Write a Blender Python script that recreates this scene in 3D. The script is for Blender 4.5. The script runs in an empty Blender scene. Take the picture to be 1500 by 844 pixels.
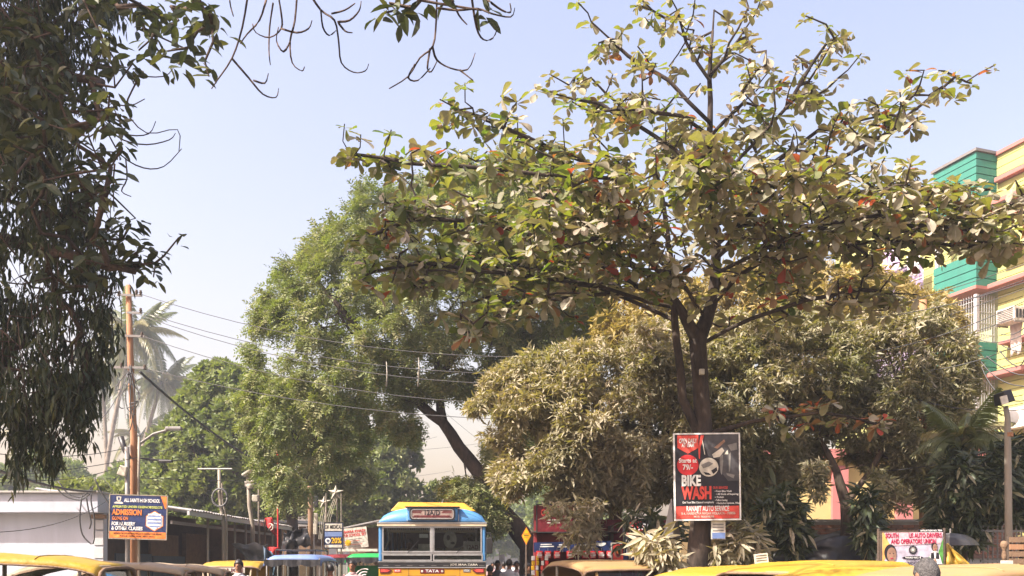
import bpy, bmesh, math, random
import numpy as np
from mathutils import Vector, Matrix, noise as mnoise

# ------------------------------------------------------------------ camera, sky, sun, exposure
F, CX, HY, EYE = 1300.0, 750.0, 826.0, 1.65        # focal length and horizon of the photograph (in its pixels), eye height
sc = bpy.context.scene
cam_d = bpy.data.cameras.new('camera'); cam = bpy.data.objects.new('camera', cam_d)
sc.collection.objects.link(cam); sc.camera = cam
cam.location = (0, 0, EYE); cam.rotation_euler = (math.radians(90), 0, 0)
cam_d.sensor_width = 36.0; cam_d.lens = 36.0*F/1500.0
cam_d.shift_y = (HY-422.0)/1500.0
cam_d.clip_start = 0.05; cam_d.clip_end = 3000

SUN_EL, SUN_AZ = math.radians(47), math.radians(-120)     # azimuth from +Y, clockwise seen from above: the sun stands on the left
world = bpy.data.worlds.new('World'); sc.world = world; world.use_nodes = True
wn = world.node_tree; wn.nodes.clear()
sky = wn.nodes.new('ShaderNodeTexSky'); sky.sky_type = 'NISHITA'; sky.sun_disc = False
sky.sun_elevation = SUN_EL; sky.sun_rotation = SUN_AZ
sky.air_density = 1.9; sky.dust_density = 5.0; sky.ozone_density = 0.0; sky.altitude = 10
bgn = wn.nodes.new('ShaderNodeBackground'); bgn.inputs['Strength'].default_value = 0.124
wout = wn.nodes.new('ShaderNodeOutputWorld')
wb = wn.nodes.new('ShaderNodeMix'); wb.data_type = 'RGBA'; wb.blend_type = 'MULTIPLY'; wb.inputs['Factor'].default_value = 1.0; wb.inputs['B'].default_value = (1.08, 0.91, 1.0, 1)   # the camera's white balance
wn.links.new(sky.outputs[0], wb.inputs['A']); wn.links.new(wb.outputs['Result'], bgn.inputs[0]); wn.links.new(bgn.outputs[0], wout.inputs[0])
sun_d = bpy.data.lights.new('sun', 'SUN'); sun_d.energy = 5.0; sun_d.angle = math.radians(0.6); sun_d.color = (1.0, 0.93, 0.82)
sun = bpy.data.objects.new('sun', sun_d); sc.collection.objects.link(sun)
to_sun = Vector((math.sin(SUN_AZ)*math.cos(SUN_EL), math.cos(SUN_AZ)*math.cos(SUN_EL), math.sin(SUN_EL)))
sun.rotation_euler = to_sun.to_track_quat('Z', 'Y').to_euler(); sun.location = to_sun*60
sc.view_settings.view_transform = 'Standard'; sc.view_settings.look = 'None'
sc.view_settings.gamma = 1.0; sc.view_settings.use_curve_mapping = False
sc.view_settings.exposure = 1.31
sc.render.engine = 'CYCLES'
sc.cycles.max_bounces = 6; sc.cycles.diffuse_bounces = 3; sc.cycles.transparent_max_bounces = 12
sc.cycles.transmission_bounces = 4; sc.cycles.volume_bounces = 0; sc.cycles.caustics_reflective = False; sc.cycles.caustics_refractive = False
sc.cycles.use_denoising = True

COL = sc.collection
R = math.radians
def P(px, py, D):
    """a point of the place, D metres down the street, seen at (px, py)"""
    return Vector(((px-CX)*D/F, D, EYE+(HY-py)*D/F))

# ------------------------------------------------------------------ helpers
def tag(o, label=None, cat=None, group=None, kind=None):
    if label: o['label'] = label
    if cat: o['category'] = cat
    if group: o['group'] = group
    if kind: o['kind'] = kind
    return o
def thing(name, label, cat, loc=(0,0,0), rz=0.0, group=None):
    o = bpy.data.objects.new(name, None); COL.objects.link(o)
    o.location = loc; o.rotation_euler = (0, 0, rz); o.empty_display_size = 0.2
    return tag(o, label, cat, group)

_in_place = {}
def planted(name, label, cat, base, group=None):
    """a thing whose parts are given in coordinates of the place"""
    o = thing(name, label, cat, base, 0, group); _in_place[o.name] = Matrix.Translation(-Vector(base)); return o
def adopt(o, parent):
    if parent is None: return
    o.parent = parent
    if parent.name in _in_place: o.matrix_parent_inverse = _in_place[parent.name]

class MB:
    """collects shapes; build() links them as one mesh object"""
    def __init__(s): s.v = []; s.f = []; s.m = []
    def add(s, vs, fs, mi=0):
        b = len(s.v); s.v += [tuple(x) for x in vs]
        for f in fs: s.f.append(tuple(i+b for i in f)); s.m.append(mi)
        return s
    def box(s, c, size, mi=0, M=None, taper=1.0):
        hx, hy, hz = size[0]/2, size[1]/2, size[2]/2
        vs = []
        for z in (-hz, hz):
            t = taper if z > 0 else 1.0
            for x, y in ((-hx,-hy),(hx,-hy),(hx,hy),(-hx,hy)): vs.append(Vector((x*t, y*t, z)))
        if M is not None: vs = [M @ v for v in vs]
        c = Vector(c); vs = [v+c for v in vs]
        return s.add(vs, [(3,2,1,0),(4,5,6,7),(0,1,5,4),(1,2,6,5),(2,3,7,6),(3,0,4,7)], mi)
    def span(s, a, b, mi=0):
        c = [(a[i]+b[i])/2 for i in range(3)]; z = [abs(b[i]-a[i]) for i in range(3)]
        return s.box(c, z, mi)
    def beam(s, a, b, w, h, mi=0):
        a = Vector(a); b = Vector(b); d = b-a; L = d.length
        q = d.to_track_quat('X', 'Z').to_matrix()
        return s.box((a+b)/2, (L, w, h), mi, q)
    def tube(s, pts, rad, n=6, mi=0, cap=True):
        pts = [Vector(p) for p in pts]
        if not hasattr(rad, '__len__'): rad = [rad]*len(pts)
        rings = []; up = Vector((0.13, 0.27, 0.95))
        prev = None
        vs = []
        for i, p in enumerate(pts):
            d = pts[min(i+1, len(pts)-1)]-pts[max(i-1, 0)]
            if d.length < 1e-9: d = Vector((0,0,1))
            d.normalize()
            if prev is None:
                x = d.orthogonal().normalized()
            else:
                x = (prev-d*prev.dot(d))
                x = x.normalized() if x.length > 1e-6 else d.orthogonal().normalized()
            prev = x; y = d.cross(x)
            for k in range(n):
                a = 2*math.pi*k/n
                vs.append(p+(x*math.cos(a)+y*math.sin(a))*rad[i])
        fs = []
        for i in range(len(pts)-1):
            for k in range(n):
                fs.append((i*n+k, i*n+(k+1) % n, (i+1)*n+(k+1) % n, (i+1)*n+k))
        if cap:
            fs.append(tuple(reversed(range(n)))); fs.append(tuple((len(pts)-1)*n+k for k in range(n)))
        return s.add(vs, fs, mi)
    def grid(s, rows, mi=0, close=False):
        nr, nc = len(rows), len(rows[0]); vs = [p for r in rows for p in r]; fs = []
        for i in range(nr-1):
            for j in range(nc-1 if not close else nc):
                j2 = (j+1) % nc
                fs.append((i*nc+j, i*nc+j2, (i+1)*nc+j2, (i+1)*nc+j))
        return s.add(vs, fs, mi)
    def lathe(s, prof, c=(0,0,0), n=16, mi=0, M=None):
        rows = []
        c = Vector(c)
        for r, z in prof:
            row = []
            for k in range(n):
                a = 2*math.pi*k/n
                v = Vector((r*math.cos(a), r*math.sin(a), z))
                if M is not None: v = M @ v
                row.append(v+c)
            rows.append(row)
        return s.grid(rows, mi, close=True)
    def poly(s, pts, mi=0): return s.add(pts, [tuple(range(len(pts)))], mi)
    def prism(s, pts, ext, mi=0):
        """polygon pts (3D) pushed along ext"""
        n = len(pts); e = Vector(ext); pts = [Vector(p) for p in pts]
        vs = pts+[p+e for p in pts]
        fs = [tuple(reversed(range(n))), tuple(range(n, 2*n))]+[(i, (i+1) % n, n+(i+1) % n, n+i) for i in range(n)]
        return s.add(vs, fs, mi)
    def mesh(s, name, mats, smooth=False):
        me = bpy.data.meshes.new(name); me.from_pydata(s.v, [], s.f)
        for m in (mats if isinstance(mats, (list, tuple)) else [mats]): me.materials.append(m)
        if max(s.m, default=0) > 0: me.polygons.foreach_set('material_index', s.m)
        if smooth: me.polygons.foreach_set('use_smooth', [True]*len(me.polygons))
        me.update(); return me
    def build(s, name, mats, parent=None, smooth=False, bevel=0.0, loc=None, rz=0.0, fixn=True):
        me = s.mesh(name, mats, smooth)
        if fixn and len(me.polygons) < 20000:
            bm = bmesh.new(); bm.from_mesh(me); bmesh.ops.recalc_face_normals(bm, faces=bm.faces); bm.to_mesh(me); bm.free()
        o = bpy.data.objects.new(name, me); COL.objects.link(o)
        adopt(o, parent)
        if loc is not None: o.location = loc
        o.rotation_euler.z = rz
        if bevel > 0:
            b = o.modifiers.new('bevel', 'BEVEL'); b.width = bevel; b.segments = 2; b.limit_method = 'ANGLE'; b.angle_limit = R(40)
        return o

def link_mesh(name, me, parent=None, mw=None):
    o = bpy.data.objects.new(name, me); COL.objects.link(o)
    adopt(o, parent)
    if mw is not None: o.matrix_basis = mw
    return o

# ------------------------------------------------------------------ materials
def _mat(name):
    m = bpy.data.materials.new(name); m.use_nodes = True
    nt = m.node_tree; nt.nodes.clear()
    out = nt.nodes.new('ShaderNodeOutputMaterial'); return m, nt, out
def paint(name, rgb, rough=0.55, dirt=0.25, dirt_rgb=None, scale=2.5, bump=0.0, metal=0.0, spec=0.4, bscale=40.0, streak=False):
    """solid colour with blotchy wear, fine grain and a little relief"""
    m, nt, out = _mat(name); N = nt.nodes.new; L = nt.links.new
    p = N('ShaderNodeBsdfPrincipled'); tc = N('ShaderNodeTexCoord'); mp = N('ShaderNodeMapping')
    L(tc.outputs['Object'], mp.inputs[0])
    if streak: mp.inputs['Scale'].default_value = (1, 1, 0.12)
    n1 = N('ShaderNodeTexNoise'); n1.inputs['Scale'].default_value = scale; n1.inputs['Detail'].default_value = 6; n1.inputs['Roughness'].default_value = 0.65
    L(mp.outputs[0], n1.inputs['Vector'])
    r = N('ShaderNodeValToRGB'); r.color_ramp.elements[0].position = 0.42; r.color_ramp.elements[1].position = 0.75
    L(n1.outputs['Fac'], r.inputs[0])
    mx = N('ShaderNodeMix'); mx.data_type = 'RGBA'
    d = dirt_rgb or (rgb[0]*0.45+0.03, rgb[1]*0.43+0.025, rgb[2]*0.42+0.02)
    mx.inputs['A'].default_value = (*rgb, 1); mx.inputs['B'].default_value = (*d, 1)
    ml = N('ShaderNodeMath'); ml.operation = 'MULTIPLY'; ml.inputs[1].default_value = dirt
    L(r.outputs[0], ml.inputs[0]); L(ml.outputs[0], mx.inputs['Factor'])
    L(mx.outputs['Result'], p.inputs['Base Color'])
    p.inputs['Roughness'].default_value = rough; p.inputs['Metallic'].default_value = metal; p.inputs['Specular IOR Level'].default_value = spec
    if bump > 0:
        n2 = N('ShaderNodeTexNoise'); n2.inputs['Scale'].default_value = bscale; n2.inputs['Detail'].default_value = 4
        L(mp.outputs[0], n2.inputs['Vector'])
        b = N('ShaderNodeBump'); b.inputs['Strength'].default_value = bump; b.inputs['Distance'].default_value = 0.02
        L(n2.outputs['Fac'], b.inputs['Height']); L(b.outputs[0], p.inputs['Normal'])
    L(p.outputs[0], out.inputs[0]); return m
def flat(name, rgb, rough=0.5, spec=0.3):
    m, nt, out = _mat(name); p = nt.nodes.new('ShaderNodeBsdfPrincipled')
    n = nt.nodes.new('ShaderNodeTexNoise'); n.inputs['Scale'].default_value = 9; n.inputs['Detail'].default_value = 5
    tc = nt.nodes.new('ShaderNodeTexCoord'); nt.links.new(tc.outputs['Object'], n.inputs['Vector'])
    h = nt.nodes.new('ShaderNodeHueSaturation'); h.inputs['Color'].default_value = (*rgb, 1)
    mr = nt.nodes.new('ShaderNodeMapRange'); mr.inputs['From Min'].default_value = 0.3; mr.inputs['From Max'].default_value = 0.7; mr.inputs['To Min'].default_value = 0.62; mr.inputs['To Max'].default_value = 1.18
    nt.links.new(n.outputs['Fac'], mr.inputs['Value']); nt.links.new(mr.outputs[0], h.inputs['Value'])
    nt.links.new(h.outputs[0], p.inputs['Base Color'])
    p.inputs['Roughness'].default_value = rough; p.inputs['Specular IOR Level'].default_value = spec
    bp = nt.nodes.new('ShaderNodeBump'); bp.inputs['Strength'].default_value = 0.35; bp.inputs['Distance'].default_value = 0.03; nt.links.new(n.outputs['Fac'], bp.inputs['Height']); nt.links.new(bp.outputs[0], p.inputs['Normal'])
    nt.links.new(p.outputs[0], out.inputs[0]); return m
def glass(name, tint=(0.6, 0.65, 0.65), clear=0.75, rough=0.03):
    m, nt, out = _mat(name); N = nt.nodes.new; L = nt.links.new
    t = N('ShaderNodeBsdfTransparent'); t.inputs[0].default_value = (*tint, 1)
    g = N('ShaderNodeBsdfGlossy'); g.inputs['Roughness'].default_value = rough; g.inputs['Color'].default_value = (0.9, 0.93, 0.95, 1)
    f = N('ShaderNodeFresnel'); f.inputs['IOR'].default_value = 1.5
    a = N('ShaderNodeMath'); a.operation = 'ADD'; a.inputs[1].default_value = 1-clear-0.04; a.use_clamp = True
    L(f.outputs[0], a.inputs[0])
    mx = N('ShaderNodeMixShader'); L(a.outputs[0], mx.inputs[0]); L(t.outputs[0], mx.inputs[1]); L(g.outputs[0], mx.inputs[2])
    L(mx.outputs[0], out.inputs[0]); return m
def leafmat(name, stops, trans, tw=0.35, rough=0.55, spec=0.35, dust=None, dust_amt=0.0):
    """two-sided leaf: reflects its (dusty) surface colour, lets the light of its tissue through; 'rnd' tells leaves apart"""
    m, nt, out = _mat(name); N = nt.nodes.new; L = nt.links.new
    at = N('ShaderNodeAttribute'); at.attribute_name = 'rnd'
    def ramp(st):
        r = N('ShaderNodeValToRGB'); cr = r.color_ramp
        cr.elements[0].position = st[0][0]; cr.elements[0].color = (*st[0][1], 1)
        cr.elements[1].position = st[-1][0]; cr.elements[1].color = (*st[-1][1], 1)
        for q, c in st[1:-1]:
            e = cr.elements.new(q); e.color = (*c, 1)
        L(at.outputs['Fac'], r.inputs[0]); return r
    r1, r2 = ramp(stops), ramp(trans)
    tc = N('ShaderNodeTexCoord'); n = N('ShaderNodeTexNoise'); n.inputs['Scale'].default_value = 7.0; n.inputs['Detail'].default_value = 5
    L(tc.outputs['Object'], n.inputs['Vector'])
    mr = N('ShaderNodeMapRange'); mr.inputs['From Min'].default_value = 0.3; mr.inputs['From Max'].default_value = 0.7
    mr.inputs['To Min'].default_value = 0.65; mr.inputs['To Max'].default_value = 1.3
    L(n.outputs['Fac'], mr.inputs['Value'])
    h = N('ShaderNodeHueSaturation'); L(r1.outputs[0], h.inputs['Color']); L(mr.outputs[0], h.inputs['Value'])
    p = N('ShaderNodeBsdfPrincipled'); p.inputs['Roughness'].default_value = rough; p.inputs['Specular IOR Level'].default_value = spec
    L(h.outputs[0], p.inputs['Base Color'])
    t = N('ShaderNodeBsdfTranslucent'); L(r2.outputs[0], t.inputs[0])
    mx = N('ShaderNodeMixShader'); mx.inputs[0].default_value = tw
    L(p.outputs[0], mx.inputs[1]); L(t.outputs[0], mx.inputs[2]); L(mx.outputs[0], out.inputs[0]); return m
def barkmat(name, a, b, scale=14.0, bump=0.8):
    m, nt, out = _mat(name); N = nt.nodes.new; L = nt.links.new
    tc = N('ShaderNodeTexCoord'); mp = N('ShaderNodeMapping'); mp.inputs['Scale'].default_value = (1, 1, 0.3); L(tc.outputs['Object'], mp.inputs[0])
    n = N('ShaderNodeTexNoise'); n.inputs['Scale'].default_value = scale; n.inputs['Detail'].default_value = 8; n.inputs['Roughness'].default_value = 0.7; L(mp.outputs[0], n.inputs['Vector'])
    n3 = N('ShaderNodeTexNoise'); n3.inputs['Scale'].default_value = 1.7; n3.inputs['Detail'].default_value = 3; L(tc.outputs['Object'], n3.inputs['Vector'])
    ad = N('ShaderNodeMath'); ad.operation = 'ADD'; L(n.outputs['Fac'], ad.inputs[0]); L(n3.outputs['Fac'], ad.inputs[1])
    r = N('ShaderNodeValToRGB'); r.color_ramp.elements[0].position = 0.75; r.color_ramp.elements[0].color = (*a, 1)
    r.color_ramp.elements[1].position = 1.25; r.color_ramp.elements[1].color = (*b, 1); 
    hf = N('ShaderNodeMath'); hf.operation = 'MULTIPLY'; hf.inputs[1].default_value = 1.0; L(ad.outputs[0], hf.inputs[0])
    r.color_ramp.elements[0].position = 0.40; r.color_ramp.elements[1].position = 0.64; hf.inputs[1].default_value = 0.5
    L(hf.outputs[0], r.inputs[0])
    p = N('ShaderNodeBsdfPrincipled'); p.inputs['Roughness'].default_value = 0.85; p.inputs['Specular IOR Level'].default_value = 0.2
    L(r.outputs[0], p.inputs['Base Color'])
    bp = N('ShaderNodeBump'); bp.inputs['Strength'].default_value = bump; bp.inputs['Distance'].default_value = 0.03; L(n.outputs['Fac'], bp.inputs['Height']); L(bp.outputs[0], p.inputs['Normal'])
    L(p.outputs[0], out.inputs[0]); return m

M = {}
M['asphalt'] = paint('asphalt', (0.055, 0.054, 0.052), 0.9, 0.5, (0.11, 0.10, 0.09), 1.2, 0.5, bscale=160)
M['earth'] = paint('earth', (0.20, 0.16, 0.11), 0.95, 0.6, (0.11, 0.09, 0.06), 0.8, 0.5, bscale=60)
M['paving'] = paint('paving', (0.26, 0.24, 0.21), 0.9, 0.5, (0.14, 0.12, 0.10), 1.5, 0.4, bscale=70)
M['kerb'] = paint('kerb', (0.34, 0.33, 0.31), 0.85, 0.5, None, 3, 0.3)
M['line'] = paint('line', (0.62, 0.61, 0.57), 0.8, 0.8, (0.12, 0.12, 0.11), 4, 0.2)
M['white_wall'] = paint('white_wall', (0.43, 0.455, 0.52), 0.85, 0.6, (0.29, 0.30, 0.33), 1.6, 0.25, bscale=30, streak=True)  # bluish grey base puts shade into the whitewash colour; the streaks are wear
M['white_trim'] = paint('white_trim', (0.42, 0.43, 0.45), 0.7, 0.5, (0.38, 0.35, 0.31), 3, 0.2)
M['grey_metal'] = paint('grey_metal', (0.20, 0.195, 0.19), 0.5, 0.5, (0.17, 0.12, 0.09), 5, 0.15, metal=0.3)
M['pale_pipe'] = paint('pale_pipe', (0.24, 0.215, 0.175), 0.55, 0.5, (0.25, 0.19, 0.13), 5, 0.15)
M['rust'] = paint('rust', (0.33, 0.155, 0.075), 0.8, 0.7, (0.36, 0.26, 0.17), 4, 0.4, streak=True)
M['dark'] = paint('dark', (0.022, 0.022, 0.024), 0.7, 0.4, (0.05, 0.045, 0.04), 4)
M['black_plastic'] = paint('black_plastic', (0.018, 0.018, 0.02), 0.4, 0.4, (0.06, 0.055, 0.05), 6)
M['tin'] = paint('tin', (0.36, 0.36, 0.36), 0.55, 0.6, (0.24, 0.17, 0.12), 2.0, 0.2, metal=0.2)
M['wood'] = paint('wood', (0.22, 0.14, 0.085), 0.8, 0.6, (0.10, 0.065, 0.045), 5, 0.4)
M['wood_dk'] = paint('wood_dk', (0.10, 0.072, 0.055), 0.85, 0.6, (0.045, 0.035, 0.03), 5, 0.4)
M['blue_tarp'] = paint('blue_tarp', (0.06, 0.10, 0.15), 0.6, 0.5, None, 3, 0.3, bscale=12)
M['grey_tarp'] = paint('grey_tarp', (0.15, 0.15, 0.14), 0.65, 0.6, (0.07, 0.07, 0.065), 3, 0.5, bscale=10)
M['black_tarp'] = paint('black_tarp', (0.02, 0.02, 0.023), 0.45, 0.4, (0.07, 0.065, 0.06), 3, 0.5, bscale=9)
M['cable'] = paint('cable', (0.035, 0.035, 0.036), 0.55, 0.3)
M['cable_pale'] = paint('cable_pale', (0.08, 0.08, 0.082), 0.55, 0.3)
M['glass'] = glass('glass', (0.72, 0.76, 0.75), 0.985)
M['dark_glass'] = glass('dark_glass', (0.18, 0.21, 0.21), 0.93)
M['red'] = flat('red', (0.62, 0.035, 0.04)); M['red_cloth'] = paint('red_cloth', (0.55, 0.03, 0.03), 0.8, 0.3, (0.3, 0.03, 0.03), 5, 0.4, bscale=15)
M['coral'] = flat('coral', (0.68, 0.08, 0.06)); M['white'] = flat('white', (0.78, 0.78, 0.76)); M['offwhite'] = flat('offwhite', (0.62, 0.58, 0.50))
M['navy'] = flat('navy', (0.016, 0.028, 0.10)); M['orange'] = flat('orange', (0.72, 0.21, 0.04)); M['yellow'] = flat('yellow', (0.80, 0.48, 0.02))
M['charcoal'] = flat('charcoal', (0.022, 0.020, 0.026)); M['maroon'] = flat('maroon', (0.14, 0.012, 0.02)); M['lime'] = flat('lime', (0.55, 0.60, 0.15))
M['silver'] = paint('silver', (0.55, 0.56, 0.57), 0.35, 0.5, (0.25, 0.22, 0.19), 6, 0.1, metal=0.7)
M['rubber'] = paint('rubber', (0.02, 0.02, 0.02), 0.85, 0.5, (0.09, 0.08, 0.065), 8, 0.3)
M['skin'] = paint('skin', (0.24, 0.115, 0.065), 0.55, 0.2); M['hair'] = paint('hair', (0.012, 0.010, 0.010), 0.5, 0.2); M['hair_grey'] = paint('hair_grey', (0.045, 0.042, 0.042), 0.6, 0.8, (0.16, 0.155, 0.15), 60, 0.7, bscale=120)
M['lamp_white'] = flat('lamp_white', (0.42, 0.39, 0.32))
# ------------------------------------------------------------------ foliage tools
rng = np.random.default_rng(7); random.seed(7)
def nrm(a):
    return a/np.maximum(np.linalg.norm(a, axis=-1, keepdims=True), 1e-9)
def frames(ax, nz):
    """rotation matrices whose x runs along ax and whose z is close to nz"""
    x = nrm(ax); y = nrm(np.cross(nz, x)); z = np.cross(x, y)
    return np.stack([x, y, z], axis=-1)
def leaf_shape(L, W, prof, droop=0.12, fold=0.12, twist=0.0):
    """midrib plus two edges; prof = [(t, halfwidth)...]; returns verts, faces"""
    mid = [(t*L, 0, -droop*L*t*t) for t in [0]+[p[0] for p in prof]+[1]]
    vs = list(mid); n = len(mid); left = []; right = []
    for k, (t, w) in enumerate(prof):
        z = -droop*L*t*t
        left.append(len(vs)); vs.append((t*L, w*W, z+fold*w*W+twist*w*W))
        right.append(len(vs)); vs.append((t*L, -w*W, z+fold*w*W-twist*w*W))
    fs = [(0, 1, left[0]), (0, right[0], 1)]
    for k in range(len(prof)-1):
        fs.append((k+1, k+2, left[k+1], left[k])); fs.append((k+1, right[k], right[k+1], k+2))
    fs.append((n-2, n-1, left[-1])); fs.append((n-2, right[-1], n-1))
    return np.array(vs, float), fs
def combine(parts):
    V = []; Fc = []; b = 0
    for v, f in parts:
        V.append(v); Fc += [tuple(i+b for i in q) for q in f]; b += len(v)
    return np.vstack(V), Fc
def xform(t, ax, up, off, s=1.0):
    v, f = t; Rm = frames(np.array([ax], float), np.array([up], float))[0]
    return (v*s) @ Rm.T+np.array(off), f
OBO = [(0.3, 0.42), (0.62, 0.92), (0.82, 1.0), (0.94, 0.62)]      # obovate
LAN = [(0.2, 0.7), (0.45, 1.0), (0.75, 0.62)]                       # lanceolate
ELL = [(0.25, 0.75), (0.55, 1.0), (0.82, 0.6)]
almond_leaf = [leaf_shape(1, 0.24, OBO, d, f, tw) for d, f, tw in ((0.05, 0.35, 0.1), (0.22, 0.3, -0.15), (0.38, 0.5, 0.1), (-0.08, 0.45, 0.0))]
lance_leaf = [leaf_shape(1, 0.11, LAN, d, 0.4, t) for d, t in ((0.1, 0.1), (0.3, -0.2), (0.0, 0.3))]
broad_leaf = [leaf_shape(1, 0.22, ELL, d, 0.4, t) for d, t in ((0.1, 0.1), (0.3, -0.2), (0.0, 0.25))]
slim_leaf = [(np.array([(0, 0, 0), (0.45, 0.115, 0.03+d), (1, 0, -0.12-2*d), (0.45, -0.115, 0.03+d), (0.45, 0, d)], float), [(0, 4, 1), (4, 2, 1), (0, 3, 4), (4, 3, 2)]) for d in (0.0, -0.06, 0.06)]
quad_leaf = (np.array([(0, 0, 0), (0.5, 0.2, 0.02), (1, 0, -0.1), (0.5, -0.2, 0.02)], float), [(0, 1, 2, 3)])
def whorl(n, leaf, tilt_lo, tilt_hi, smin, smax, seed, stem=0.15):
    """leaves radiating from the end of a shoot that runs along +x"""
    r = random.Random(seed); ps = []
    for k in range(n):
        a = 2*math.pi*k/n*1.618+r.uniform(-.4, .4); t = r.uniform(tilt_lo, tilt_hi)
        d = (math.sin(t), math.cos(t)*math.cos(a), math.cos(t)*math.sin(a))
        s = r.uniform(smin, smax)
        ps.append(xform(leaf[r.randrange(len(leaf))], d, (1, 0.01, 0.01), (-r.uniform(0, stem), 0, 0), s))
    return combine(ps)
def spray(n, seed, L=1.0, leaf=quad_leaf, ls=0.36, spread=1.0):
    """a feathery spray: leaflets in pairs along a bent axis"""
    r = random.Random(seed); ps = []
    for k in range(n):
        t = (k+0.5)/n
        for sgn in (-1, 1):
            d = (0.55+r.uniform(-.2, .2), sgn*spread, r.uniform(-.55, .3))
            ps.append(xform(leaf, d, (r.uniform(-.5, .5), r.uniform(-.4, .4), 1), (t*L, 0, -0.25*L*t*t), ls*r.uniform(.6, 1.15)*(1.05-0.5*abs(t-0.45))))
    return combine(ps)
def scatter(name, templates, tidx, pos, rot, scl, rnd, mat, parent=None, kind='stuff', smooth=False):
    """many leaves as one mesh"""
    V = []; LT = []; LI = []; RN = []; base = 0
    for ti, (tv, tf) in enumerate(templates):
        s = np.nonzero(tidx == ti)[0]
        if not len(s): continue
        nv = len(tv)
        w = np.einsum('nij,vj->nvi', rot[s], tv)*scl[s][:, None, None]+pos[s][:, None, :]
        V.append(w.reshape(-1, 3)); RN.append(np.repeat(rnd[s], nv))
        flatidx = np.array([i for f in tf for i in f]); tot = np.array([len(f) for f in tf])
        offs = base+np.arange(len(s))*nv
        LI.append((offs[:, None]+flatidx[None, :]).ravel()); LT.append(np.tile(tot, len(s)))
        base += nv*len(s)
    V = np.vstack(V); LT = np.concatenate(LT); LI = np.concatenate(LI); RN = np.concatenate(RN)
    me = bpy.data.meshes.new(name)
    me.vertices.add(len(V)); me.vertices.foreach_set('co', V.astype(np.float32).ravel())
    me.loops.add(len(LI)); me.loops.foreach_set('vertex_index', LI.astype(np.int32))
    me.polygons.add(len(LT)); st = np.concatenate([[0], np.cumsum(LT)[:-1]])
    me.polygons.foreach_set('loop_start', st.astype(np.int32)); me.polygons.foreach_set('loop_total', LT.astype(np.int32))
    if smooth: me.polygons.foreach_set('use_smooth', np.ones(len(LT), bool))
    a = me.attributes.new('rnd', 'FLOAT', 'POINT'); a.data.foreach_set('value', RN.astype(np.float32))
    me.materials.append(mat); me.update(calc_edges=True)
    o = link_mesh(name, me, parent)
    if kind: o['kind'] = kind
    return o
_leafcache = {}
def leaf_objects(templates, key, tidx, pos, rot, scl, rnd, mat, parent, pick):
    """the picked leaves as objects of their own that share a few meshes"""
    for i in pick:
        q = min(5, int(rnd[i]*6)); k = (key, int(tidx[i]), q)
        me = _leafcache.get(k)
        if me is None:
            tv, tf = templates[tidx[i]]
            me = bpy.data.meshes.new('leaf'); me.from_pydata([tuple(v) for v in tv], [], tf)
            a = me.attributes.new('rnd', 'FLOAT', 'POINT'); a.data.foreach_set('value', np.full(len(tv), (q+0.5)/6, np.float32))
            me.materials.append(mat); me.update(); _leafcache[k] = me
        mw = Matrix([[*(rot[i][0]*scl[i]), pos[i][0]], [*(rot[i][1]*scl[i]), pos[i][1]], [*(rot[i][2]*scl[i]), pos[i][2]], [0, 0, 0, 1]])
        link_mesh('leaf', me, parent, mw)
def near_pick(pos, n, scl=None, margin=20):
    """the n leaves that show largest from the street"""
    x = CX+pos[:, 0]*F/pos[:, 1]; y = HY-(pos[:, 2]-EYE)*F/pos[:, 1]
    ok = (x > -margin) & (x < 1500+margin) & (y > -margin) & (y < 844)
    d = pos[:, 1]/(1 if scl is None else scl)
    idx = np.nonzero(ok)[0]
    return idx[np.argsort(d[idx])[:n]]

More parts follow.
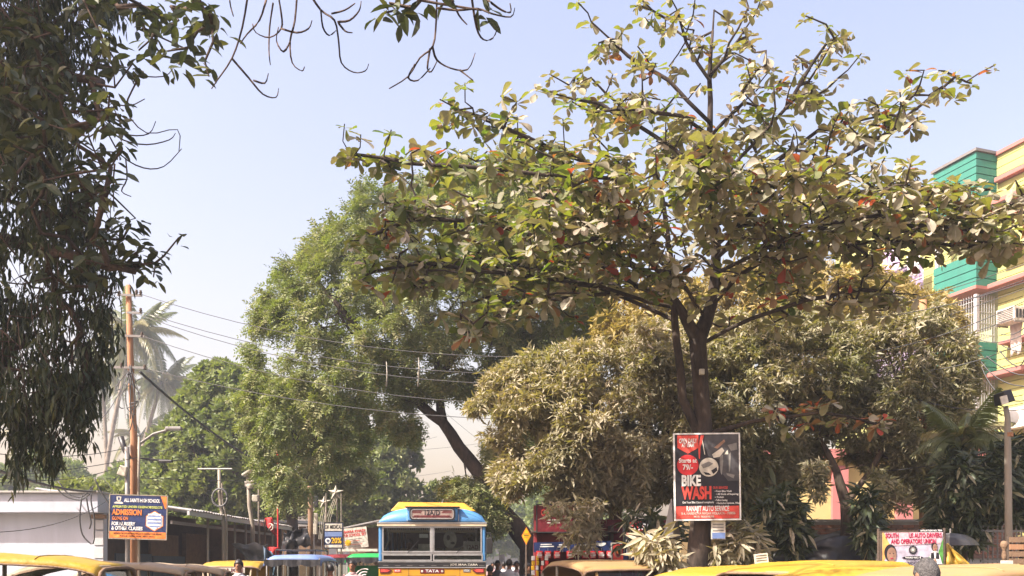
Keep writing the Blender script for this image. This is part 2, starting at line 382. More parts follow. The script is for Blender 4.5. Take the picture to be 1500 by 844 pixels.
def inside(poly, x, y):
    p = np.array(poly, float); n = len(p); c = np.zeros(len(x), bool); j = n-1
    for i in range(n):
        xi, yi = p[i]; xj, yj = p[j]
        cond = ((yi > y) != (yj > y)) & (x < (xj-xi)*(y-yi)/((yj-yi) if yj != yi else 1e-9)+xi)
        c ^= cond; j = i
    return c
def edge_dist(poly, x, y):
    p = np.array(poly, float); d = np.full(len(x), 1e9)
    for i in range(len(p)):
        a = p[i]; b = p[(i+1) % len(p)]; ab = b-a; t = np.clip(((x-a[0])*ab[0]+(y-a[1])*ab[1])/max(ab@ab, 1e-9), 0, 1)
        d = np.minimum(d, np.hypot(x-a[0]-t*ab[0], y-a[1]-t*ab[1]))
    return d
def crown_points(poly, D, n, thick, holes=0.0, hs=1.2, seed=0, shell=0.55, lean=0.0, rough=0.5, rf=0.9, clump=None):
    """n points through the volume of a crown D metres away: its outline, bulging towards and away from the street"""
    p = np.array(poly, float); lo = p.min(0); hi = p.max(0); out = []; g = np.random.default_rng(seed+11); tot = 0
    while tot < n:
        x = g.uniform(lo[0], hi[0], 4*n); y = g.uniform(lo[1], hi[1], 4*n)
        k = inside(poly, x, y); x, y = x[k], y[k]
        e = edge_dist(poly, x, y)*D/F
        if rough > 0:
            j = np.array([mnoise.noise(Vector((a*rf*D/F, b_*rf*D/F, seed*1.7))) for a, b_ in zip(x, y)])*rough+g.uniform(-.05, .1, len(x))
            k = e+j > 0; x, y, e = x[k], y[k], e[k]
        t = np.minimum(thick, np.sqrt(np.maximum(e, 0.02)*thick*0.9))
        u = g.uniform(-1, 1, len(x)); u = np.sign(u)*np.abs(u)**shell
        dd = D+u*t+lean*(y-HY)/F
        q = np.stack([(x-CX)*D/F, dd, EYE+(HY-y)*D/F], 1)
        # keep the outline while points move in depth
        q[:, 0] *= dd/D; q[:, 2] = EYE+(q[:, 2]-EYE)*dd/D
        if holes > 0:
            nv = np.array([mnoise.noise(Vector(v)*hs+Vector((seed*3.1, 0, 0))) for v in q])
            q = q[nv > holes-0.5+g.uniform(-.08, .08, len(q))]
        out.append(q); tot += len(q)
    q = np.vstack(out)[:n]
    if clump:
        m, pull = clump; c = q[g.choice(len(q), m, replace=False)]
        for a in range(0, len(q), 2000):
            b = q[a:a+2000]; d = ((b[:, None, :]-c[None])**2).sum(-1); b += (c[d.argmin(1)]-b)*pull*g.uniform(0.6, 1.0, (len(b), 1))
    return q

def grow(skel, parents, fixed_r, att, step=0.35, k=0.012, ex=0.46, rmin=0.006, sag=0.1, bias=0.25, maxr=0.2):
    """joins every attractor to the branches already grown; returns node positions, parents, radii, tips"""
    pos = [np.array(v, float) for v in skel]; par = list(parents); fr = list(fixed_r)
    base = np.array(pos[0]); A = np.array(att)
    sk = np.array(pos); d0 = np.array([np.min(np.linalg.norm(sk-a, axis=1)) for a in A]); order = np.argsort(d0)
    arr = np.zeros((len(pos)+len(A)*12+10, 3)); arr[:len(pos)] = sk; cnt = len(pos)
    hops = np.zeros(len(arr)); 
    for i in range(1, cnt): hops[i] = hops[par[i]]+np.linalg.norm(arr[i]-arr[par[i]])
    tips = []
    for ai in order:
        a = A[ai]; q = arr[:cnt]; d = np.linalg.norm(q-a, axis=1)
        j = int(np.argmin(d+bias*hops[:cnt]*0.3+0.6*np.maximum(0, q[:, 2]-a[2])))
        L = d[j]; m = int(min(9, max(1, round(L/step)))); p0 = arr[j].copy(); last = j
        side = rng.normal(0, 0.08, 3)*L
        for s in range(1, m+1):
            t = s/m; p = p0+(a-p0)*t+side*math.sin(math.pi*t); p[2] += -sag*L*math.sin(math.pi*t)
            arr[cnt] = p; par.append(last); fr.append(0.0); hops[cnt] = hops[last]+L/m; last = cnt; cnt += 1
        tips.append((ai, last))
    w = np.zeros(cnt)
    for _, t in tips: w[t] += 1
    for i in range(cnt-1, 0, -1): w[par[i]] += w[i]
    r = np.minimum(maxr, np.maximum(rmin, k*np.maximum(w, 0.3)**ex)); r = np.maximum(r, np.array(fr))
    return arr[:cnt], par, r, tips, w
def limbs_mesh(pos, par, r, w, n_big=10, mb=None, rcut=0.0):
    mb = mb or MB(); n = len(pos); kids = [[] for _ in range(n)]
    for i in range(1, n): kids[par[i]].append(i)
    done = set(); starts = [(None, 0)]
    while starts:
        pr, i = starts.pop(); ch = [] if pr is None else [pr]
        c = i; ch.append(c)
        while kids[c]:
            ks = sorted(kids[c], key=lambda q: -(w[q]+r[q]*50)); 
            for o in ks[1:]: starts.append((c, o))
            c = ks[0]; ch.append(c)
        rad = [r[q] for q in ch]
        if pr is not None: rad[0] = min(rad[0], rad[1]*1.15)
        if max(rad) < rcut or len(ch) < 2: continue
        m = n_big if rad[0] > 0.08 else (6 if rad[0] > 0.025 else 4)
        mb.tube([Vector(pos[q]) for q in ch], rad, m, cap=False)
    return mb
def skeleton(lines):
    """lines: list of polylines of (point, radius); a line after the first starts at the nearest earlier point"""
    pos = []; par = []; fr = []
    for ln in lines:
        if not pos: j = -1
        else:
            a = np.array(pos); j = int(np.argmin(np.linalg.norm(a-np.array(ln[0][0]), axis=1)))
        for k, (p, r_) in enumerate(ln):
            if k == 0 and pos and np.linalg.norm(np.array(pos[j])-np.array(p)) < 0.05: continue
            # finer steps so that twigs can leave anywhere
            if k > 0 or pos:
                p0 = np.array(pos[j]) if j >= 0 else np.array(p); r0 = fr[j] if j >= 0 else r_
                if k == 0: r0 = min(r0, r_*1.2)
                m = max(1, int(np.linalg.norm(np.array(p)-p0)/0.3))
                for s in range(1, m+1):
                    t = s/m; pos.append(tuple(p0+(np.array(p)-p0)*t+(rng.normal(0, 0.012, 3) if s < m else 0))); par.append(j); fr.append(r0+(r_-r0)*t); j = len(pos)-1
            else:
                pos.append(tuple(p)); par.append(-1); fr.append(r_); j = 0
    return pos, par, fr

M['bark'] = barkmat('bark', (0.035, 0.026, 0.021), (0.16, 0.115, 0.085))
M['bark_dk'] = barkmat('bark_dk', (0.022, 0.017, 0.014), (0.085, 0.062, 0.048))
M['bark_palm'] = barkmat('bark_palm', (0.14, 0.115, 0.09), (0.30, 0.25, 0.20), 9)
M['twig'] = barkmat('twig', (0.045, 0.032, 0.026), (0.13, 0.085, 0.06), 20)
DUST = (0.27, 0.245, 0.175)
M['leaf_almond'] = leafmat('leaf_almond',
    [(0.0, (0.055, 0.085, 0.028)), (0.12, (0.11, 0.125, 0.045)), (0.24, (0.20, 0.19, 0.115)), (0.45, (0.30, 0.28, 0.21)), (0.72, (0.40, 0.36, 0.28)), (0.88, (0.34, 0.285, 0.215)), (0.93, (0.20, 0.12, 0.05)), (0.97, (0.28, 0.08, 0.03)), (1.0, (0.26, 0.035, 0.025))],
    [(0.0, (0.18, 0.31, 0.015)), (0.25, (0.38, 0.40, 0.025)), (0.5, (0.30, 0.29, 0.05)), (0.88, (0.28, 0.22, 0.06)), (0.94, (0.50, 0.18, 0.03)), (1.0, (0.6, 0.08, 0.02))], 0.30, 0.55, 0.35)
M['leaf_rain'] = leafmat('leaf_rain',
    [(0.0, (0.085, 0.12, 0.034)), (0.4, (0.16, 0.19, 0.07)), (0.75, (0.25, 0.245, 0.12)), (1.0, (0.36, 0.32, 0.18))],
    [(0.0, (0.16, 0.25, 0.02)), (1.0, (0.34, 0.38, 0.06))], 0.28, 0.55)
M['leaf_green'] = leafmat('leaf_green',
    [(0.0, (0.06, 0.10, 0.026)), (0.5, (0.125, 0.165, 0.05)), (1.0, (0.23, 0.25, 0.09))],
    [(0.0, (0.14, 0.24, 0.02)), (1.0, (0.34, 0.40, 0.06))], 0.28, 0.5)
M['leaf_mango'] = leafmat('leaf_mango',
    [(0.0, (0.10, 0.115, 0.04)), (0.25, (0.21, 0.205, 0.11)), (0.55, (0.34, 0.305, 0.205)), (0.85, (0.46, 0.395, 0.295)), (1.0, (0.38, 0.32, 0.17))],
    [(0.0, (0.20, 0.25, 0.02)), (0.6, (0.40, 0.35, 0.06)), (1.0, (0.48, 0.38, 0.05))], 0.30, 0.5)
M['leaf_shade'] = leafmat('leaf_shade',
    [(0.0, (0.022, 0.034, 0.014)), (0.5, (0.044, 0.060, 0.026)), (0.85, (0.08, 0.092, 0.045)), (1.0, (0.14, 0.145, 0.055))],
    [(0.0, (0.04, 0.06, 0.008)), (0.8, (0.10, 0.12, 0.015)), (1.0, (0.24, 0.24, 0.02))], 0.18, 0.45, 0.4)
M['leaf_gold'] = leafmat('leaf_gold',
    [(0.0, (0.16, 0.135, 0.05)), (0.5, (0.30, 0.24, 0.09)), (1.0, (0.42, 0.32, 0.13))],
    [(0.0, (0.34, 0.29, 0.04)), (1.0, (0.5, 0.38, 0.06))], 0.3, 0.55)
M['leaf_palm'] = leafmat('leaf_palm',
    [(0.0, (0.075, 0.095, 0.035)), (0.6, (0.13, 0.15, 0.06)), (1.0, (0.26, 0.21, 0.09))],
    [(0.0, (0.12, 0.18, 0.03)), (1.0, (0.34, 0.32, 0.06))], 0.25, 0.4, 0.5)
# ------------------------------------------------------------------ trees
UPZ = np.array([0, 0, 1.0])
def rand_dirs(n, zlo=-1, zhi=1):
    a = rng.uniform(0, 2*np.pi, n); z = rng.uniform(zlo, zhi, n); c = np.sqrt(np.maximum(0, 1-z*z))
    return np.stack([c*np.cos(a), c*np.sin(a), z], 1)

def almond_tree():
    D0 = 12.5
    T = planted('almond_tree', 'broad leafed almond tree carrying the bike wash board on its trunk', 'tree', P(1027, HY, D0)*Vector((1, 1, 0)))
    def pl(pts, dy0, dy1, r0, r1):
        n = len(pts); return [(tuple(P(x, y, D0+dy0+(dy1-dy0)*(k/(max(n-1, 1)))**0.8)), r0+(r1-r0)*k/max(1, n-1)) for k, (x, y) in enumerate(pts)]
    base = Vector((P(1027, HY, D0).x, D0, -0.1))
    trunk = [(tuple(base), 0.19), (tuple(P(1024, 800, D0)), 0.165), (tuple(P(1030, 620, D0)), 0.125), (tuple(P(1026, 560, D0)), 0.115), (tuple(P(1022, 500, D0)), 0.125)]
    stemC = pl([(1022, 500), (1044, 440), (1049, 360), (1042, 280), (1040, 180), (1041, 80), (1046, 15)], 0, 0.2, 0.095, 0.015)
    stemL = pl([(1026, 640), (1000, 585), (991, 500), (985, 400), (976, 330), (968, 270)], 0, -0.2, 0.075, 0.025)
    stemM = pl([(1022, 500), (990, 440), (950, 400), (905, 375)], 0, -0.5, 0.055, 0.03)
    B = [  # polyline, depth at its start and end, first radius, rosettes
        ([(1040, 450), (1080, 405), (1130, 375), (1200, 362), (1300, 352), (1420, 362), (1510, 355)], 0, -0.9, 0.075, 34),
        ([(1035, 500), (1100, 467), (1180, 440), (1260, 424), (1345, 432)], 0, -1.1, 0.04, 13),
        ([(1049, 360), (1110, 310), (1200, 250), (1300, 195), (1400, 112)], 0, 0.4, 0.05, 26),
        ([(1046, 330), (1130, 302), (1250, 296), (1400, 300), (1500, 312)], 0, -0.6, 0.05, 34),
        ([(1042, 280), (1085, 230), (1150, 160), (1212, 62)], 0, 0.3, 0.035, 20),
        ([(1042, 300), (1120, 250), (1200, 190), (1290, 170)], 0, 1.5, 0.035, 16),
        ([(1040, 180), (980, 118), (920, 82), (866, 32)], 0, 0.1, 0.022, 9),
        ([(1045, 330), (960, 292), (905, 258), (800, 214), (705, 172), (662, 158)], 0, 0.1, 0.05, 30),
        ([(905, 262), (840, 258), (758, 252), (640, 242), (520, 226)], 0.1, -0.4, 0.028, 20),
        ([(985, 440), (900, 400), (820, 358), (700, 322), (600, 322), (530, 352)], 0, -1.2, 0.05, 30),
        ([(988, 470), (905, 432), (800, 398), (700, 384), (590, 396)], 0, -0.4, 0.045, 28),
        ([(905, 430), (840, 436), (760, 446), (690, 486)], -0.3, -1.4, 0.025, 15),
        ([(1042, 260), (960, 200), (880, 152), (800, 134)], 0, 0.9, 0.03, 20),
        ([(1040, 200), (1000, 170), (940, 160), (870, 165)], 0, -1.0, 0.025, 14),
        ([(1041, 110), (1080, 60), (1108, 18)], 0.1, 0.2, 0.015, 7),
        ([(1041, 120), (1005, 62), (992, 15)], 0.1, 0.0, 0.015, 8),
        ([(1040, 200), (1090, 150), (1130, 100)], 0.1, -0.4, 0.018, 8),
        ([(1030, 642), (1100, 618), (1200, 604), (1285, 622)], 0, -0.7, 0.02, 5),
        ([(1049, 380), (1085, 330), (1130, 275), (1190, 245)], 0, -3.0, 0.05, 24),
        ([(1049, 350), (1040, 300), (1030, 260), (1020, 235)], 0, -3.3, 0.045, 24),
        ([(985, 400), (950, 340), (900, 300), (850, 280)], 0, -3.2, 0.045, 26),
        ([(985, 430), (930, 390), (870, 350), (790, 330)], 0, -2.4, 0.045, 24),
        ([(1049, 400), (1110, 370), (1190, 330), (1290, 315)], 0, -2.2, 0.045, 26),
        ([(1049, 380), (1100, 340), (1170, 310), (1250, 290)], 0, 2.8, 0.05, 24),
        ([(1046, 330), (1030, 270), (1010, 230), (980, 200)], 0, 3.0, 0.05, 24),
        ([(985, 400), (930, 350), (870, 310), (780, 280)], 0, 2.8, 0.05, 26),
        ([(985, 440), (930, 420), (860, 390), (800, 380)], 0, 2.2, 0.04, 18),
        ([(1049, 350), (1150, 332), (1300, 326), (1460, 342)], 0, -1.4, 0.05, 30),
        ([(1049, 350), (1180, 292), (1320, 272), (1450, 278)], 0, -0.5, 0.04, 24),
        ([(985, 450), (880, 420), (740, 400), (620, 385), (540, 400)], 0, -1.8, 0.04, 24),
        ([(1030, 460), (1010, 430), (990, 400), (960, 395)], 0, -1.8, 0.03, 9),
        ([(1046, 420), (1090, 400), (1140, 395), (1190, 400)], 0, 1.2, 0.03, 9),
    ]
    lines = [trunk, stemC, stemL, stemM]; att = []
    for pts, d0, d1, r0, n in B:
        d1 = d1*0.75; ln = pl(pts, d0, d1, r0*0.6, 0.007); lines.append(ln)
        q = np.array([p for p, _ in ln]); seg = np.linalg.norm(np.diff(q, axis=0), axis=1); cum = np.concatenate([[0], np.cumsum(seg)]); tot = cum[-1]
        n = int(n*2.7)
        for k in range(n):
            t = (0.25+0.75*((k+rng.uniform(0, 1))/n)**0.8)*tot
            i = min(len(seg)-1, int(np.searchsorted(cum, t)-1)); f = (t-cum[i])/seg[i]
            c = q[i]+(q[i+1]-q[i])*f
            lat = 0.95*(1-0.5*t/tot)
            att.append(c+np.array([rng.normal(0, 0.26), rng.uniform(-lat, lat), rng.normal(0.06, 0.13)]))
        att.append(q[-1])
    att = np.array(att); ax_ = CX+att[:, 0]*F/att[:, 1]; ay_ = HY-(att[:, 2]-EYE)*F/att[:, 1]
    att = att[(ax_ < 1360) | (ay_ < 150) | ((ay_ > 258) & (ay_ < 378))]; ay_ = HY-(att[:, 2]-EYE)*F/att[:, 1]
    att = att[(ay_ > 215) | (rng.uniform(0, 1, len(att)) < np.where((ay_ < 75) & (np.abs(CX+att[:, 0]*F/att[:, 1]-1045) < 90), 1.0, 0.7))]
    sp, pa, fr = skeleton(lines)
    pos, par, r, tips, w = grow(sp, pa, fr, att, step=0.22, k=0.010, ex=0.38, rmin=0.006, sag=0.10, bias=0.3, maxr=0.028)
    limbs_mesh(pos, par, r, w).build('trunk', M['bark_dk'], T, smooth=True)
    lp, la, ln_, ls, lr, lt = [], [], [], [], [], []
    low = P(0, 600, D0).z
    for ai, ti in tips:
        c = pos[ti]; d = nrm(pos[ti]-pos[par[ti]]); ax = nrm(d*0.35+np.array([0, -0.12, 0.9])+rng.normal(0, 0.18, 3))
        y0 = np.cross(ax, [0.3, 1, 0.1]); y0 /= np.linalg.norm(y0); z0 = np.cross(ax, y0)
        px = CX+c[0]*F/c[1]; py = HY-(c[2]-EYE)*F/c[1]
        n = int(rng.integers(6, 10)); red = rng.uniform() < (0.75 if py > 590 else (0.07 if py > 380 else 0.025)); green = rng.uniform() < (0.5 if px < 850 else 0.16)
        off = rng.uniform(0, 6.28); size = rng.uniform(0.8, 1.12)*(0.8 if py < 130 else 1.0)
        for k in range(n):
            a = off+k*2.4; ti_ = rng.uniform(-0.45, 0.5) if rng.uniform() > 0.15 else rng.uniform(-1.2, -0.4)
            dv = y0*math.cos(a)*math.cos(ti_)+z0*math.sin(a)*math.cos(ti_)+ax*math.sin(ti_)
            back = rng.uniform(0, 0.10)
            lp.append(c-ax*back); la.append(dv); ln_.append(ax+rng.normal(0, 0.25, 3)); ls.append(rng.uniform(0.12, 0.26)*size)
            b = rng.uniform(0.15, 0.88)
            if green: b = rng.uniform(0.0, 0.33)
            if rng.uniform() < 0.03 or (red and rng.uniform() < 0.45): b = rng.uniform(0.88, 1.0)
            lr.append(b); lt.append(rng.integers(0, 4))
    lp = np.array(lp); ls = np.array(ls); rot = frames(np.array(la), np.array(ln_)); lr = np.array(lr); lt = np.array(lt)
    pick = near_pick(lp, 300, ls); rest = np.setdiff1d(np.arange(len(lp)), pick)
    leaf_objects(almond_leaf, 'almond', lt, lp, rot, ls, lr, M['leaf_almond'], T, pick)
    scatter('foliage', almond_leaf, lt[rest], lp[rest], rot[rest], ls[rest], lr[rest], M['leaf_almond'], T)
    return T
almond_tree()

def leafy_tree(name, label, cat, base, crowns, tmpl, size, mat, trunk_lines=None, bark='bark', n_limb=70, out=0.5, droop=-0.2, rlo=0.0, rhi=1.0, group=None, k=0.02,
               single=None, ss=0.62, maxr=0.3, keep=None, rbias=None):
    """trunk, limbs grown into the crown and foliage hung through its volume"""
    T = planted(name, label, cat, base, group)
    pts = np.vstack([crown_points(*c['args'], **c.get('kw', {})) for c in crowns])
    if keep is not None: pts = pts[keep(pts)]
    cen = pts.mean(0)
    if trunk_lines:
        sel = pts[rng.choice(len(pts), min(n_limb, len(pts)), replace=False)]
        sel = sel+(cen-sel)*0.12
        sp, pa, fr = skeleton(trunk_lines)
        pos, par, r, tips, w = grow(sp, pa, fr, sel, step=0.6, k=k, ex=0.5, rmin=0.008, sag=-0.05, maxr=maxr)
        limbs_mesh(pos, par, r, w).build('trunk', M[bark], T, smooth=True)
    n = len(pts)
    d = nrm(nrm(pts-cen)*out+rng.normal(0, 0.6, (n, 3))+np.array([0, 0, droop]))
    rot = frames(d, nrm(UPZ+rng.normal(0, 0.35, (n, 3))))
    s = rng.uniform(0.75, 1.25, n)*size
    # neighbouring shoots share their tint
    tint = np.array([mnoise.noise(Vector(p)*0.9) for p in pts])*0.5+0.5
    rnd = np.clip(rlo+(rhi-rlo)*(0.55*tint+0.45*rng.uniform(0, 1, n)), 0, 1)
    ti = rng.integers(0, len(tmpl), n)
    pick = np.array([], int)
    if single:
        lt, m = single; pick = near_pick(pts, m, s, 0); lt_i = rng.integers(0, len(lt), len(pick))
        # a picked shoot end shows as single leaves
        pp = pts[pick]; dd = nrm(d[pick]+np.array([0, -0.5, -0.3])+rng.normal(0, 0.4, (len(pick), 3)))
        leaf_objects(lt, name, lt_i, pp+np.array([0, -0.06, 0]), frames(dd, nrm(UPZ+rng.normal(0, 0.3, (len(pick), 3)))), rng.uniform(0.8, 1.3, len(pick))*size*ss, rnd[pick], mat, T, range(len(pick)))
    scatter('foliage', tmpl, ti, pts, rot, s, rnd, mat, T)
    return T

spray_t = [spray(6, 100+i) for i in range(5)]
spray_d = [spray(5, 200+i, spread=0.9, ls=0.42) for i in range(4)]
def droop_whorl(n, seed):
    r = random.Random(seed); ps = []
    for k in range(n):
        a = 2.4*k+r.uniform(-.3, .3); c = r.uniform(0.5, 0.9)
        ps.append(xform(lance_leaf[r.randrange(3)], (math.cos(a)*c+0.25, math.sin(a)*c, r.uniform(-.75, .15)), (0.2, 0.1, 1), (r.uniform(-.25, 0.05), 0, 0), r.uniform(.45, .78)))
    return combine(ps)
mango_t = [droop_whorl(7, 300+i) for i in range(5)]
def slim_whorl(n, seed):
    r = random.Random(seed); ps = []
    for k in range(n):
        a = 2.4*k+r.uniform(-.5, .5); c = r.uniform(0.35, 1.0)
        ps.append(xform(slim_leaf[r.randrange(3)], (math.cos(a)*c+r.uniform(-.2, .5), math.sin(a)*c, r.uniform(-.9, .35)), (r.uniform(-.4, .4), r.uniform(-.4, .4), 1), (r.uniform(-.5, 0.2), r.uniform(-.2, .2), r.uniform(-.2, .1)), r.uniform(.35, .85)))
    return combine(ps)
slim_t = [slim_whorl(8, 350+i) for i in range(9)]
bush_t = [whorl(6, broad_leaf, -0.5, 0.7, 0.4, 0.65, 400+i) for i in range(4)]

# the rain tree that leans across the street
DR = 24.0
def lp(pts, D, r0, r1, dd=0.0):
    n = len(pts); return [(tuple(P(x, y, D+dd*k/max(1, n-1))), r0+(r1-r0)*k/max(1, n-1)) for k, (x, y) in enumerate(pts)]
b = P(778, HY, DR); b.z = -0.1
rain_trunk = [(tuple(b), 0.32)]+lp([(776, 800), (742, 758), (718, 728), (700, 690), (672, 655), (648, 618)], DR, 0.29, 0.15)
rain_l1 = lp([(648, 618), (600, 580), (560, 560), (500, 600), (455, 650)], DR, 0.15, 0.05, -1.0)
rain_l2 = lp([(648, 618), (644, 580), (640, 520), (620, 420), (600, 330)], DR, 0.11, 0.04, 1.0)
rain_l3 = lp([(610, 585), (540, 500), (480, 430), (440, 380)], DR, 0.12, 0.04, 0.5)
rain_l4 = lp([(640, 560), (700, 470), (760, 400), (800, 350)], DR, 0.10, 0.04, 0.8)
rain_poly = [(372, 470), (385, 425), (430, 372), (470, 330), (500, 290), (545, 272), (600, 262), (650, 240), (730, 225), (820, 240), (880, 300), (900, 440), (850, 540), (760, 560), (716, 580), (690, 602), (664, 580), (640, 596), (616, 585), (622, 610), (610, 645), (560, 640), (520, 668), (470, 700), (440, 735), (400, 740), (370, 690), (352, 620), (345, 560), (358, 510)]
leafy_tree('rain_tree', 'huge feathery rain tree leaning from the right across the street above the bus', 'tree', tuple(b),
    [dict(args=(rain_poly, DR, 21000, 3.0), kw=dict(holes=0.22, hs=0.9, seed=3, rough=1.1, rf=1.3, clump=(420, 0.5))),
     dict(args=([(640, 700), (690, 690), (730, 730), (742, 770), (700, 775), (668, 755)], DR-0.6, 900, 0.8), kw=dict(seed=4)),
     dict(args=([(668, 560), (800, 540), (830, 700), (740, 730), (712, 680), (696, 620)], DR-0.3, 3200, 1.6), kw=dict(seed=5, holes=0.2, clump=(60, 0.4))),
     dict(args=([(700, 250), (860, 260), (900, 480), (760, 560), (700, 480)], DR+1.0, 3500, 2.0), kw=dict(seed=6, holes=0.2, clump=(80, 0.4)))],
    spray_t, 0.36, M['leaf_rain'], [rain_trunk, rain_l1, rain_l2, rain_l3, rain_l4], 'bark_dk', 150, 0.6, -0.25, k=0.012, maxr=0.12)

# green trees behind the shed
b = P(352, HY, 38); b.z = -0.1
leafy_tree('broadleaf_tree', 'rounded bright green tree behind the long tin shed', 'tree', tuple(b),
    [dict(args=([(222, 740), (228, 660), (250, 600), (268, 545), (300, 508), (350, 505), (380, 530), (420, 560), (440, 640), (430, 740), (420, 800), (250, 800)], 38, 14000, 3.2), kw=dict(holes=0.22, hs=0.9, seed=8, rough=1.3, clump=(260, 0.5)))],
    bush_t, 0.48, M['leaf_green'], [[(tuple(b), 0.3), (tuple(P(350, 740, 38)), 0.25), (tuple(P(345, 660, 38)), 0.18), (tuple(P(340, 600, 38)), 0.1)]], 'bark', 60, 0.7, 0.0, rlo=0.15)
b = P(430, HY, 33); b.z = -0.1
leafy_tree('broadleaf_tree', 'dark forked tree with drooping pale sprays behind the red flag', 'tree', tuple(b),
    [dict(args=([(385, 650), (400, 560), (470, 560), (530, 620), (545, 700), (500, 740), (470, 720), (440, 745), (395, 740)], 33, 4200, 2.2), kw=dict(holes=0.26, hs=0.8, seed=9, clump=(110, 0.5)))],
    spray_d, 0.5, M['leaf_rain'], [[(tuple(b), 0.24), (tuple(P(428, 760, 33)), 0.2), (tuple(P(435, 700, 33)), 0.15)], lp([(428, 760), (410, 700), (400, 650)], 33, 0.13, 0.05), lp([(432, 720), (470, 670), (500, 640)], 33, 0.12, 0.04)], 'bark_dk', 50, 0.6, -0.3, rlo=0.1)
b = P(545, HY, 50); b.z = -0.1
leafy_tree('broadleaf_tree', 'deep green tree standing behind the bus roof', 'tree', tuple(b),
    [dict(args=([(450, 780), (455, 690), (490, 645), (560, 620), (610, 640), (628, 690), (648, 720), (640, 760), (560, 790)], 50, 6000, 3.0), kw=dict(holes=0.25, hs=0.5, seed=10, clump=(140, 0.5)))],
    bush_t, 0.62, M['leaf_rain'], [[(tuple(b), 0.3), (tuple(P(545, 740, 50)), 0.25), (tuple(P(540, 680, 50)), 0.12)]], 'bark', 40, 0.7, -0.1, rlo=0.0, rhi=0.8)
for (px, py0, D, pl_, lab, seed) in (
    (735, HY, 95, [(690, 815), (690, 768), (712, 742), (760, 740), (790, 760), (800, 815)], 'pale hazy tree far down the street beyond the crowd', 21),
    (640, HY, 120, [(560, 815), (570, 760), (610, 742), (660, 748), (690, 745), (720, 770), (725, 815)], 'faint far tree at the end of the street behind the bus', 22),
    (850, HY, 80, [(770, 815), (775, 730), (830, 700), (900, 720), (930, 815)], 'hazy tree standing far behind the snack kiosk', 23)):
    b = P(px, py0, D); b.z = -0.1; cx = sum(q[0] for q in pl_)/len(pl_)
    leafy_tree('distant_tree', lab, 'tree', tuple(b), [dict(args=(pl_, D, 2600, 3.5), kw=dict(holes=0.25, hs=0.3, seed=seed))], bush_t, 1.25, M['leaf_green'],
        [[(tuple(b), 0.35), (tuple(P(px, 800, D)), 0.3), (tuple(P(px, 765, D)), 0.15)]], 'bark', 30, 0.7, 0.0)
# far green behind the palms
for (px, D, pl_, lab, seed) in (
    (60, 70, [(-60, 800), (-50, 700), (0, 650), (60, 660), (120, 680), (150, 720), (150, 800)], 'soft green far tree under the hanging strands', 31),
    (238, 48, [(196, 790), (200, 690), (222, 640), (250, 620), (280, 640), (290, 790)], 'leafy tree between the rusty pole and the bright green one', 34),
    (215, 60, [(140, 790), (150, 700), (190, 670), (240, 660), (290, 690), (300, 790)], 'dense far thicket at the feet of the palms', 32)):
    b = P(px, HY, D); b.z = -0.1
    leafy_tree('distant_tree', lab, 'tree', tuple(b), [dict(args=(pl_, D, 3000, 3.0), kw=dict(holes=0.3, hs=0.35, seed=seed))], bush_t, 0.95, M['leaf_green'],
        [[(tuple(b), 0.35), (tuple(P(px, 780, D)), 0.3), (tuple(P(px, 730, D)), 0.15)]], 'bark', 30, 0.7, 0.0)
b = P(120, HY, 30); b.z = -0.1
leafy_tree('shrub', 'bright lime shrub showing above the white building', 'shrub', tuple(b), [dict(args=([(60, 760), (80, 715), (100, 704), (150, 704), (185, 712), (200, 760)], 30, 1500, 1.0), kw=dict(seed=33))],
    bush_t, 0.42, M['leaf_green'], [[(tuple(b), 0.08), (tuple(P(120, 760, 30)), 0.05)]], 'bark', 24, 0.7, 0.1, rlo=0.6)

# mango trees on the right
b = P(905, HY, 17.2); b.z = -0.1
m1 = [(682, 600), (700, 560), (745, 525), (800, 498), (870, 474), (960, 462), (1030, 480), (1040, 640), (1000, 740), (950, 770), (900, 745), (880, 780), (850, 790), (828, 745), (800, 752), (768, 745), (735, 745), (716, 700), (742, 660), (700, 640)]
leafy_tree('mango_tree', 'sunlit dusty tan mango tree drooping over the snack kiosk', 'tree', tuple(b),
    [dict(args=(m1, 16.2, 13500, 1.7), kw=dict(holes=0.32, hs=1.3, seed=41, rough=1.0, rf=1.4, clump=(420, 0.35))), dict(args=([(800, 740), (880, 730), (880, 790), (862, 812), (838, 812), (800, 760)], 14.6, 170, 0.3), kw=dict(seed=42))],
    slim_t, 0.215, M['leaf_mango'], [[(tuple(b), 0.16), (tuple(P(900, 740, 17.2)), 0.13), (tuple(P(880, 660, 17)), 0.10), (tuple(P(850, 590, 16.5)), 0.07)], lp([(890, 690), (940, 640), (960, 560)], 17, 0.08, 0.04)],
    'bark', 70, 0.75, -0.25, rlo=0.2, single=(lance_leaf, 220), ss=0.85, k=0.012)
b = P(1150, HY, 17.5); b.z = -0.1
m2 = [(930, 520), (960, 470), (1060, 446), (1140, 436), (1230, 440), (1310, 432), (1375, 440), (1425, 480), (1440, 560), (1430, 640), (1420, 720), (1385, 770), (1350, 745), (1310, 715), (1262, 690), (1205, 672), (1180, 715), (1120, 750), (1040, 770), (985, 740), (960, 640)]
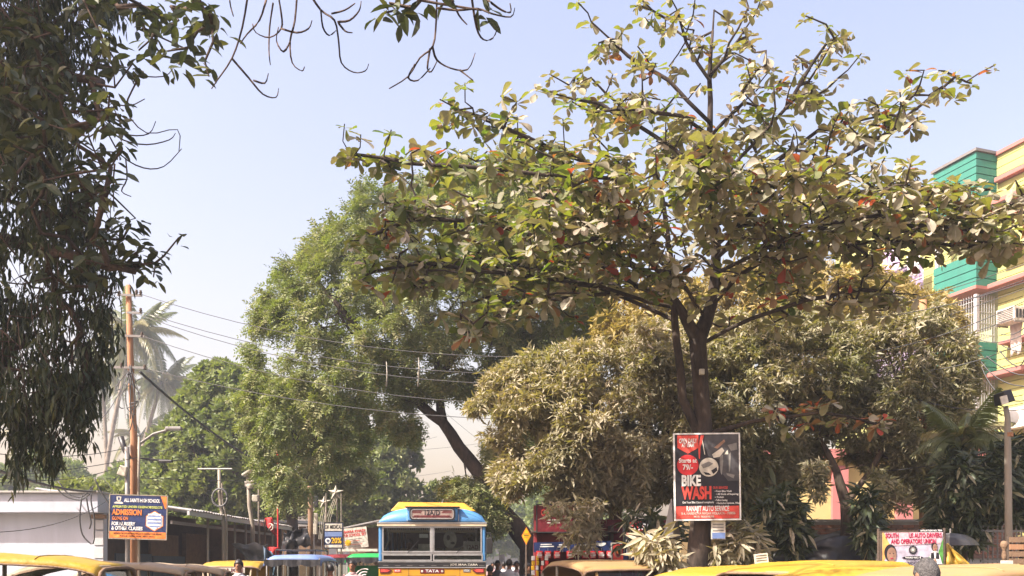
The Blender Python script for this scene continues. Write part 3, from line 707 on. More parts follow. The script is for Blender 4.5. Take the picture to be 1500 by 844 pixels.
leafy_tree('mango_tree', 'wide dusty brown leafed mango tree behind the bike wash board', 'tree', tuple(b),
    [dict(args=(m2, 17.0, 21000, 1.8), kw=dict(holes=0.32, hs=1.3, seed=43, rough=1.0, rf=1.4, clump=(650, 0.35))), dict(args=([(1178, 680), (1208, 680), (1206, 735), (1190, 752), (1180, 720)], 15.6, 150, 0.4), kw=dict(seed=46)), dict(args=([(1276, 690), (1336, 705), (1332, 752), (1310, 742), (1296, 768), (1280, 735)], 15.4, 200, 0.5), kw=dict(seed=47))],
    slim_t, 0.21, M['leaf_mango'], [[(tuple(b), 0.10), (tuple(P(1146, 740, 17.5)), 0.085), (tuple(P(1143, 670, 17.5)), 0.075), (tuple(P(1150, 560, 17.3)), 0.05)],
      [(tuple(P(1122, HY, 17.4)*Vector((1, 1, 0))), 0.07), (tuple(P(1122, 740, 17.4)), 0.06), (tuple(P(1115, 670, 17.4)), 0.055), (tuple(P(1090, 580, 17.3)), 0.04)],
      [(tuple(P(1245, HY, 16.2)*Vector((1, 1, 0))), 0.13), (tuple(P(1240, 740, 16.2)), 0.11), (tuple(P(1225, 690, 16.2)), 0.07), (tuple(P(1200, 640, 16.3)), 0.05)], lp([(1240, 735), (1275, 690), (1300, 640)], 16.2, 0.06, 0.03)],
    'bark', 90, 0.75, -0.3, rlo=0.0, rhi=0.85, single=(lance_leaf, 240), ss=0.85, k=0.010, maxr=0.06)
b = P(1090, HY, 21); b.z = -0.1
leafy_tree('mango_tree', 'golden flowering mango crown rising behind the almond tree stems', 'tree', tuple(b),
    [dict(args=([(860, 520), (880, 440), (960, 405), (1060, 385), (1150, 378), (1240, 368), (1310, 395), (1400, 435), (1430, 490), (1300, 520), (1100, 530), (960, 540)], 21, 7500, 1.6), kw=dict(holes=0.22, hs=1.3, seed=44, clump=(260, 0.4)))],
    slim_t, 0.28, M['leaf_gold'], [[(tuple(b), 0.18), (tuple(P(1090, 700, 21)), 0.15), (tuple(P(1090, 560, 21)), 0.1)]], 'bark', 50, 0.7, 0.1, k=0.012)
# dark mango beside the lamp post, young mangoes under the board
b = P(1412, HY, 14); b.z = -0.1
leafy_tree('mango_tree', 'dark green bushy mango tree crowding the street lamp', 'tree', tuple(b),
    [dict(args=([(1362, 800), (1368, 720), (1372, 650), (1400, 640), (1440, 660), (1480, 640), (1530, 640), (1530, 760), (1470, 770), (1440, 820), (1400, 825)], 14, 1500, 1.0), kw=dict(holes=0.32, hs=1.3, seed=45))],
    mango_t, 0.32, M['leaf_shade'], [[(tuple(b), 0.05), (tuple(P(1414, 780, 14)), 0.045), (tuple(P(1420, 700, 14)), 0.03)], lp([(1412, 810), (1440, 770), (1465, 720)], 14, 0.03, 0.02)], 'bark', 50, 0.6, -0.5, single=(lance_leaf, 120), k=0.010, maxr=0.04)
for (px, D, pl_, n, sd, lab, mt, rl) in (
    (962, 11.6, [(925, 806), (940, 785), (975, 780), (998, 800), (1000, 835), (975, 850), (945, 830)], 60, 51, 'young mango with pale drooping leaves beside the front facing autorickshaw', 'leaf_mango', 0.4),
    (1075, 12.6, [(1035, 800), (1050, 775), (1090, 765), (1118, 790), (1120, 825), (1080, 832), (1040, 828)], 120, 52, 'young mango with striped drooping leaves below the bike wash board', 'leaf_mango', 0.1),
    (1168, 13.2, [(1105, 790), (1100, 720), (1125, 690), (1160, 700), (1178, 740), (1186, 780), (1170, 815), (1140, 795)], 200, 53, 'young dark mango with long hanging leaves behind the yellow canopies', 'leaf_shade', 0.2),
    (1268, 12.6, [(1252, 745), (1258, 715), (1282, 720), (1290, 770), (1285, 815), (1266, 815), (1258, 790)], 90, 54, 'slender dark hanging mango sprig between trunk and union banner', 'leaf_shade', 0.1),
    (940, 13.8, [(905, 800), (915, 750), (950, 742), (990, 760), (1005, 800), (980, 815), (940, 800)], 60, 55, 'leaning mango shoot in front of the second cola board', 'leaf_shade', 0.3)):
    b = P(px, HY, D); b.z = -0.1; ys = min(q[1] for q in pl_)
    leafy_tree('young_mango', lab, 'tree', tuple(b), [dict(args=(pl_, D, n, 0.45), kw=dict(seed=sd))], mango_t, 0.36, M[mt],
        [[(tuple(b), 0.03), (tuple(P(px, ys+40, D)), 0.022)]], 'bark', 20, 0.5, -0.55, rlo=rl, single=(lance_leaf, 40), k=0.007, maxr=0.02)

# ------------------------------------------------------------------ the near tree whose strands hang into the picture
def hanging_tree():
    b = Vector((-7.1, 10.2, -0.1))
    T = planted('hanging_tree', 'dark near tree with long leafy strands hanging down at the picture edge', 'tree', tuple(b))
    D = 9.6
    trunk = [(tuple(b), 0.34), ((-7.2, 10.1, 3.2), 0.28), ((-7.0, 9.9, 6.4), 0.22), ((-6.7, 9.7, 9.0), 0.14)]
    bo = [lp([(-120, 330), (0, 350), (90, 370), (160, 392), (205, 388)], D, 0.09, 0.02, -0.8), lp([(-130, 180), (-20, 140), (80, 110), (150, 120)], D, 0.10, 0.03, -0.6),
          lp([(-120, 20), (0, -30), (120, -60), (240, -60), (330, -40)], D, 0.10, 0.035, -2.2), lp([(330, -40), (450, -70), (560, -55), (640, -40)], D-2.2, 0.035, 0.018, -0.6), lp([(-120, 420), (0, 440), (70, 450)], D, 0.07, 0.02, 0.8),
          lp([(-130, 100), (-20, 60), (60, 20), (110, -20)], D, 0.08, 0.03, 1.0)]
    # strands: where they start, how far down they reach
    strands = []
    def vol(poly, n, seed, th, holes=0.43): return crown_points(poly, D, n, th, holes=holes, hs=1.5, seed=seed, rough=0.35, rf=2.0, shell=0.8)
    mass = vol([(-60, -70), (195, -70), (188, 30), (150, 95), (160, 180), (132, 250), (150, 300), (178, 340), (180, 400), (166, 440), (168, 500), (152, 565), (100, 600), (40, 610), (-60, 650)], 1500, 61, 1.3)
    tails = np.vstack([vol(q, n_, 62+k_, 0.5, 0.0) for k_, (q, n_) in enumerate((([(8, 590), (48, 590), (42, 680), (30, 712), (15, 670)], 60), ([(52, 580), (92, 580), (88, 670), (74, 712), (55, 660)], 75), ([(98, 550), (142, 550), (138, 630), (120, 662), (104, 640)], 70), ([(-40, 600), (0, 600), (-4, 660), (-30, 670)], 40)))])
    for p_ in np.vstack([mass, tails])[::3]:
        q_ = p_+np.array([rng.normal(0, 0.10), rng.normal(0, 0.10), rng.uniform(0.25, 0.7)]); strands.append((q_, p_))
    sel = [a for a, b_ in strands[::2]]
    broad = []      # broad leafed shoots at the right hand edge
    for (x, y, d) in [(205, 20, 8.2), (225, 50, 8.1), (245, 75, 8.0), (262, 30, 8.0), (275, 70, 7.9), (290, 45, 7.8), (300, 20, 7.7), (300, 90, 7.7), (306, 112, 7.7), (280, 15, 7.8), (250, 10, 8), (262, 95, 7.9), (235, 25, 8.1), (312, 62, 7.6),
                      (190, 400, 8.9), (205, 380, 8.8), (180, 350, 8.9), (192, 330, 8.9), (212, 362, 8.8), (170, 318, 9), (160, 372, 9), (228, 385, 8.8), (150, 340, 9.1), (240, 375, 8.7), (262, 348, 8.7), (120, 400, 9.2), (140, 420, 9.2),
                      (195, 92, 8.6), (198, 112, 8.6), (580, 15, 6.6), (605, 12, 6.6), (560, 20, 6.6), (640, 5, 6.5), (705, 15, 6.4), (615, 0, 6.5), (570, 5, 6.6)]:
        broad.append(np.array(P(x, y, d)))
    for k in range(150):
        x_ = rng.uniform(-30, 165); broad.append(np.array(P(x_+abs(rng.normal(0, 14)), rng.uniform(-40, 300), rng.uniform(7.6, 9.6))))
    for k in range(30):
        broad.append(np.array(P(rng.uniform(-30, 150), rng.uniform(290, 420), rng.uniform(8.4, 9.4))))
    for k in range(14): broad.append(np.array(P(rng.uniform(198, 318), rng.uniform(-10, 100), rng.uniform(7.7, 8.3))))
    for k in range(10): broad.append(np.array(P(rng.uniform(150, 225), rng.uniform(320, 410), rng.uniform(8.6, 9.2))))
    A = np.array(sel+broad)
    sp, pa, fr = skeleton([trunk]+bo)
    pos, par, r, tips, w = grow(sp, pa, fr, A, step=0.25, k=0.007, ex=0.45, rmin=0.004, sag=0.12, bias=0.2, maxr=0.04)
    limbs_mesh(pos, par, r, w).build('trunk', M['twig'], T, smooth=True)
    lpz, la, lnn, ls, lr, lt = [], [], [], [], [], []
    st = MB()
    for a, b_ in strands:
        m = 5; sw = rng.normal(0, 0.05, 3)
        st.tube([a+(b_-a)*t+sw*math.sin(t*3.1) for t in np.linspace(0, 1, m)], [0.006-0.0035*t for t in np.linspace(0, 1, m)], 3, cap=False)
    for p in np.vstack([mass, tails]):
        for q in range(int(rng.integers(7, 13))):
            a = rng.uniform(0, 6.28); c = rng.uniform(0.15, 1.0)
            lpz.append(p+rng.normal(0, 1, 3)*np.array([0.05, 0.05, 0.09])); la.append((math.cos(a)*c, math.sin(a)*c, -1+0.5*rng.uniform(0, 1)**2)); lnn.append((math.cos(a), math.sin(a), 0.4)); ls.append(rng.uniform(0.08, 0.17)); lr.append(rng.uniform(0, 0.75) if rng.uniform() < 0.93 else rng.uniform(0.8, 1)); lt.append(rng.integers(0, 3))
    st.build('strands', M['twig'], T, fixn=False)
    lpz = np.array(lpz); ls = np.array(ls); rot = frames(np.array(la), np.array(lnn)); lr = np.array(lr); lt = np.array(lt)
    pick = near_pick(lpz, 30, ls, 0); rest = np.setdiff1d(np.arange(len(lpz)), pick)
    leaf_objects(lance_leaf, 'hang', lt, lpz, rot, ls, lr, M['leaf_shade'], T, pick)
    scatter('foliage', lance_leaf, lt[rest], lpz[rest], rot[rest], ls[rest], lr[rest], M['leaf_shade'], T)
    bp, ba, bn, bs, br, bt = [], [], [], [], [], []
    for c in broad:
        for q in range(int(rng.integers(4, 8))):
            a = rng.uniform(0, 6.28)
            bp.append(c+rng.normal(0, 0.05, 3)); ba.append((math.cos(a), math.sin(a)*0.8, rng.uniform(-1.1, 0.25))); bn.append((rng.normal(0, .5), rng.normal(0, .5), 1)); bs.append(rng.uniform(0.10, 0.19)); br.append(rng.uniform(0.1, 1)); bt.append(rng.integers(0, 3))
    bp = np.array(bp); bs = np.array(bs)
    bt = np.array(bt); br = np.array(br); brot = frames(np.array(ba, float), np.array(bn, float)); pick = near_pick(bp, 265, bs, 40); rest = np.setdiff1d(np.arange(len(bp)), pick)
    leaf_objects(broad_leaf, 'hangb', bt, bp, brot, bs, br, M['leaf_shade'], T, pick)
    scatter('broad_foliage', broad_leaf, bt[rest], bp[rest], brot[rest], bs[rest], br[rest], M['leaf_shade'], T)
    # unseen rest of the crown, added where it shades the hanging strands
    up = np.array([-8.9, 7.4, 9.4])+rand_dirs(2600)*(rng.uniform(0.2, 1, 2600)**0.4)[:, None]*np.array([2.7, 2.6, 2.2])
    up = np.vstack([up, np.array([-7.2, 9.4, 10.6])+rand_dirs(1600)*(rng.uniform(0.2, 1, 1600)**0.4)[:, None]*np.array([2.4, 2.0, 1.4])])
    scatter('unseen_shade_crown', bush_t, rng.integers(0, 4, len(up)), up, frames(nrm(rng.normal(0, 1, up.shape)+np.array([0, 0, -0.4])), nrm(UPZ+rng.normal(0, .3, up.shape))), rng.uniform(0.3, 0.5, len(up)), rng.uniform(0, 1, len(up)), M['leaf_shade'], T)
    # bare hooked twigs against the sky
    tw = [  # polylines in the picture, distance
        ([(200, 120), (185, 160), (215, 195), (260, 190), (262, 222)], 8.8), ([(150, 60), (175, 95), (200, 110), (240, 112), (255, 98)], 8.8), ([(152, 130), (165, 150), (190, 155), (212, 145)], 8.9),
        ([(150, 165), (165, 185), (190, 198), (218, 196), (228, 178)], 8.9), ([(155, 185), (180, 205), (215, 212), (248, 205), (257, 195)], 8.9), ([(158, 195), (178, 228), (210, 246), (240, 244), (266, 218)], 8.9), ([(184, 232), (186, 262), (178, 280), (192, 288)], 8.9), ([(168, 240), (166, 270), (167, 310)], 8.9),
        ([(365, -20), (355, 40), (340, 85), (318, 118), (310, 130)], 7.3), ([(340, 86), (365, 115), (385, 138), (404, 143), (408, 130)], 7.3), ([(372, 118), (388, 122), (393, 108)], 7.3),
        ([(405, -20), (412, 20), (412, 42), (395, 55), (375, 48), (370, 35)], 7.2), ([(412, 42), (435, 48), (452, 42), (457, 30)], 7.2), ([(436, -20), (432, 30), (425, 60), (428, 92), (442, 104), (446, 98)], 7.1), ([(390, 0), (380, 30), (362, 50), (352, 64)], 7.2), ([(400, 5), (395, 40), (394, 75), (396, 95)], 7.2), ([(425, 62), (415, 76), (405, 60), (408, 40)], 7.2),
        ([(450, -15), (470, 15), (490, 30), (496, 60), (500, 92), (518, 106), (535, 104), (540, 94)], 7.0), ([(470, 15), (473, 40), (482, 52), (492, 45)], 7.0), ([(486, 20), (505, 15), (520, 5)], 7.0), ([(495, 32), (512, 30), (526, 16), (529, 2)], 7.0), ([(496, 34), (506, 46), (516, 48)], 7.0),
        ([(640, -20), (639, 30), (634, 68), (615, 85), (598, 112), (570, 130)], 6.5), ([(634, 70), (640, 88), (660, 100), (685, 102), (696, 78)], 6.5), ([(674, 103), (693, 118)], 6.5), ([(630, 72), (626, 100), (632, 105), (640, 90)], 6.5), ([(608, 95), (598, 114), (612, 118), (630, 100)], 6.5), ([(641, 12), (670, 15), (700, 13), (720, 20), (748, 25), (754, 12)], 6.4), ([(660, -5), (672, 22), (684, 36)], 6.5), ([(690, -10), (698, 40), (708, 58), (722, 56), (730, 38)], 6.4), ([(714, 0), (735, 15), (748, 18), (747, 5)], 6.4), ([(335, -10), (338, 10), (342, 24)], 7.3)]
    for pts, d in tw:
        n = len(pts); fine = []
        for i in range(n-1):
            for s in range(3): 
                t = s/3; a = pts[max(0, i-1)]; b0 = pts[i]; c = pts[i+1]; e = pts[min(n-1, i+2)]
                def cr(a, b, c, e): return 0.5*((2*b)+(-a+c)*t+(2*a-5*b+4*c-e)*t*t+(-a+3*b-3*c+e)*t**3)
                fine.append((cr(a[0], b0[0], c[0], e[0]), cr(a[1], b0[1], c[1], e[1])))
        fine.append(pts[-1]); m = len(fine)
        MB().tube([P(x, y, d+0.15*math.sin(i*0.8+x)) for i, (x, y) in enumerate(fine)], [0.0095-0.006*i/m for i in range(m)], 4).build('twig', M['twig'], T, smooth=True)
hanging_tree()

# ------------------------------------------------------------------ palms
def frond_mesh(L, nl, ll, droop, seed, w=0.05):
    r = random.Random(seed); mb = MB(); pts = []
    for i in range(9):
        t = i/8; pts.append(Vector((L*t*(1-0.18*droop*t), 0, L*(0.28*t-droop*t*t))))
    mb.tube(pts, [0.035*(1-t/8*0.85) for t in range(9)], 4, 0, cap=False)
    for k in range(nl):
        t = 0.14+0.86*k/nl; i = min(7, int(t*8)); f = t*8-i; p = pts[i]+(pts[i+1]-pts[i])*f; d = (pts[i+1]-pts[i]).normalized()
        l = ll*(math.sin(math.pi*min(1, 0.2+0.85*t))*0.75+0.25)*r.uniform(.85, 1.1)
        for s in (-1, 1):
            out = (d*0.55+Vector((0, s, 0))*0.75+Vector((0, 0, -0.35-0.3*droop-r.uniform(0, .25)))).normalized()
            mid = p+out*l*0.5; tip = p+out*l*0.8+Vector((0, 0, -0.28*l)); wd = d*w
            mb.add([p-wd*0.5, p+wd*0.5, mid+wd, mid-wd, tip], [(0, 1, 2, 3), (3, 2, 4)], 0)
    me = mb.mesh('frond', M['leaf_palm']); a = me.attributes.new('rnd', 'FLOAT', 'POINT')
    v = r.uniform(0.1, 0.9); a.data.foreach_set('value', np.full(len(me.vertices), v, np.float32)); return me
coco = [frond_mesh(3.0, 30, 0.75, d, 600+i) for i, d in enumerate((0.35, 0.7, 1.0, 1.25, 1.5))]
areca = [frond_mesh(1.0, 22, 0.40, d, 700+i, 0.022) for i, d in enumerate((0.2, 0.45, 0.7, 0.9))]
def palm(label, base_px, top, D, fr, n, sc_, r0, name='coconut_palm', group=None):
    b = P(base_px, HY, D); b.z = -0.1
    T = planted(name, label, 'palm', tuple(b), group)
    t = P(top[0], top[1], D); pts = []; m = 8
    for i in range(m+1):
        q = i/m; p = b.lerp(t, q); p.x += (t.x-b.x)*0.18*math.sin(math.pi*q)*(-1); pts.append(p)
    MB().tube(pts, [r0*(1.15-0.4*i/m) for i in range(m+1)], 8).build('trunk', M['bark_palm'], T, smooth=True)
    for k in range(n):
        a = k*2.399+rng.uniform(-.2, .2); q = k/n; me = fr[min(len(fr)-1, int(q*len(fr)))]
        el = R(62-105*q)
        mw = Matrix.Translation(t) @ Matrix.Rotation(a, 4, 'Z') @ Matrix.Rotation(-el*0.75, 4, 'Y') @ Matrix.Scale(sc_*rng.uniform(.85, 1.1), 4)
        link_mesh('frond', me, T, mw)
palm('tall coconut palm right behind the rusty utility pole', 140, (196, 488), 88, coco, 30, 1.8, 0.24)
palm('coconut palm with greyish drooping fronds beside the rusty pole', 178, (238, 560), 92, coco, 28, 1.7, 0.24)
palm('half hidden coconut palm between the hanging strands and the pole', 160, (150, 545), 95, coco, 28, 1.7, 0.24)
palm('pale coconut palm far behind the lowest hanging strands', 30, (48, 640), 100, coco, 18, 1.5, 0.22)
palm('short coconut palm low over the lime shrub', 205, (205, 640), 98, coco, 18, 1.4, 0.22)
palm('small areca palm in front of the green balconies', 1412, (1412, 640), 14.6, areca, 18, 0.95, 0.05, 'areca_palm')
# ------------------------------------------------------------------ ground, street, pavements
def struct(o): o['kind'] = 'structure'; return o
struct(MB().span((-700, -60, -0.20), (700, 1400, 0.0)).build('ground', M['earth']))
struct(MB().span((-7.2, -30, -0.1), (1.6, 420, 0.006)).build('road', M['asphalt']))
struct(MB().span((1.6, -30, -0.1), (9.5, 10.5, 0.006)).build('road_apron', M['asphalt']))
struct(MB().span((-12, 14, -0.1), (-7.35, 300, 0.13)).build('pavement_left', M['paving']))
struct(MB().span((1.75, 11.2, -0.1), (14, 300, 0.13)).build('pavement_right', M['paving']))
k = struct(MB().span((-7.35, 14, -0.1), (-7.2, 300, 0.14)).build('kerb_left', M['kerb'], bevel=0.02))
k = struct(MB().span((1.6, 11.2, -0.1), (1.75, 300, 0.14)).build('kerb_right', M['kerb'], bevel=0.02))
rm = struct(MB().span((-2.85, -30, 0.006), (-2.75, -27, 0.010)).build('road_marking', M['line']))
for i in range(24):
    MB().span((-2.85, -24+i*6, 0.0062), (-2.75, -21+i*6, 0.010)).build('dash', M['line'], rm)

# ------------------------------------------------------------------ yellow block with green balconies
M['bl_yellow'] = paint('bl_yellow', (0.40, 0.41, 0.15), 0.75, 0.35, (0.27, 0.26, 0.12), 1.6, 0.2, streak=True)
M['bl_teal'] = paint('bl_teal', (0.03, 0.185, 0.14), 0.65, 0.5, (0.028, 0.115, 0.09), 2.0, 0.2, streak=True)
M['bl_teal_dk'] = paint('bl_teal_dk', (0.02, 0.17, 0.14), 0.7, 0.3)
M['bl_pink'] = paint('bl_pink', (0.36, 0.145, 0.125), 0.75, 0.4, (0.33, 0.16, 0.13), 1.5, 0.2)
M['bl_olive'] = paint('bl_olive', (0.36, 0.37, 0.21), 0.8, 0.4, None, 1.0, 0.2, streak=True)
M['bl_lilac'] = paint('bl_lilac', (0.30, 0.22, 0.36), 0.7, 0.4, (0.30, 0.24, 0.34), 3.0)
def yellow_block():
    wd = Vector((0.327, -0.945, 0)); nm = Vector((-0.945, -0.327, 0))
    C0 = Vector(((1430-CX)*33/F, 33, 0))
    org = C0-nm*1.0                       # foot of the wall below the near corner of the balconies
    rz = math.atan2(wd.y, wd.x)
    T = thing('apartment_block', 'yellow apartment block with green ribbed balconies and pink ledges', 'building', org, rz)
    # local: x along the wall towards the street lamp, -y out over the street... (outward = +y * side)
    side = 1 if (Matrix.Rotation(rz, 3, 'Z') @ Vector((0, 1, 0))).dot(nm) > 0 else -1
    def S(a, b, mi=0, mb=None):
        mb = mb or MB(); return mb.span((a[0], a[1]*side, a[2]), (b[0], b[1]*side, b[2]), mi)
    Z0 = [2.6, 5.65, 8.7, 12.0]           # feet of the balcony parapets
    S((-9, -7, 0), (14, -0.14, 16.2)).build('wall', M['bl_olive'], T)
    # facing strips of the yellow wall with recessed joints, as far as openings leave room
    openings = []
    for z in Z0+[15.1]:
        openings.append((1.2, 3.2, z-2.35, z-0.9)); openings.append((5.2, 7.2, z-2.35, z-0.9)); openings.append((-6.6, -3.6, z-2.35, z-0.75))
        openings.append((-2.0, 0.05, z-2.35, z-0.05))
    z = 0.3
    while z < 16.9:
        h = 0.30; xs = [(-9.0, 14.0)]
        for (x0, x1, z0, z1) in openings:
            if z1 > z+0.05 and z0 < z+h-0.05:
                nx = []
                for a, b in xs:
                    if x1 <= a or x0 >= b: nx.append((a, b)); continue
                    if x0 > a: nx.append((a, x0))
                    if x1 < b: nx.append((x1, b))
                xs = nx
        for a, b in xs:
            if b-a > 0.05: S((a, -0.14, z), (b, 0.0, z+h-0.025)).build('wall_strip', M['bl_yellow'], T)
        z += h
    # ledges
    for zz in (16.02, 15.05, 12.0, 8.7, 5.6, 2.55):
        S((0.06, -0.1, zz-0.12), (14.0, 0.55 if zz != 16.02 else 0.22, zz+0.06)).build('ledge', M['bl_pink'], T, bevel=0.03)
        if zz < 15: S((0.5, -0.1, zz+1.0), (14.0, 0.5, zz+1.14)).build('window_hood', M['bl_pink'], T, bevel=0.03)
    S((-9.1, -7.1, 16.95), (14.1, 0.1, 17.08)).build('roof_coping', M['bl_pink'], T)
    # balconies: ribbed parapets
    def ribbed(z0, z1, x0, x1, dep, m='bl_teal'):
        p = MB(); S((x0+0.05, 0.0, z0), (x1-0.05, dep-0.05, z1-0.05), 0, p); o = p.build('balcony', M['bl_teal_dk'], T)
        n = max(2, round((z1-z0)/0.29)); h = (z1-z0)/n
        for i in range(n):
            q = MB(); S((x0, 0.0, z0+i*h+0.012), (x1, dep, z0+(i+1)*h-0.022), 0, q); q.build('rib', M[m], o)
    for i, z in enumerate(Z0):
        ribbed(z, z+1.25, -2.05, 0.0, 1.0)
        S((-2.12, -0.05, z-0.12), (0.07, 1.08, z-0.002)).build('ledge', M['bl_pink'], T)
        # the balcony's back: dark door, white frame
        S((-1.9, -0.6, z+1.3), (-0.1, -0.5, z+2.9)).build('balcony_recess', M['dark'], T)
        d = MB()
        for x in (-1.75, -1.2, -0.65, -0.15): S((x-0.03, -0.30, z+0.1), (x+0.03, -0.25, z+2.8), 0, d)
        for zz in (z+1.9, z+2.75): S((-1.75, -0.30, zz), (-0.15, -0.25, zz+0.06), 0, d)
        d.build('door_frame', M['white_trim'], T)
        S((-1.98, 0.86, z+1.25), (-1.84, 0.98, z+3.0)).build('balcony_post', M['white_trim'], T); S((-0.14, 0.86, z+1.25), (0.0-0.01, 0.98, z+3.0)).build('balcony_post', M['white_trim'], T)
        if i in (1, 2, 0):
            g = MB()
            for k in range(15): S((-1.84+k*0.12, 0.93, z+1.25), (-1.825+k*0.12, 0.945, z+3.0), 0, g)
            for k in range(4): S((-1.95, 0.925, z+1.5+k*0.42), (-0.02, 0.94, z+1.515+k*0.42), 0, g)
            for k in range(7): S((-0.03, 0.1+k*0.12, z+1.25), (-0.015, 0.115+k*0.12, z+3.0), 0, g)
            for k in range(4): S((-0.035, 0.1, z+1.5+k*0.42), (-0.012, 0.9, z+1.515+k*0.42), 0, g)
            g.build('balcony_grille', M['white_trim'], T)
    ribbed(15.1, 17.0, -2.05, 0.0, 1.0)
    S((-2.12, -0.05, 17.0), (0.07, 1.08, 17.1)).build('coping', M['grey_metal'], T)
    # windows
    for z in Z0+[15.1]:
        for (x0, x1) in ((1.2, 3.2), (5.2, 7.2), (-6.6, -3.6)):
            w = MB(); fr = 0.07; z0, z1 = z-2.35, z-(0.9 if x0 > 0 else 0.75)
            S((x0, -0.1, z0), (x1, -0.02, z0+fr), 0, w); S((x0, -0.1, z1-fr), (x1, -0.02, z1), 0, w)
            n = 4
            for k in range(n+1):
                xx = x0+(x1-x0-fr)*k/n; S((xx, -0.1, z0+fr), (xx+fr, -0.02, z1-fr), 0, w)
            S((x0+fr, -0.085, (z0+z1)/2-0.02), (x1-fr, -0.04, (z0+z1)/2+0.02), 0, w)
            o = w.build('window', M['white_trim'], T)
            for k in range(n):
                xa = x0+(x1-x0-fr)*k/n+fr; xb = x0+(x1-x0-fr)*(k+1)/n
                S((xa, -0.075, z0+fr), (xb, -0.065, z1-fr)).build('pane', M['dark_glass'] if x0 > 0 else M['bl_lilac'], o)
            g = MB()
            for k in range(12): S((x0+(x1-x0)*k/12, 0.03, z0), (x0+(x1-x0)*k/12+0.015, 0.045, z1), 0, g)
            for k in range(4): S((x0, 0.028, z0+(z1-z0)*k/3.2), (x1, 0.047, z0+(z1-z0)*k/3.2+0.015), 0, g)
            g.build('grille', M['white_trim'], o)
    def at(x, y, z): return org+Matrix.Rotation(rz, 3, 'Z') @ Vector((x, y*side, z))
    return at, rz, side, T
blk_at, blk_rz, blk_side, blk = yellow_block()
def ac_unit(px, py, D, label, kind):
    T = thing('air_conditioner', label, 'air conditioner', P(px, py, D), blk_rz+(math.pi if blk_side > 0 else 0), 'air conditioners on the yellow block')
    w, d, h = (0.75, 0.55, 0.5) if kind == 0 else (0.95, 0.4, 0.72)
    MB().box((0, 0, 0), (w, d, h)).build('case', M['offwhite'], T, bevel=0.02)
    if kind == 0:
        for k in range(7): MB().box((0, -d/2-0.012, -h*0.36+k*h*0.12), (w*0.86, 0.02, 0.018)).build('louvre', M['grey_metal'], T)
        for k in range(3): MB().box((w/2+0.008, -d*0.28+k*d*0.28, 0), (0.015, d*0.18, h*0.6)).build('side_vent', M['dark'], T)
    else:
        MB().lathe([(0.001, 0.012), (0.24, 0.012), (0.27, 0.0)], (-0.12, -d/2, 0), 20, 0, Matrix.Rotation(R(90), 3, 'X')).build('fan_grille', M['grey_metal'], T, smooth=True)
    MB().beam((-w/2, d/2, -h/2-0.03), (-w/2, -d/2, -h/2-0.03), 0.05, 0.05).beam((w/2, d/2, -h/2-0.03), (w/2, -d/2, -h/2-0.03), 0.05, 0.05).build('bracket', M['grey_metal'], T)
ac_unit(1481, 463, 31.0, 'white window air conditioner sticking out below the washing line', 0)
ac_unit(1494, 612, 31.0, 'boxy outdoor air conditioner unit behind the street lamp head', 1)
# washing on the block
def washing(px, py, D, w, h, rgb, label, seed):
    m = paint('cloth_%d' % seed, rgb, 0.85, 0.3, None, 6); r = random.Random(seed); rows = []
    for i in range(7):
        row = []
        for j in range(9):
            u = j/8-0.5; v = i/6; row.append(Vector((u*w*(1-0.15*v), 0.05*math.sin(u*19+seed)*v+0.02*r.uniform(-1, 1), -v*h*(1+0.08*math.sin(u*9)))))
        rows.append(row)
    o = MB().grid(rows).build('hanging_cloth', m, None, smooth=True, loc=P(px, py, D), rz=blk_rz)
    o.modifiers.new('s', 'SOLIDIFY').thickness = 0.012
    tag(o, label, 'cloth', 'washing on the yellow block')
washing(1489, 470, 31.2, 0.5, 1.15, (0.55, 0.50, 0.44), 'pale cloth drying under the window air conditioner', 1)
washing(1306, 365, 37.5, 1.1, 1.0, (0.50, 0.36, 0.60), 'lilac cloth drying on the far balcony rail', 2)
washing(1338, 372, 36.2, 0.7, 0.9, (0.62, 0.58, 0.60), 'white cloth drying beside the lilac one', 3)

# ------------------------------------------------------------------ pink house glimpsed behind the mango trunks
M['ph_pink'] = paint('ph_pink', (0.55, 0.20, 0.19), 0.8, 0.4, None, 1.2, 0.2); M['ph_yellow'] = paint('ph_yellow', (0.66, 0.50, 0.22), 0.8, 0.3, None, 1.2, 0.2)
T = thing('pink_house', 'pink and yellow house wall glimpsed behind the mango trunks', 'building', P(1270, HY, 25)*Vector((1, 1, 0)))
MB().span((-4.2, 0, 0), (4.0, 6, 4.6)).build('wall', M['ph_yellow'], T)
for x in (-2.6, -0.8, 1.0, 2.8): MB().span((x-0.22, -0.16, 0), (x+0.22, -0.002, 4.4)).build('pilaster', M['ph_pink'], T)
MB().span((-4.3, -0.3, 4.6), (4.1, 6.1, 4.85)).build('roof', M['ph_pink'], T)
MB().span((-4.2, -0.1, 1.0), (4.0, -0.003, 1.25)).build('string_course', M['ph_pink'], T)
for x in (-1.7, 0.1, 1.9):
    w = MB().span((x-0.5, -0.05, 1.6), (x+0.5, -0.003, 2.9)).build('window', M['dark'], T)
    for k in range(5): MB().span((x-0.45+k*0.22, -0.075, 1.62), (x-0.43+k*0.22, -0.055, 2.88)).build('bar', M['white_trim'], w)
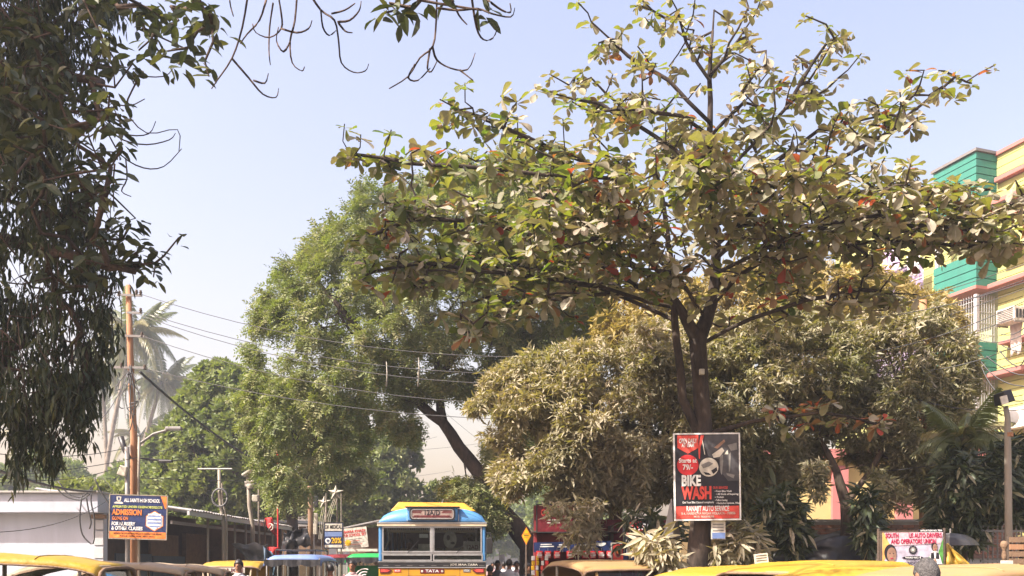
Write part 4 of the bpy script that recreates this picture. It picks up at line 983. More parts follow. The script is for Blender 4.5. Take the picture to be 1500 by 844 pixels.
# low brick boundary wall
T = thing('boundary_wall', 'low weathered brick boundary wall behind the mango trunks', 'wall', P(1250, HY, 18.6)*Vector((1, 1, 0)))
MB().span((-3.2, 0.02, 0), (3.4, 0.26, 2.52)).build('mortar', M['kerb'], T)
M['brick'] = paint('brick', (0.27, 0.13, 0.085), 0.9, 0.6, (0.15, 0.10, 0.075), 4, 0.5); M['brick2'] = paint('brick2', (0.20, 0.12, 0.09), 0.9, 0.6, (0.12, 0.09, 0.07), 4, 0.5)
bm_ = [MB().box((0, 0, 0), (0.235, 0.05, 0.066)).mesh('brick', M[q]) for q in ('brick', 'brick2')]
cnt = 0
for row in range(9):
    z = 1.80+row*0.079
    for k in range(27):
        if cnt >= 290: break
        x = -3.05+k*0.247+(0.12 if row % 2 else 0)
        o = link_mesh('brick', bm_[(k*7+row*3) % 5 < 2], T, Matrix.Translation((x, 0.005+random.uniform(-.006, .006), z))); cnt += 1
MB().span((-3.3, -0.06, 2.52), (3.5, 0.32, 2.58)).build('coping', M['kerb'], T, bevel=0.01)

# ------------------------------------------------------------------ white building and the tin shed on the left
b0 = P(75, HY, 22)*Vector((1, 1, 0))
T = thing('white_building', 'low whitewashed flat roofed building with a deep parapet beside the road', 'building', (0, 22, 0))
xr = (152-CX)*22/F; xl = xr-9.0
def zz(py, D=22): return EYE+(HY-py)*D/F
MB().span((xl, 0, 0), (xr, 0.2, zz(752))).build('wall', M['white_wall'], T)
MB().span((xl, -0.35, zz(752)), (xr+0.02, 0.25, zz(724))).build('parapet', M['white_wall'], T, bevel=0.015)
MB().span((xl, -0.45, zz(724)), (xr+0.06, 0.3, zz(721))).build('coping', M['kerb'], T, bevel=0.01)
px0, px1 = (138-CX)*22/F, (153-CX)*22/F
for (ya, yb) in ((762, 776), (778, 799), (801, 818), (820, 850)):
    MB().span((px0, -0.06, zz(yb)), (px1, -0.002, zz(ya))).build('wall_panel', M['white_trim'], T, bevel=0.01)
MB().span((px0-0.03, -0.12, zz(760)), (px1+0.06, -0.004, zz(754))).build('bracket', M['wood'], T)
MB().tube([(xl+6, -0.05, zz(790)), (xl+6.35, -0.05, zz(770))], 0.03, 6).build('drain_spout', M['dark'], T)
# tin shed
T = thing('tin_shed', 'long open fronted tin roofed shed with pale posts along the pavement', 'shed', (0, 0, 0))
X = -8.45; ZE = 3.02
y0, y1 = 22.6, 33.0
MB().span((X-3.4, y0+0.05, 0), (X-3.3, y1, 3.3)).build('back_wall', M['wood_dk'], T)
MB().span((X-3.3, y1-0.1, 0), (X-0.1, y1, 3.1)).build('end_wall', M['wood'], T)
MB().span((X-2.5, y0, 0), (X-2.3, y0+0.06, 3.1)).build('corner_board', M['wood_dk'], T)
n = 13
for i in range(n):
    ya = y0-0.2+(y1-y0+0.4)*i/n; yb = y0-0.2+(y1-y0+0.4)*(i+1)/n-0.01; q = MB(); rows = []
    for a in range(2):
        row = []
        for s in range(9):
            yy = ya+(yb-ya)*s/8; zb = 0.018*(1 if s % 2 else -1)
            row.append(Vector((X+0.35 if a == 0 else X-3.6, yy, (ZE if a == 0 else ZE+0.55)+zb+(0.012 if i % 2 else 0))))
        rows.append(row)
    o = q.grid(rows).build('roof_sheet', M['tin'], T); o.modifiers.new('s', 'SOLIDIFY').thickness = 0.02
MB().span((X+0.25, y0-0.2, ZE-0.14), (X+0.31, y1+0.2, ZE-0.03)).build('eave_beam', M['white_trim'], T)
MB().span((X-0.25, y0, ZE-0.35), (X-0.2, y1, ZE-0.27)).build('rail', M['grey_metal'], T)
for yy in (24.6, 26.1, 27.0, 28.1, 29.6, 31.2): MB().tube([(X+0.02, yy, 0.1), (X+0.02, yy, ZE-0.1)], 0.035, 8).build('post', M['pale_pipe'], T, smooth=True)
for (a, b, m, z0, z1) in ((22.7, 25.0, 'wood_dk', 0.1, 2.3), (25.1, 27.6, 'blue_tarp', 0.1, 1.95), (27.7, 30.0, 'wood', 1.2, 2.6), (27.7, 30.4, 'blue_tarp', 0.1, 1.9), (30.5, 32.6, 'wood', 0.1, 2.7)):
    MB().span((X-2.9, a, z0), (X-2.82 if z0 > 1 else X-2.75, b, z1)).build('partition', M[m], T)
for yy in (23.4, 24.2): MB().span((X-2.70, yy, 0.1), (X-2.64, yy+0.06, 2.4)).build('stud', M['wood'], T)
# second, taller shed roof behind the lamp posts
T = thing('wooden_stall', 'brown boarded stall with a sloping dark roof behind the red flags', 'stall', (0, 0, 0))
for i in range(8): MB().span((-9.6+i*0.3, 35.0, 0), (-9.33+i*0.3, 35.05, zz(772, 35)+0.02*(i % 3))).build('board', M['wood'] if i % 3 else M['wood_dk'], T)
MB().add([(-10.2, 34.6, zz(764, 35)), (-7.0, 34.6, zz(772, 35)), (-7.0, 37, zz(765, 35)), (-10.2, 37, zz(758, 35)), (-10.2, 34.6, zz(764, 35)+.05), (-7.0, 34.6, zz(772, 35)+.05), (-7.0, 37, zz(765, 35)+.05), (-10.2, 37, zz(758, 35)+.05)], [(3, 2, 1, 0), (4, 5, 6, 7), (0, 1, 5, 4), (1, 2, 6, 5), (2, 3, 7, 6), (3, 0, 4, 7)]).build('roof', M['dark'], T)
# stall with the red and white banner, left of the bus
T = thing('roadside_stall', 'small stall with a sloping dark roof just left of the bus', 'stall', (0, 0, 0))
Ds = 31; xa, xb = (495-CX)*Ds/F, (566-CX)*Ds/F
MB().add([(xa, Ds, zz(776, Ds)), (xb, Ds, zz(761, Ds)), (xb, Ds+2, zz(758, Ds)), (xa, Ds+2, zz(772, Ds)), (xa, Ds, zz(774, Ds)), (xb, Ds, zz(759, Ds)), (xb, Ds+2, zz(756, Ds)), (xa, Ds+2, zz(770, Ds))], [(3, 2, 1, 0), (4, 5, 6, 7), (0, 1, 5, 4), (1, 2, 6, 5), (2, 3, 7, 6), (3, 0, 4, 7)]).build('roof', M['tin'], T)
MB().span((xa+0.1, Ds+1.7, 0), (xb-0.1, Ds+1.8, zz(770, Ds))).build('back_wall', M['wood'], T)
for x in (xa+0.1, xb-0.1): MB().tube([(x, Ds+0.1, 0), (x, Ds+0.1, zz(772, Ds))], 0.05, 6).build('post', M['wood'], T)
MB().span((xa+0.2, Ds+0.2, 0), (xb-0.2, Ds+0.9, 1.0)).build('counter', M['wood'], T)
MB().span((xa+0.0, Ds-0.1, zz(808, Ds)), (xb-0.3, Ds+0.05, zz(804, Ds))).build('shelf', M['offwhite'], T)
# ------------------------------------------------------------------ lettering and boards
_texts = []
def text(s, parent, x, z, h, mat, w=None, y=-0.006, bold=0.02, align='CENTER', name='lettering', rot=0.0):
    """raised lettering on a board that faces -y; w squeezes the line to that width"""
    cu = bpy.data.curves.new(name, 'FONT'); cu.body = s; cu.size = h*1.38; cu.align_x = align; cu.align_y = 'CENTER'
    cu.offset = bold*h*0.6; cu.extrude = 0.001; cu.resolution_u = 3; cu.materials.append(mat)
    o = bpy.data.objects.new(name, cu); COL.objects.link(o); o.parent = parent
    o.location = (x, y, z); o.rotation_euler = (R(90), rot, 0)
    _texts.append((o, w))
    return o
def fit_texts():
    bpy.context.view_layer.update()
    for o, w in _texts:
        bb = [v[0] for v in o.bound_box]; L = max(bb)-min(bb)
        if w and L > 1e-6: o.scale.x = w/L
    dg = bpy.context.evaluated_depsgraph_get()
    for o, w in _texts:
        me = bpy.data.meshes.new_from_object(o.evaluated_get(dg)); n_ = bpy.data.objects.new('lettering', me); COL.objects.link(n_)
        n_.parent = o.parent; n_.location = o.location; n_.rotation_euler = o.rotation_euler; n_.scale = o.scale
    for o, w in _texts: bpy.data.objects.remove(o)
def panel(parent, pts, mat, y=-0.002, t=0.002, name='print'):
    return MB().prism([(x, y, z) for x, z in pts], (0, -t, 0)).build(name, mat, parent)
def rect(x0, z0, x1, z1): return [(x0, z0), (x1, z0), (x1, z1), (x0, z1)]
def disc(cx, cz, rx, rz_=None, n=24, a0=0, a1=2*math.pi):
    rz_ = rz_ or rx; return [(cx+rx*math.cos(a0+(a1-a0)*k/n), cz+rz_*math.sin(a0+(a1-a0)*k/n)) for k in range(n+(0 if abs(a1-a0-2*math.pi) < 1e-6 else 1))]

def wheel(parent, c, r, w, axis='X', rim='silver'):
    Mx = Matrix.Rotation(R(90), 3, 'Y')
    o = MB().lathe([(r*0.62, -w*0.42), (r*0.86, -w*0.5), (r, -w*0.3), (r, w*0.3), (r*0.86, w*0.5), (r*0.62, w*0.42)], (0, 0, 0), 20, 0, Mx).build('wheel', M['rubber'], parent, smooth=True, loc=c)
    MB().lathe([(0.001, -w*0.36), (r*0.2, -w*0.42), (r*0.3, -w*0.25), (r*0.62, -w*0.38), (r*0.62, w*0.38), (r*0.3, w*0.25), (r*0.2, w*0.42), (0.001, w*0.36)], (0, 0, 0), 16, 0, Mx).build('rim', M[rim], o, smooth=True)
    return o

# ------------------------------------------------------------------ the bus
M['bus_blue'] = paint('bus_blue', (0.075, 0.25, 0.52), 0.4, 0.6, (0.09, 0.19, 0.32), 2.6, 0.1, spec=0.5)
M['bus_yellow'] = paint('bus_yellow', (0.55, 0.27, 0.015), 0.42, 0.6, (0.34, 0.18, 0.03), 2.6, 0.1, spec=0.5)
M['bus_cream'] = paint('bus_cream', (0.66, 0.55, 0.38), 0.6, 0.4, None, 4)
M['print_sheet'] = flat('print_sheet', (0.30, 0.22, 0.19))
def bus():
    T = thing('city_bus', 'old blue and yellow city bus with a split windscreen heading towards us', 'bus', (-1.8, 20.0, 0), R(1.5))
    W = 1.2; L = 8.6
    # yellow skirt, front and sides
    MB().span((-W, 0.0, 0.45), (W, 0.06, 1.555)).build('front_panel', M['bus_yellow'], T, bevel=0.02)
    for s in (-1, 1):
        MB().span((s*W, 0.065, 0.5), (s*(W-0.05), L, 1.56)).build('side_panel', M['bus_yellow'], T)
        MB().span((s*W, 0.065, 1.565), (s*(W-0.05), L, 1.75)).build('waist_band', M['bus_blue'], T)
        for k in range(8): MB().span((s*W, 0.30+k*1.16, 1.755), (s*(W-0.05), 0.38+k*1.16, 2.6)).build('window_pillar', M['bus_blue'], T)
        for k in range(7): MB().span((s*(W-0.02), 0.385+k*1.16, 1.76), (s*(W-0.03), 1.455+k*1.16, 2.59)).build('side_pane', M['dark_glass'], T)
    MB().span((-W, L, 0.5), (W, L+0.05, 2.7)).build('rear_wall', M['bus_yellow'], T)
    MB().span((-W+0.05, 0.1, 0.6), (W-0.05, L, 0.68)).build('floor', M['dark'], T)
    # seams and joints on the yellow front
    for x in (-0.53, 0.62): MB().span((x, -0.004, 0.6), (x+0.008, 0.0, 1.55)).build('panel_joint', M['dark'], T)
    # dark strip and chrome lines
    MB().span((-W-0.01, -0.012, 1.575), (W+0.01, 0.05, 1.685)).build('waist_strip', M['black_plastic'], T)
    MB().span((-W-0.015, -0.022, 1.557), (W+0.015, 0.03, 1.574)).build('chrome_line', M['silver'], T)
    MB().span((-W-0.015, -0.022, 1.686), (W+0.015, 0.03, 1.705)).build('chrome_line', M['silver'], T)
    text('JOY MAA TARA', T, 0.72, 1.63, 0.045, M['offwhite'], 0.62, -0.014, 0.02)
    # lower panes
    def pane_frame(x0, x1, z0, z1, nm, t=0.035, gl='glass', y=0.0):
        f = MB(); f.span((x0, y-0.02, z0), (x1, y+0.04, z0+t)); f.span((x0, y-0.02, z1-t), (x1, y+0.04, z1)); f.span((x0, y-0.02, z0+t), (x0+t, y+0.04, z1-t)); f.span((x1-t, y-0.02, z0+t), (x1, y+0.04, z1-t))
        o = f.build(nm, M['silver'], T)
        MB().span((x0+t, y+0.005, z0+t), (x1-t, y+0.012, z1-t)).build('pane', M[gl], o); return o
    pane_frame(-1.12, -0.01, 1.715, 1.865, 'lower_window', 0.028, 'dark_glass'); pane_frame(0.02, 1.14, 1.715, 1.865, 'lower_window', 0.028, 'glass')
    MB().span((0.05, 0.06, 1.74), (1.1, 0.07, 1.83)).build('lower_sunblind', M['offwhite'], T)
    MB().span((-W, -0.005, 1.868), (W, 0.05, 1.905)).build('window_rail', M['silver'], T)
    pane_frame(-1.12, -0.02, 1.908, 2.49, 'windscreen', 0.03); pane_frame(0.02, 1.12, 1.908, 2.49, 'windscreen', 0.03)
    MB().span((-0.018, -0.03, 1.908), (0.018, 0.03, 2.49)).build('centre_post', M['silver'], T)
    for s in (-1, 1): MB().span((s*W, -0.01, 1.71), (s*1.125, 0.30, 2.50)).build('corner_pillar', M['bus_blue'], T, bevel=0.02)
    # silver cornice
    MB().span((-W-0.03, -0.05, 2.492), (W+0.03, 0.05, 2.555)).build('cornice', M['bus_cream'], T, bevel=0.01)
    MB().span((-W-0.035, -0.06, 2.556), (W+0.035, 0.05, 2.585)).build('chrome_line', M['silver'], T)
    # domed blue cap: sections from the brow back over the roof
    rows = []
    for y, s, zt in ((-0.05, 0.0, 2.60), (-0.055, 0.2, 2.63), (-0.04, 0.55, 2.74), (0.02, 0.8, 2.84), (0.14, 0.94, 2.91), (0.32, 1.0, 2.94), (4.0, 1.0, 2.96), (L+0.04, 1.0, 2.94)):
        row = []
        for k in range(25):
            u = -1+2*k/24; e = 1-abs(u)**(3.0)
            wx = (W+0.02)*(0.985+0.015*s)
            row.append(Vector((u*wx if abs(u) < 1 else math.copysign(wx, u), y+0.10*abs(u)**4, 2.588+(zt-2.588)*max(0, e)**0.52)))
        rows.append(row)
    cap = MB().grid(rows).build('roof', M['bus_blue'], T, smooth=True)
    for x in (-0.56, 0.60): MB().tube([(x, -0.062, 2.60), (x, -0.055, 2.75), (x, 0.02, 2.86), (x, 0.15, 2.925)], 0.008, 4).build('roof_seam', M['silver'], T)
    # destination box
    MB().span((-0.56, -0.095, 2.605), (0.58, 0.3, 2.915)).build('destination_box', M['bus_blue'], T, bevel=0.03)
    MB().span((-0.60, -0.13, 2.917), (0.62, 0.25, 2.935)).build('box_visor', M['dark'], T)
    def ring(x0, x1, z0, z1, t, y, mat, nm):
        r0 = 0.05; a = []
        for (cx, cz, s0) in ((x1-r0, z1-r0, 0), (x0+r0, z1-r0, 90), (x0+r0, z0+r0, 180), (x1-r0, z0+r0, 270)):
            for k in range(5): a.append((cx+r0*math.cos(R(s0+k*22.5)), cz+r0*math.sin(R(s0+k*22.5)), cx+(r0+t)*math.cos(R(s0+k*22.5)), cz+(r0+t)*math.sin(R(s0+k*22.5))))
        rows = [[Vector((p[0], y, p[1])) for p in a], [Vector((p[2], y, p[3])) for p in a], [Vector((p[2], y+0.03, p[3])) for p in a]]
        return MB().grid(rows, close=True).build(nm, mat, T)
    ring(-0.47, 0.49, 2.655, 2.875, 0.03, -0.118, M['black_plastic'], 'destination_rim'); ring(-0.455, 0.475, 2.67, 2.86, 0.014, -0.121, M['silver'], 'destination_frame')
    MB().span((-0.46, -0.110, 2.67), (0.48, -0.097, 2.86)).build('destination_sheet', M['print_sheet'], T)
    text('12A/D', T, 0.0, 2.79, 0.115, M['charcoal'], 0.34, -0.113, 0.03)
    for z, a, b in ((2.83, -0.43, -0.22), (2.80, -0.43, -0.24), (2.83, 0.24, 0.44), (2.80, 0.22, 0.44), (2.70, -0.43, 0.44), (2.725, -0.40, 0.40)):
        MB().span((a, -0.114, z-0.008), (b, -0.1105, z+0.008)).build('route_line', M['maroon'], T)
    # the yellow housing on the roof
    MB().add([(-0.98, 0.35, 2.86), (0.98, 0.35, 2.86), (0.98, 3.0, 2.86), (-0.98, 3.0, 2.86), (-0.80, 0.45, 3.075), (0.70, 0.45, 3.055), (0.70, 2.9, 3.06), (-0.80, 2.9, 3.08)], [(3, 2, 1, 0), (4, 5, 6, 7), (0, 1, 5, 4), (1, 2, 6, 5), (2, 3, 7, 6), (3, 0, 4, 7)]).build('roof_locker', M['bus_yellow'], T, bevel=0.02)
    # inside: dashboard, seats, dark bulkhead, garland, stickers
    MB().span((-1.1, 0.12, 1.0), (1.1, 0.5, 1.9)).build('dashboard', M['dark'], T)
    MB().span((-1.14, 6.0, 0.7), (1.14, 6.1, 2.7)).build('bulkhead', M['dark'], T)
    MB().span((-1.14, 0.35, 2.52), (1.14, L, 2.56)).build('ceiling', M['wood_dk'], T)
    for s in (-1, 1):
        for k in range(8): MB().span((s*(W-0.052), 0.31+k*1.16, 1.755), (s*(W-0.07), 0.37+k*1.16, 2.52)).build('pillar_shade', M['dark'], T)  # dark strips added over the blue pillars, standing in for shade inside
    for (x, y) in ((0.45, 1.6), (-0.1, 2.3), (-0.75, 2.6), (0.75, 2.8), (-0.3, 3.8), (0.6, 4.1)):
        MB().span((x-0.24, y, 1.0), (x+0.24, y+0.12, 2.05)).build('seat_back', M['bus_cream'], T, bevel=0.05)
    MB().span((-1.0, 0.16, 2.36), (1.0, 0.2, 2.42)).build('sun_rail', M['bus_cream'], T)
    panel(T, disc(0.40, 2.20, 0.15, 0.20), M['offwhite'], 0.10, 0.004, 'deity_card'); panel(T, disc(0.36, 2.24, 0.04, 0.06), M['charcoal'], 0.094, 0.003, 'deity_print'); panel(T, disc(0.46, 2.12, 0.05, 0.03), M['charcoal'], 0.094, 0.003, 'deity_print')
    panel(T, rect(0.70, 1.93, 1.07, 2.16), M['offwhite'], 0.06, 0.004, 'route_card'); text('12AD', T, 0.90, 2.02, 0.10, M['maroon'], 0.26, 0.05, 0.03)
    panel(T, rect(-0.32, 1.94, -0.04, 2.10), M['offwhite'], 0.10, 0.004, 'notice_card'); panel(T, rect(-0.30, 2.24, -0.10, 2.33), M['silver'], 0.14, 0.01, 'inside_mirror')
    MB().tube([(-0.62, 0.6, 1.85), (-0.45, 0.75, 2.1), (-0.2, 0.6, 1.9)], 0.018, 6).build('steering_wheel', M['dark'], T)
    for s, x in ((-1, -1.0), (1, 1.0)): MB().tube([(x, 0.1, 2.42), (x-s*0.02, 0.1, 2.2), (x+s*0.06, 0.1, 1.98)], 0.022, 5).build('garland', M['offwhite'], T)
    # tinsel fringe along the windscreen's head and foot
    fr_ = MB()
    for k in range(44):
        x = -1.06+k*0.0493
        if abs(x) > 0.04: fr_.add([(x-0.02, 0.03, 2.455), (x+0.02, 0.03, 2.455), (x, 0.03, 2.40-0.02*(k % 3))], [(0, 1, 2)])
        if abs(x) > 0.04: fr_.add([(x-0.016, 0.03, 1.945), (x+0.016, 0.03, 1.945), (x, 0.03, 1.965+0.006*(k % 2))], [(0, 1, 2)])
    fr_.build('tinsel_fringe', M['offwhite'], T)
    for k in range(9): panel(T, rect(-1.1+k*0.27, 1.60, -1.1+k*0.27+0.12, 1.612), M['grey_metal'], -0.013, 0.002, 'painted_dash')
    # lamps, indicator markings, badge
    for s in (-1, 1):
        panel(T, [(s*1.17, 1.44), (s*0.98, 1.44), (s*0.90, 1.50), (s*0.98, 1.545), (s*1.17, 1.545)][::s], M['maroon'], -0.004, 0.012, 'indicator_panel')
        panel(T, [(s*1.15, 1.465), (s*1.0, 1.465), (s*0.95, 1.50), (s*1.0, 1.525), (s*1.15, 1.525)][::s], M['coral'], -0.017, 0.003, 'indicator_lens')
        panel(T, rect(min(s*0.70, s*0.86), 1.46, max(s*0.70, s*0.86), 1.53), M['coral'] if s < 0 else M['grey_metal'], -0.004, 0.004, 'permit_plate'); text('STOP' if s > 0 else 'BUS', T, s*0.78, 1.495, 0.035, M['white'], 0.11, -0.010, 0.02)
        h = MB().lathe([(0.001, 0.06), (0.10, 0.05), (0.13, 0.0), (0.135, -0.03)], (s*0.86, -0.02, 0.86), 18, 0, Matrix.Rotation(R(90), 3, 'X')).build('headlight', M['silver'], T, smooth=True)
    panel(T, rect(-0.27, 1.435, 0.27, 1.535), M['maroon'], -0.004, 0.004, 'badge_plate'); text('TATA', T, 0, 1.485, 0.062, M['white'], 0.30, -0.010, 0.03)
    for x in (-0.225, 0.225): panel(T, disc(x, 1.485, 0.026), M['offwhite'], -0.009, 0.002, 'badge_flower')
    MB().span((-0.55, -0.02, 0.85), (0.55, 0.0, 1.38)).build('grille_panel', M['dark'], T)
    for k in range(7): MB().span((-0.52, -0.035, 0.89+k*0.068), (0.52, -0.021, 0.915+k*0.068)).build('grille_bar', M['silver'], T)
    MB().span((-1.2, -0.16, 0.45), (1.2, -0.03, 0.66)).build('bumper', M['grey_metal'], T, bevel=0.03)
    panel(T, rect(-0.28, 0.69, 0.28, 0.82), M['yellow'], -0.004, 0.006, 'number_plate')
    # mirrors and wipers
    MB().tube([(W, 0.05, 2.35), (W+0.12, -0.08, 2.34), (W+0.14, -0.08, 2.1)], 0.014, 5).build('mirror_arm', M['black_plastic'], T)
    MB().box((W+0.09, -0.08, 2.06), (0.14, 0.05, 0.36)).build('mirror', M['black_plastic'], T, bevel=0.02)
    for x in (-0.55, 0.55): MB().tube([(x, -0.03, 1.89), (x+0.25, -0.035, 2.18)], 0.008, 4).build('wiper', M['black_plastic'], T)
    for s in (-1, 1):
        wheel(T, (s*1.05, 1.5, 0.48), 0.48, 0.26); wheel(T, (s*1.0, 6.3, 0.48), 0.48, 0.4)
bus()

# ------------------------------------------------------------------ autorickshaws
M['can_yellow'] = paint('can_yellow', (0.37, 0.235, 0.018), 0.5, 0.5, (0.25, 0.16, 0.075), 1.6, 0.6, bscale=11)
M['can_tan'] = paint('can_tan', (0.29, 0.19, 0.095), 0.6, 0.6, (0.36, 0.21, 0.04), 1.3, 0.35, bscale=7)
M['can_beige'] = paint('can_beige', (0.29, 0.225, 0.145), 0.6, 0.5, (0.42, 0.30, 0.18), 1.8, 0.35, bscale=7)
M['auto_green'] = paint('auto_green', (0.02, 0.22, 0.06), 0.35, 0.3, None, 3, spec=0.5)
M['auto_seat'] = paint('auto_seat', (0.13, 0.02, 0.025), 0.5, 0.3)
M['flap'] = paint('flap', (0.20, 0.08, 0.11), 0.7, 0.4, None, 5)
def auto(label, loc, rz, can='can_yellow', trim='can_tan', body='auto_green', H=1.72, group='autorickshaws along the street', wind=True, front_text=None, seed=0, text_w=0.55):
    T = thing('autorickshaw', label, 'autorickshaw', loc, rz, group); r = random.Random(seed); W = 0.62; z_ = H-1.72
    prof = [(-0.92, 1.58), (-0.87, 1.625), (-0.72, 1.66), (-0.5, 1.685), (-0.2, 1.705), (0.1, 1.715), (0.4, 1.72), (0.7, 1.70), (0.95, 1.64), (1.12, 1.54), (1.22, 1.36), (1.26, 1.12), (1.27, 0.86)]
    rows = []; ph = r.uniform(0, 6); NY, NX = 46, 33
    py_ = np.array([q[0] for q in prof]); pz_ = np.array([q[1] for q in prof]); arc = np.concatenate([[0], np.cumsum(np.hypot(np.diff(py_), np.diff(pz_)))])
    for i in range(NY):
        s_ = arc[-1]*i/(NY-1); y = float(np.interp(s_, arc, py_)); z = float(np.interp(s_, arc, pz_)); row = []
        for k in range(NX):
            u = -1+2*k/(NX-1); a = abs(u)
            x = W*math.copysign(min(1, a**0.9), u)*(0.97+0.05*(z-0.8)/0.9*0.6)
            dz = -0.020*a**2-0.030*max(0, (a-0.7)/0.3)**2
            if a > 0.95: dz -= 0.040*(a-0.95)/0.05
            bows = 0.5-0.5*math.cos(2*math.pi*(y+0.45)/0.52)             # cloth hangs between the bows
            n1 = mnoise.noise(Vector((u*2.0+y*1.3, y*2.6-u, seed*3.3))); n2 = abs(mnoise.noise(Vector((u*5.5-y*4, y*6.0+u*3, seed*1.7))))
            sag = -0.016*bows*(1-a**3)+0.007*n1-0.007*n2
            row.append(Vector((x+0.012*n1*a, y+(0.02*a if i < 6 else 0), z+z_+dz*(1 if z > 1.3 else 0.5)+sag)))
        rows.append(row)
    c = MB().grid(rows).build('canopy', M[can], T, smooth=True); c.modifiers.new('s', 'SOLIDIFY').thickness = 0.012
    # piped hem over the windscreen and along both sides
    MB().tube([rows[0][k]+Vector((0, -0.012, 0)) for k in range(NX)], 0.016, 6).build('canopy_hem', M['wood'], c, smooth=True)
    for k in (0, NX-1): MB().tube([rows[i][k] for i in range(34)], 0.010, 5).build('canopy_hem', M['wood'], c, smooth=True)
    for i in (9, 26): MB().tube([rows[i][k]+Vector((0, 0, 0.003)) for k in range(1, NX-1)], 0.006, 5).build('canopy_seam', M[can], c, smooth=True)
    # front: cowl, windscreen
    rows = []
    for z, w, y in ((0.34, 0.20, -1.22), (0.5, 0.30, -1.25), (0.7, 0.40, -1.22), (0.88, 0.50, -1.14), (0.98, 0.54, -1.08)):
        rows.append([Vector((w*math.sin(a)*1.0, y+0.30*(1-math.cos(a)), z)) for a in [R(-90+22.5*k) for k in range(9)]])
    MB().grid(rows).build('cowl', M[body], T, smooth=True)
    fr = MB(); bl, br_, tl, tr = Vector((-0.54, -0.82, 0.97)), Vector((0.54, -0.82, 0.97)), Vector((-0.55, -0.80, 1.57+z_)), Vector((0.55, -0.80, 1.57+z_))
    cl, crr = Vector((-0.40, -1.02, 0.98)), Vector((0.40, -1.02, 0.98)); ul, ur = Vector((-0.44, -0.88, 1.58+z_)), Vector((0.44, -0.88, 1.58+z_))
    fr.tube([bl, cl, crr, br_], 0.022, 6).tube([tl, ul, ur, tr], 0.022, 6).tube([cl, ul], 0.022, 6).tube([crr, ur], 0.022, 6).tube([bl, tl], 0.022, 6).tube([br_, tr], 0.022, 6)
    wf = fr.build('windscreen_frame', M[trim] if wind else M['black_plastic'], T, smooth=True)
    MB().prism([cl, crr, ur, ul], (0, 0.006, 0)).build('windscreen', M['glass'], wf)
    if front_text:
        panel(T, rect(-text_w/2-0.04, 1.45+z_, text_w/2+0.04, 1.565+z_), M['offwhite'], -0.955, 0.004, 'name_board'); text(front_text, T, 0, 1.507+z_, 0.075, M['maroon'], text_w, -0.965, 0.04)
    MB().lathe([(0.001, 0.05), (0.07, 0.04), (0.09, 0.0), (0.09, -0.06)], (0, -1.26, 0.78), 16, 0, Matrix.Rotation(R(90), 3, 'X')).build('headlight', M['silver'], T, smooth=True)
    MB().tube([(-0.42, -0.72, 1.05), (-0.2, -0.85, 1.08), (0.2, -0.85, 1.08), (0.42, -0.72, 1.05)], 0.016, 6).build('handlebar', M['black_plastic'], T)
    # tub, seats, posts
    MB().span((-0.62, -0.95, 0.30), (0.62, 1.2, 0.38)).build('floor_pan', M['dark'], T)
    for s in (-1, 1):
        MB().span((s*0.64, 0.35, 0.34), (s*0.59, 1.24, 0.92)).build('side_panel', M[body], T, bevel=0.02)
        MB().tube([(s*0.59, 0.28, 0.38), (s*0.6, 0.28, 1.62+z_)], 0.02, 6).build('post', M['pale_pipe'], T)
        MB().tube([(s*0.59, 1.0, 0.9), (s*0.6, 1.0, 1.55+z_)], 0.02, 6).build('post', M['pale_pipe'], T)
        MB().span((s*0.61, -0.55, 0.34), (s*0.58, -0.05, 0.40)).build('step', M['silver'], T)
    MB().span((-0.6, 1.20, 0.34), (0.6, 1.26, 0.95)).build('rear_panel', M[body], T, bevel=0.02)
    MB().span((-0.55, 0.55, 0.5), (0.55, 1.0, 0.66)).build('seat', M['auto_seat'], T, bevel=0.04); MB().span((-0.55, 1.0, 0.6), (0.55, 1.12, 1.2)).build('seat_back', M['auto_seat'], T, bevel=0.04)
    MB().span((-0.3, -0.35, 0.45), (0.3, 0.0, 0.6)).build('driver_seat', M['auto_seat'], T, bevel=0.04)
    for s in (-1, 1):
        MB().tube([(s*0.5, -0.9, 1.06), (s*0.68, -0.98, 1.14)], 0.008, 4).build('mirror_arm', M['black_plastic'], T); MB().box((s*0.70, -0.98, 1.18), (0.11, 0.03, 0.09)).build('mirror', M['black_plastic'], T, bevel=0.01)
    wheel(T, (0, -1.0, 0.2), 0.2, 0.1)
    for s in (-1, 1): wheel(T, (s*0.53, 0.85, 0.2), 0.2, 0.11)
    return T
def at(px, D): return ((px-CX)*D/F, D, 0.006)
auto('bright yellow canopied autorickshaw closest to the white building', at(18, 8.1), R(100), 'can_yellow', 'can_beige', H=1.75, seed=1)
auto('beige roofed autorickshaw second in the queue below the school board', at(168, 11.2), R(104), 'can_beige', 'can_tan', H=1.69, seed=2)
auto('pale roofed autorickshaw third in the queue beside the shed posts', at(238, 13.0), R(104), 'can_beige', 'can_tan', H=1.67, seed=3)
auto('cream fronted autorickshaw with a lettered brow beside the shed', at(347, 19.5), R(8), 'can_yellow', 'can_beige', 'can_yellow', H=1.72, front_text='POLICE', seed=4)
auto('tan roofed autorickshaw facing us beside the young mango', at(886, 12.2), R(14), 'can_tan', 'can_tan', 'can_yellow', H=1.71, seed=5)
auto('small yellow roofed autorickshaw under the striped mango leaves', at(1085, 10.6), R(-58), 'can_yellow', 'can_tan', H=1.632, seed=6)
auto('sunlit yellow roofed autorickshaw in the middle of the row', at(1200, 9.6), R(-64), 'can_yellow', 'can_tan', H=1.69, seed=7)
auto('low yellow roofed autorickshaw in front of the middle of the row', at(1278, 8.6), R(-62), 'can_yellow', 'can_tan', H=1.625, seed=8)
auto('tan roofed autorickshaw behind the grey haired head', at(1432, 7.4), R(-70), 'can_tan', 'can_beige', H=1.65, seed=9)

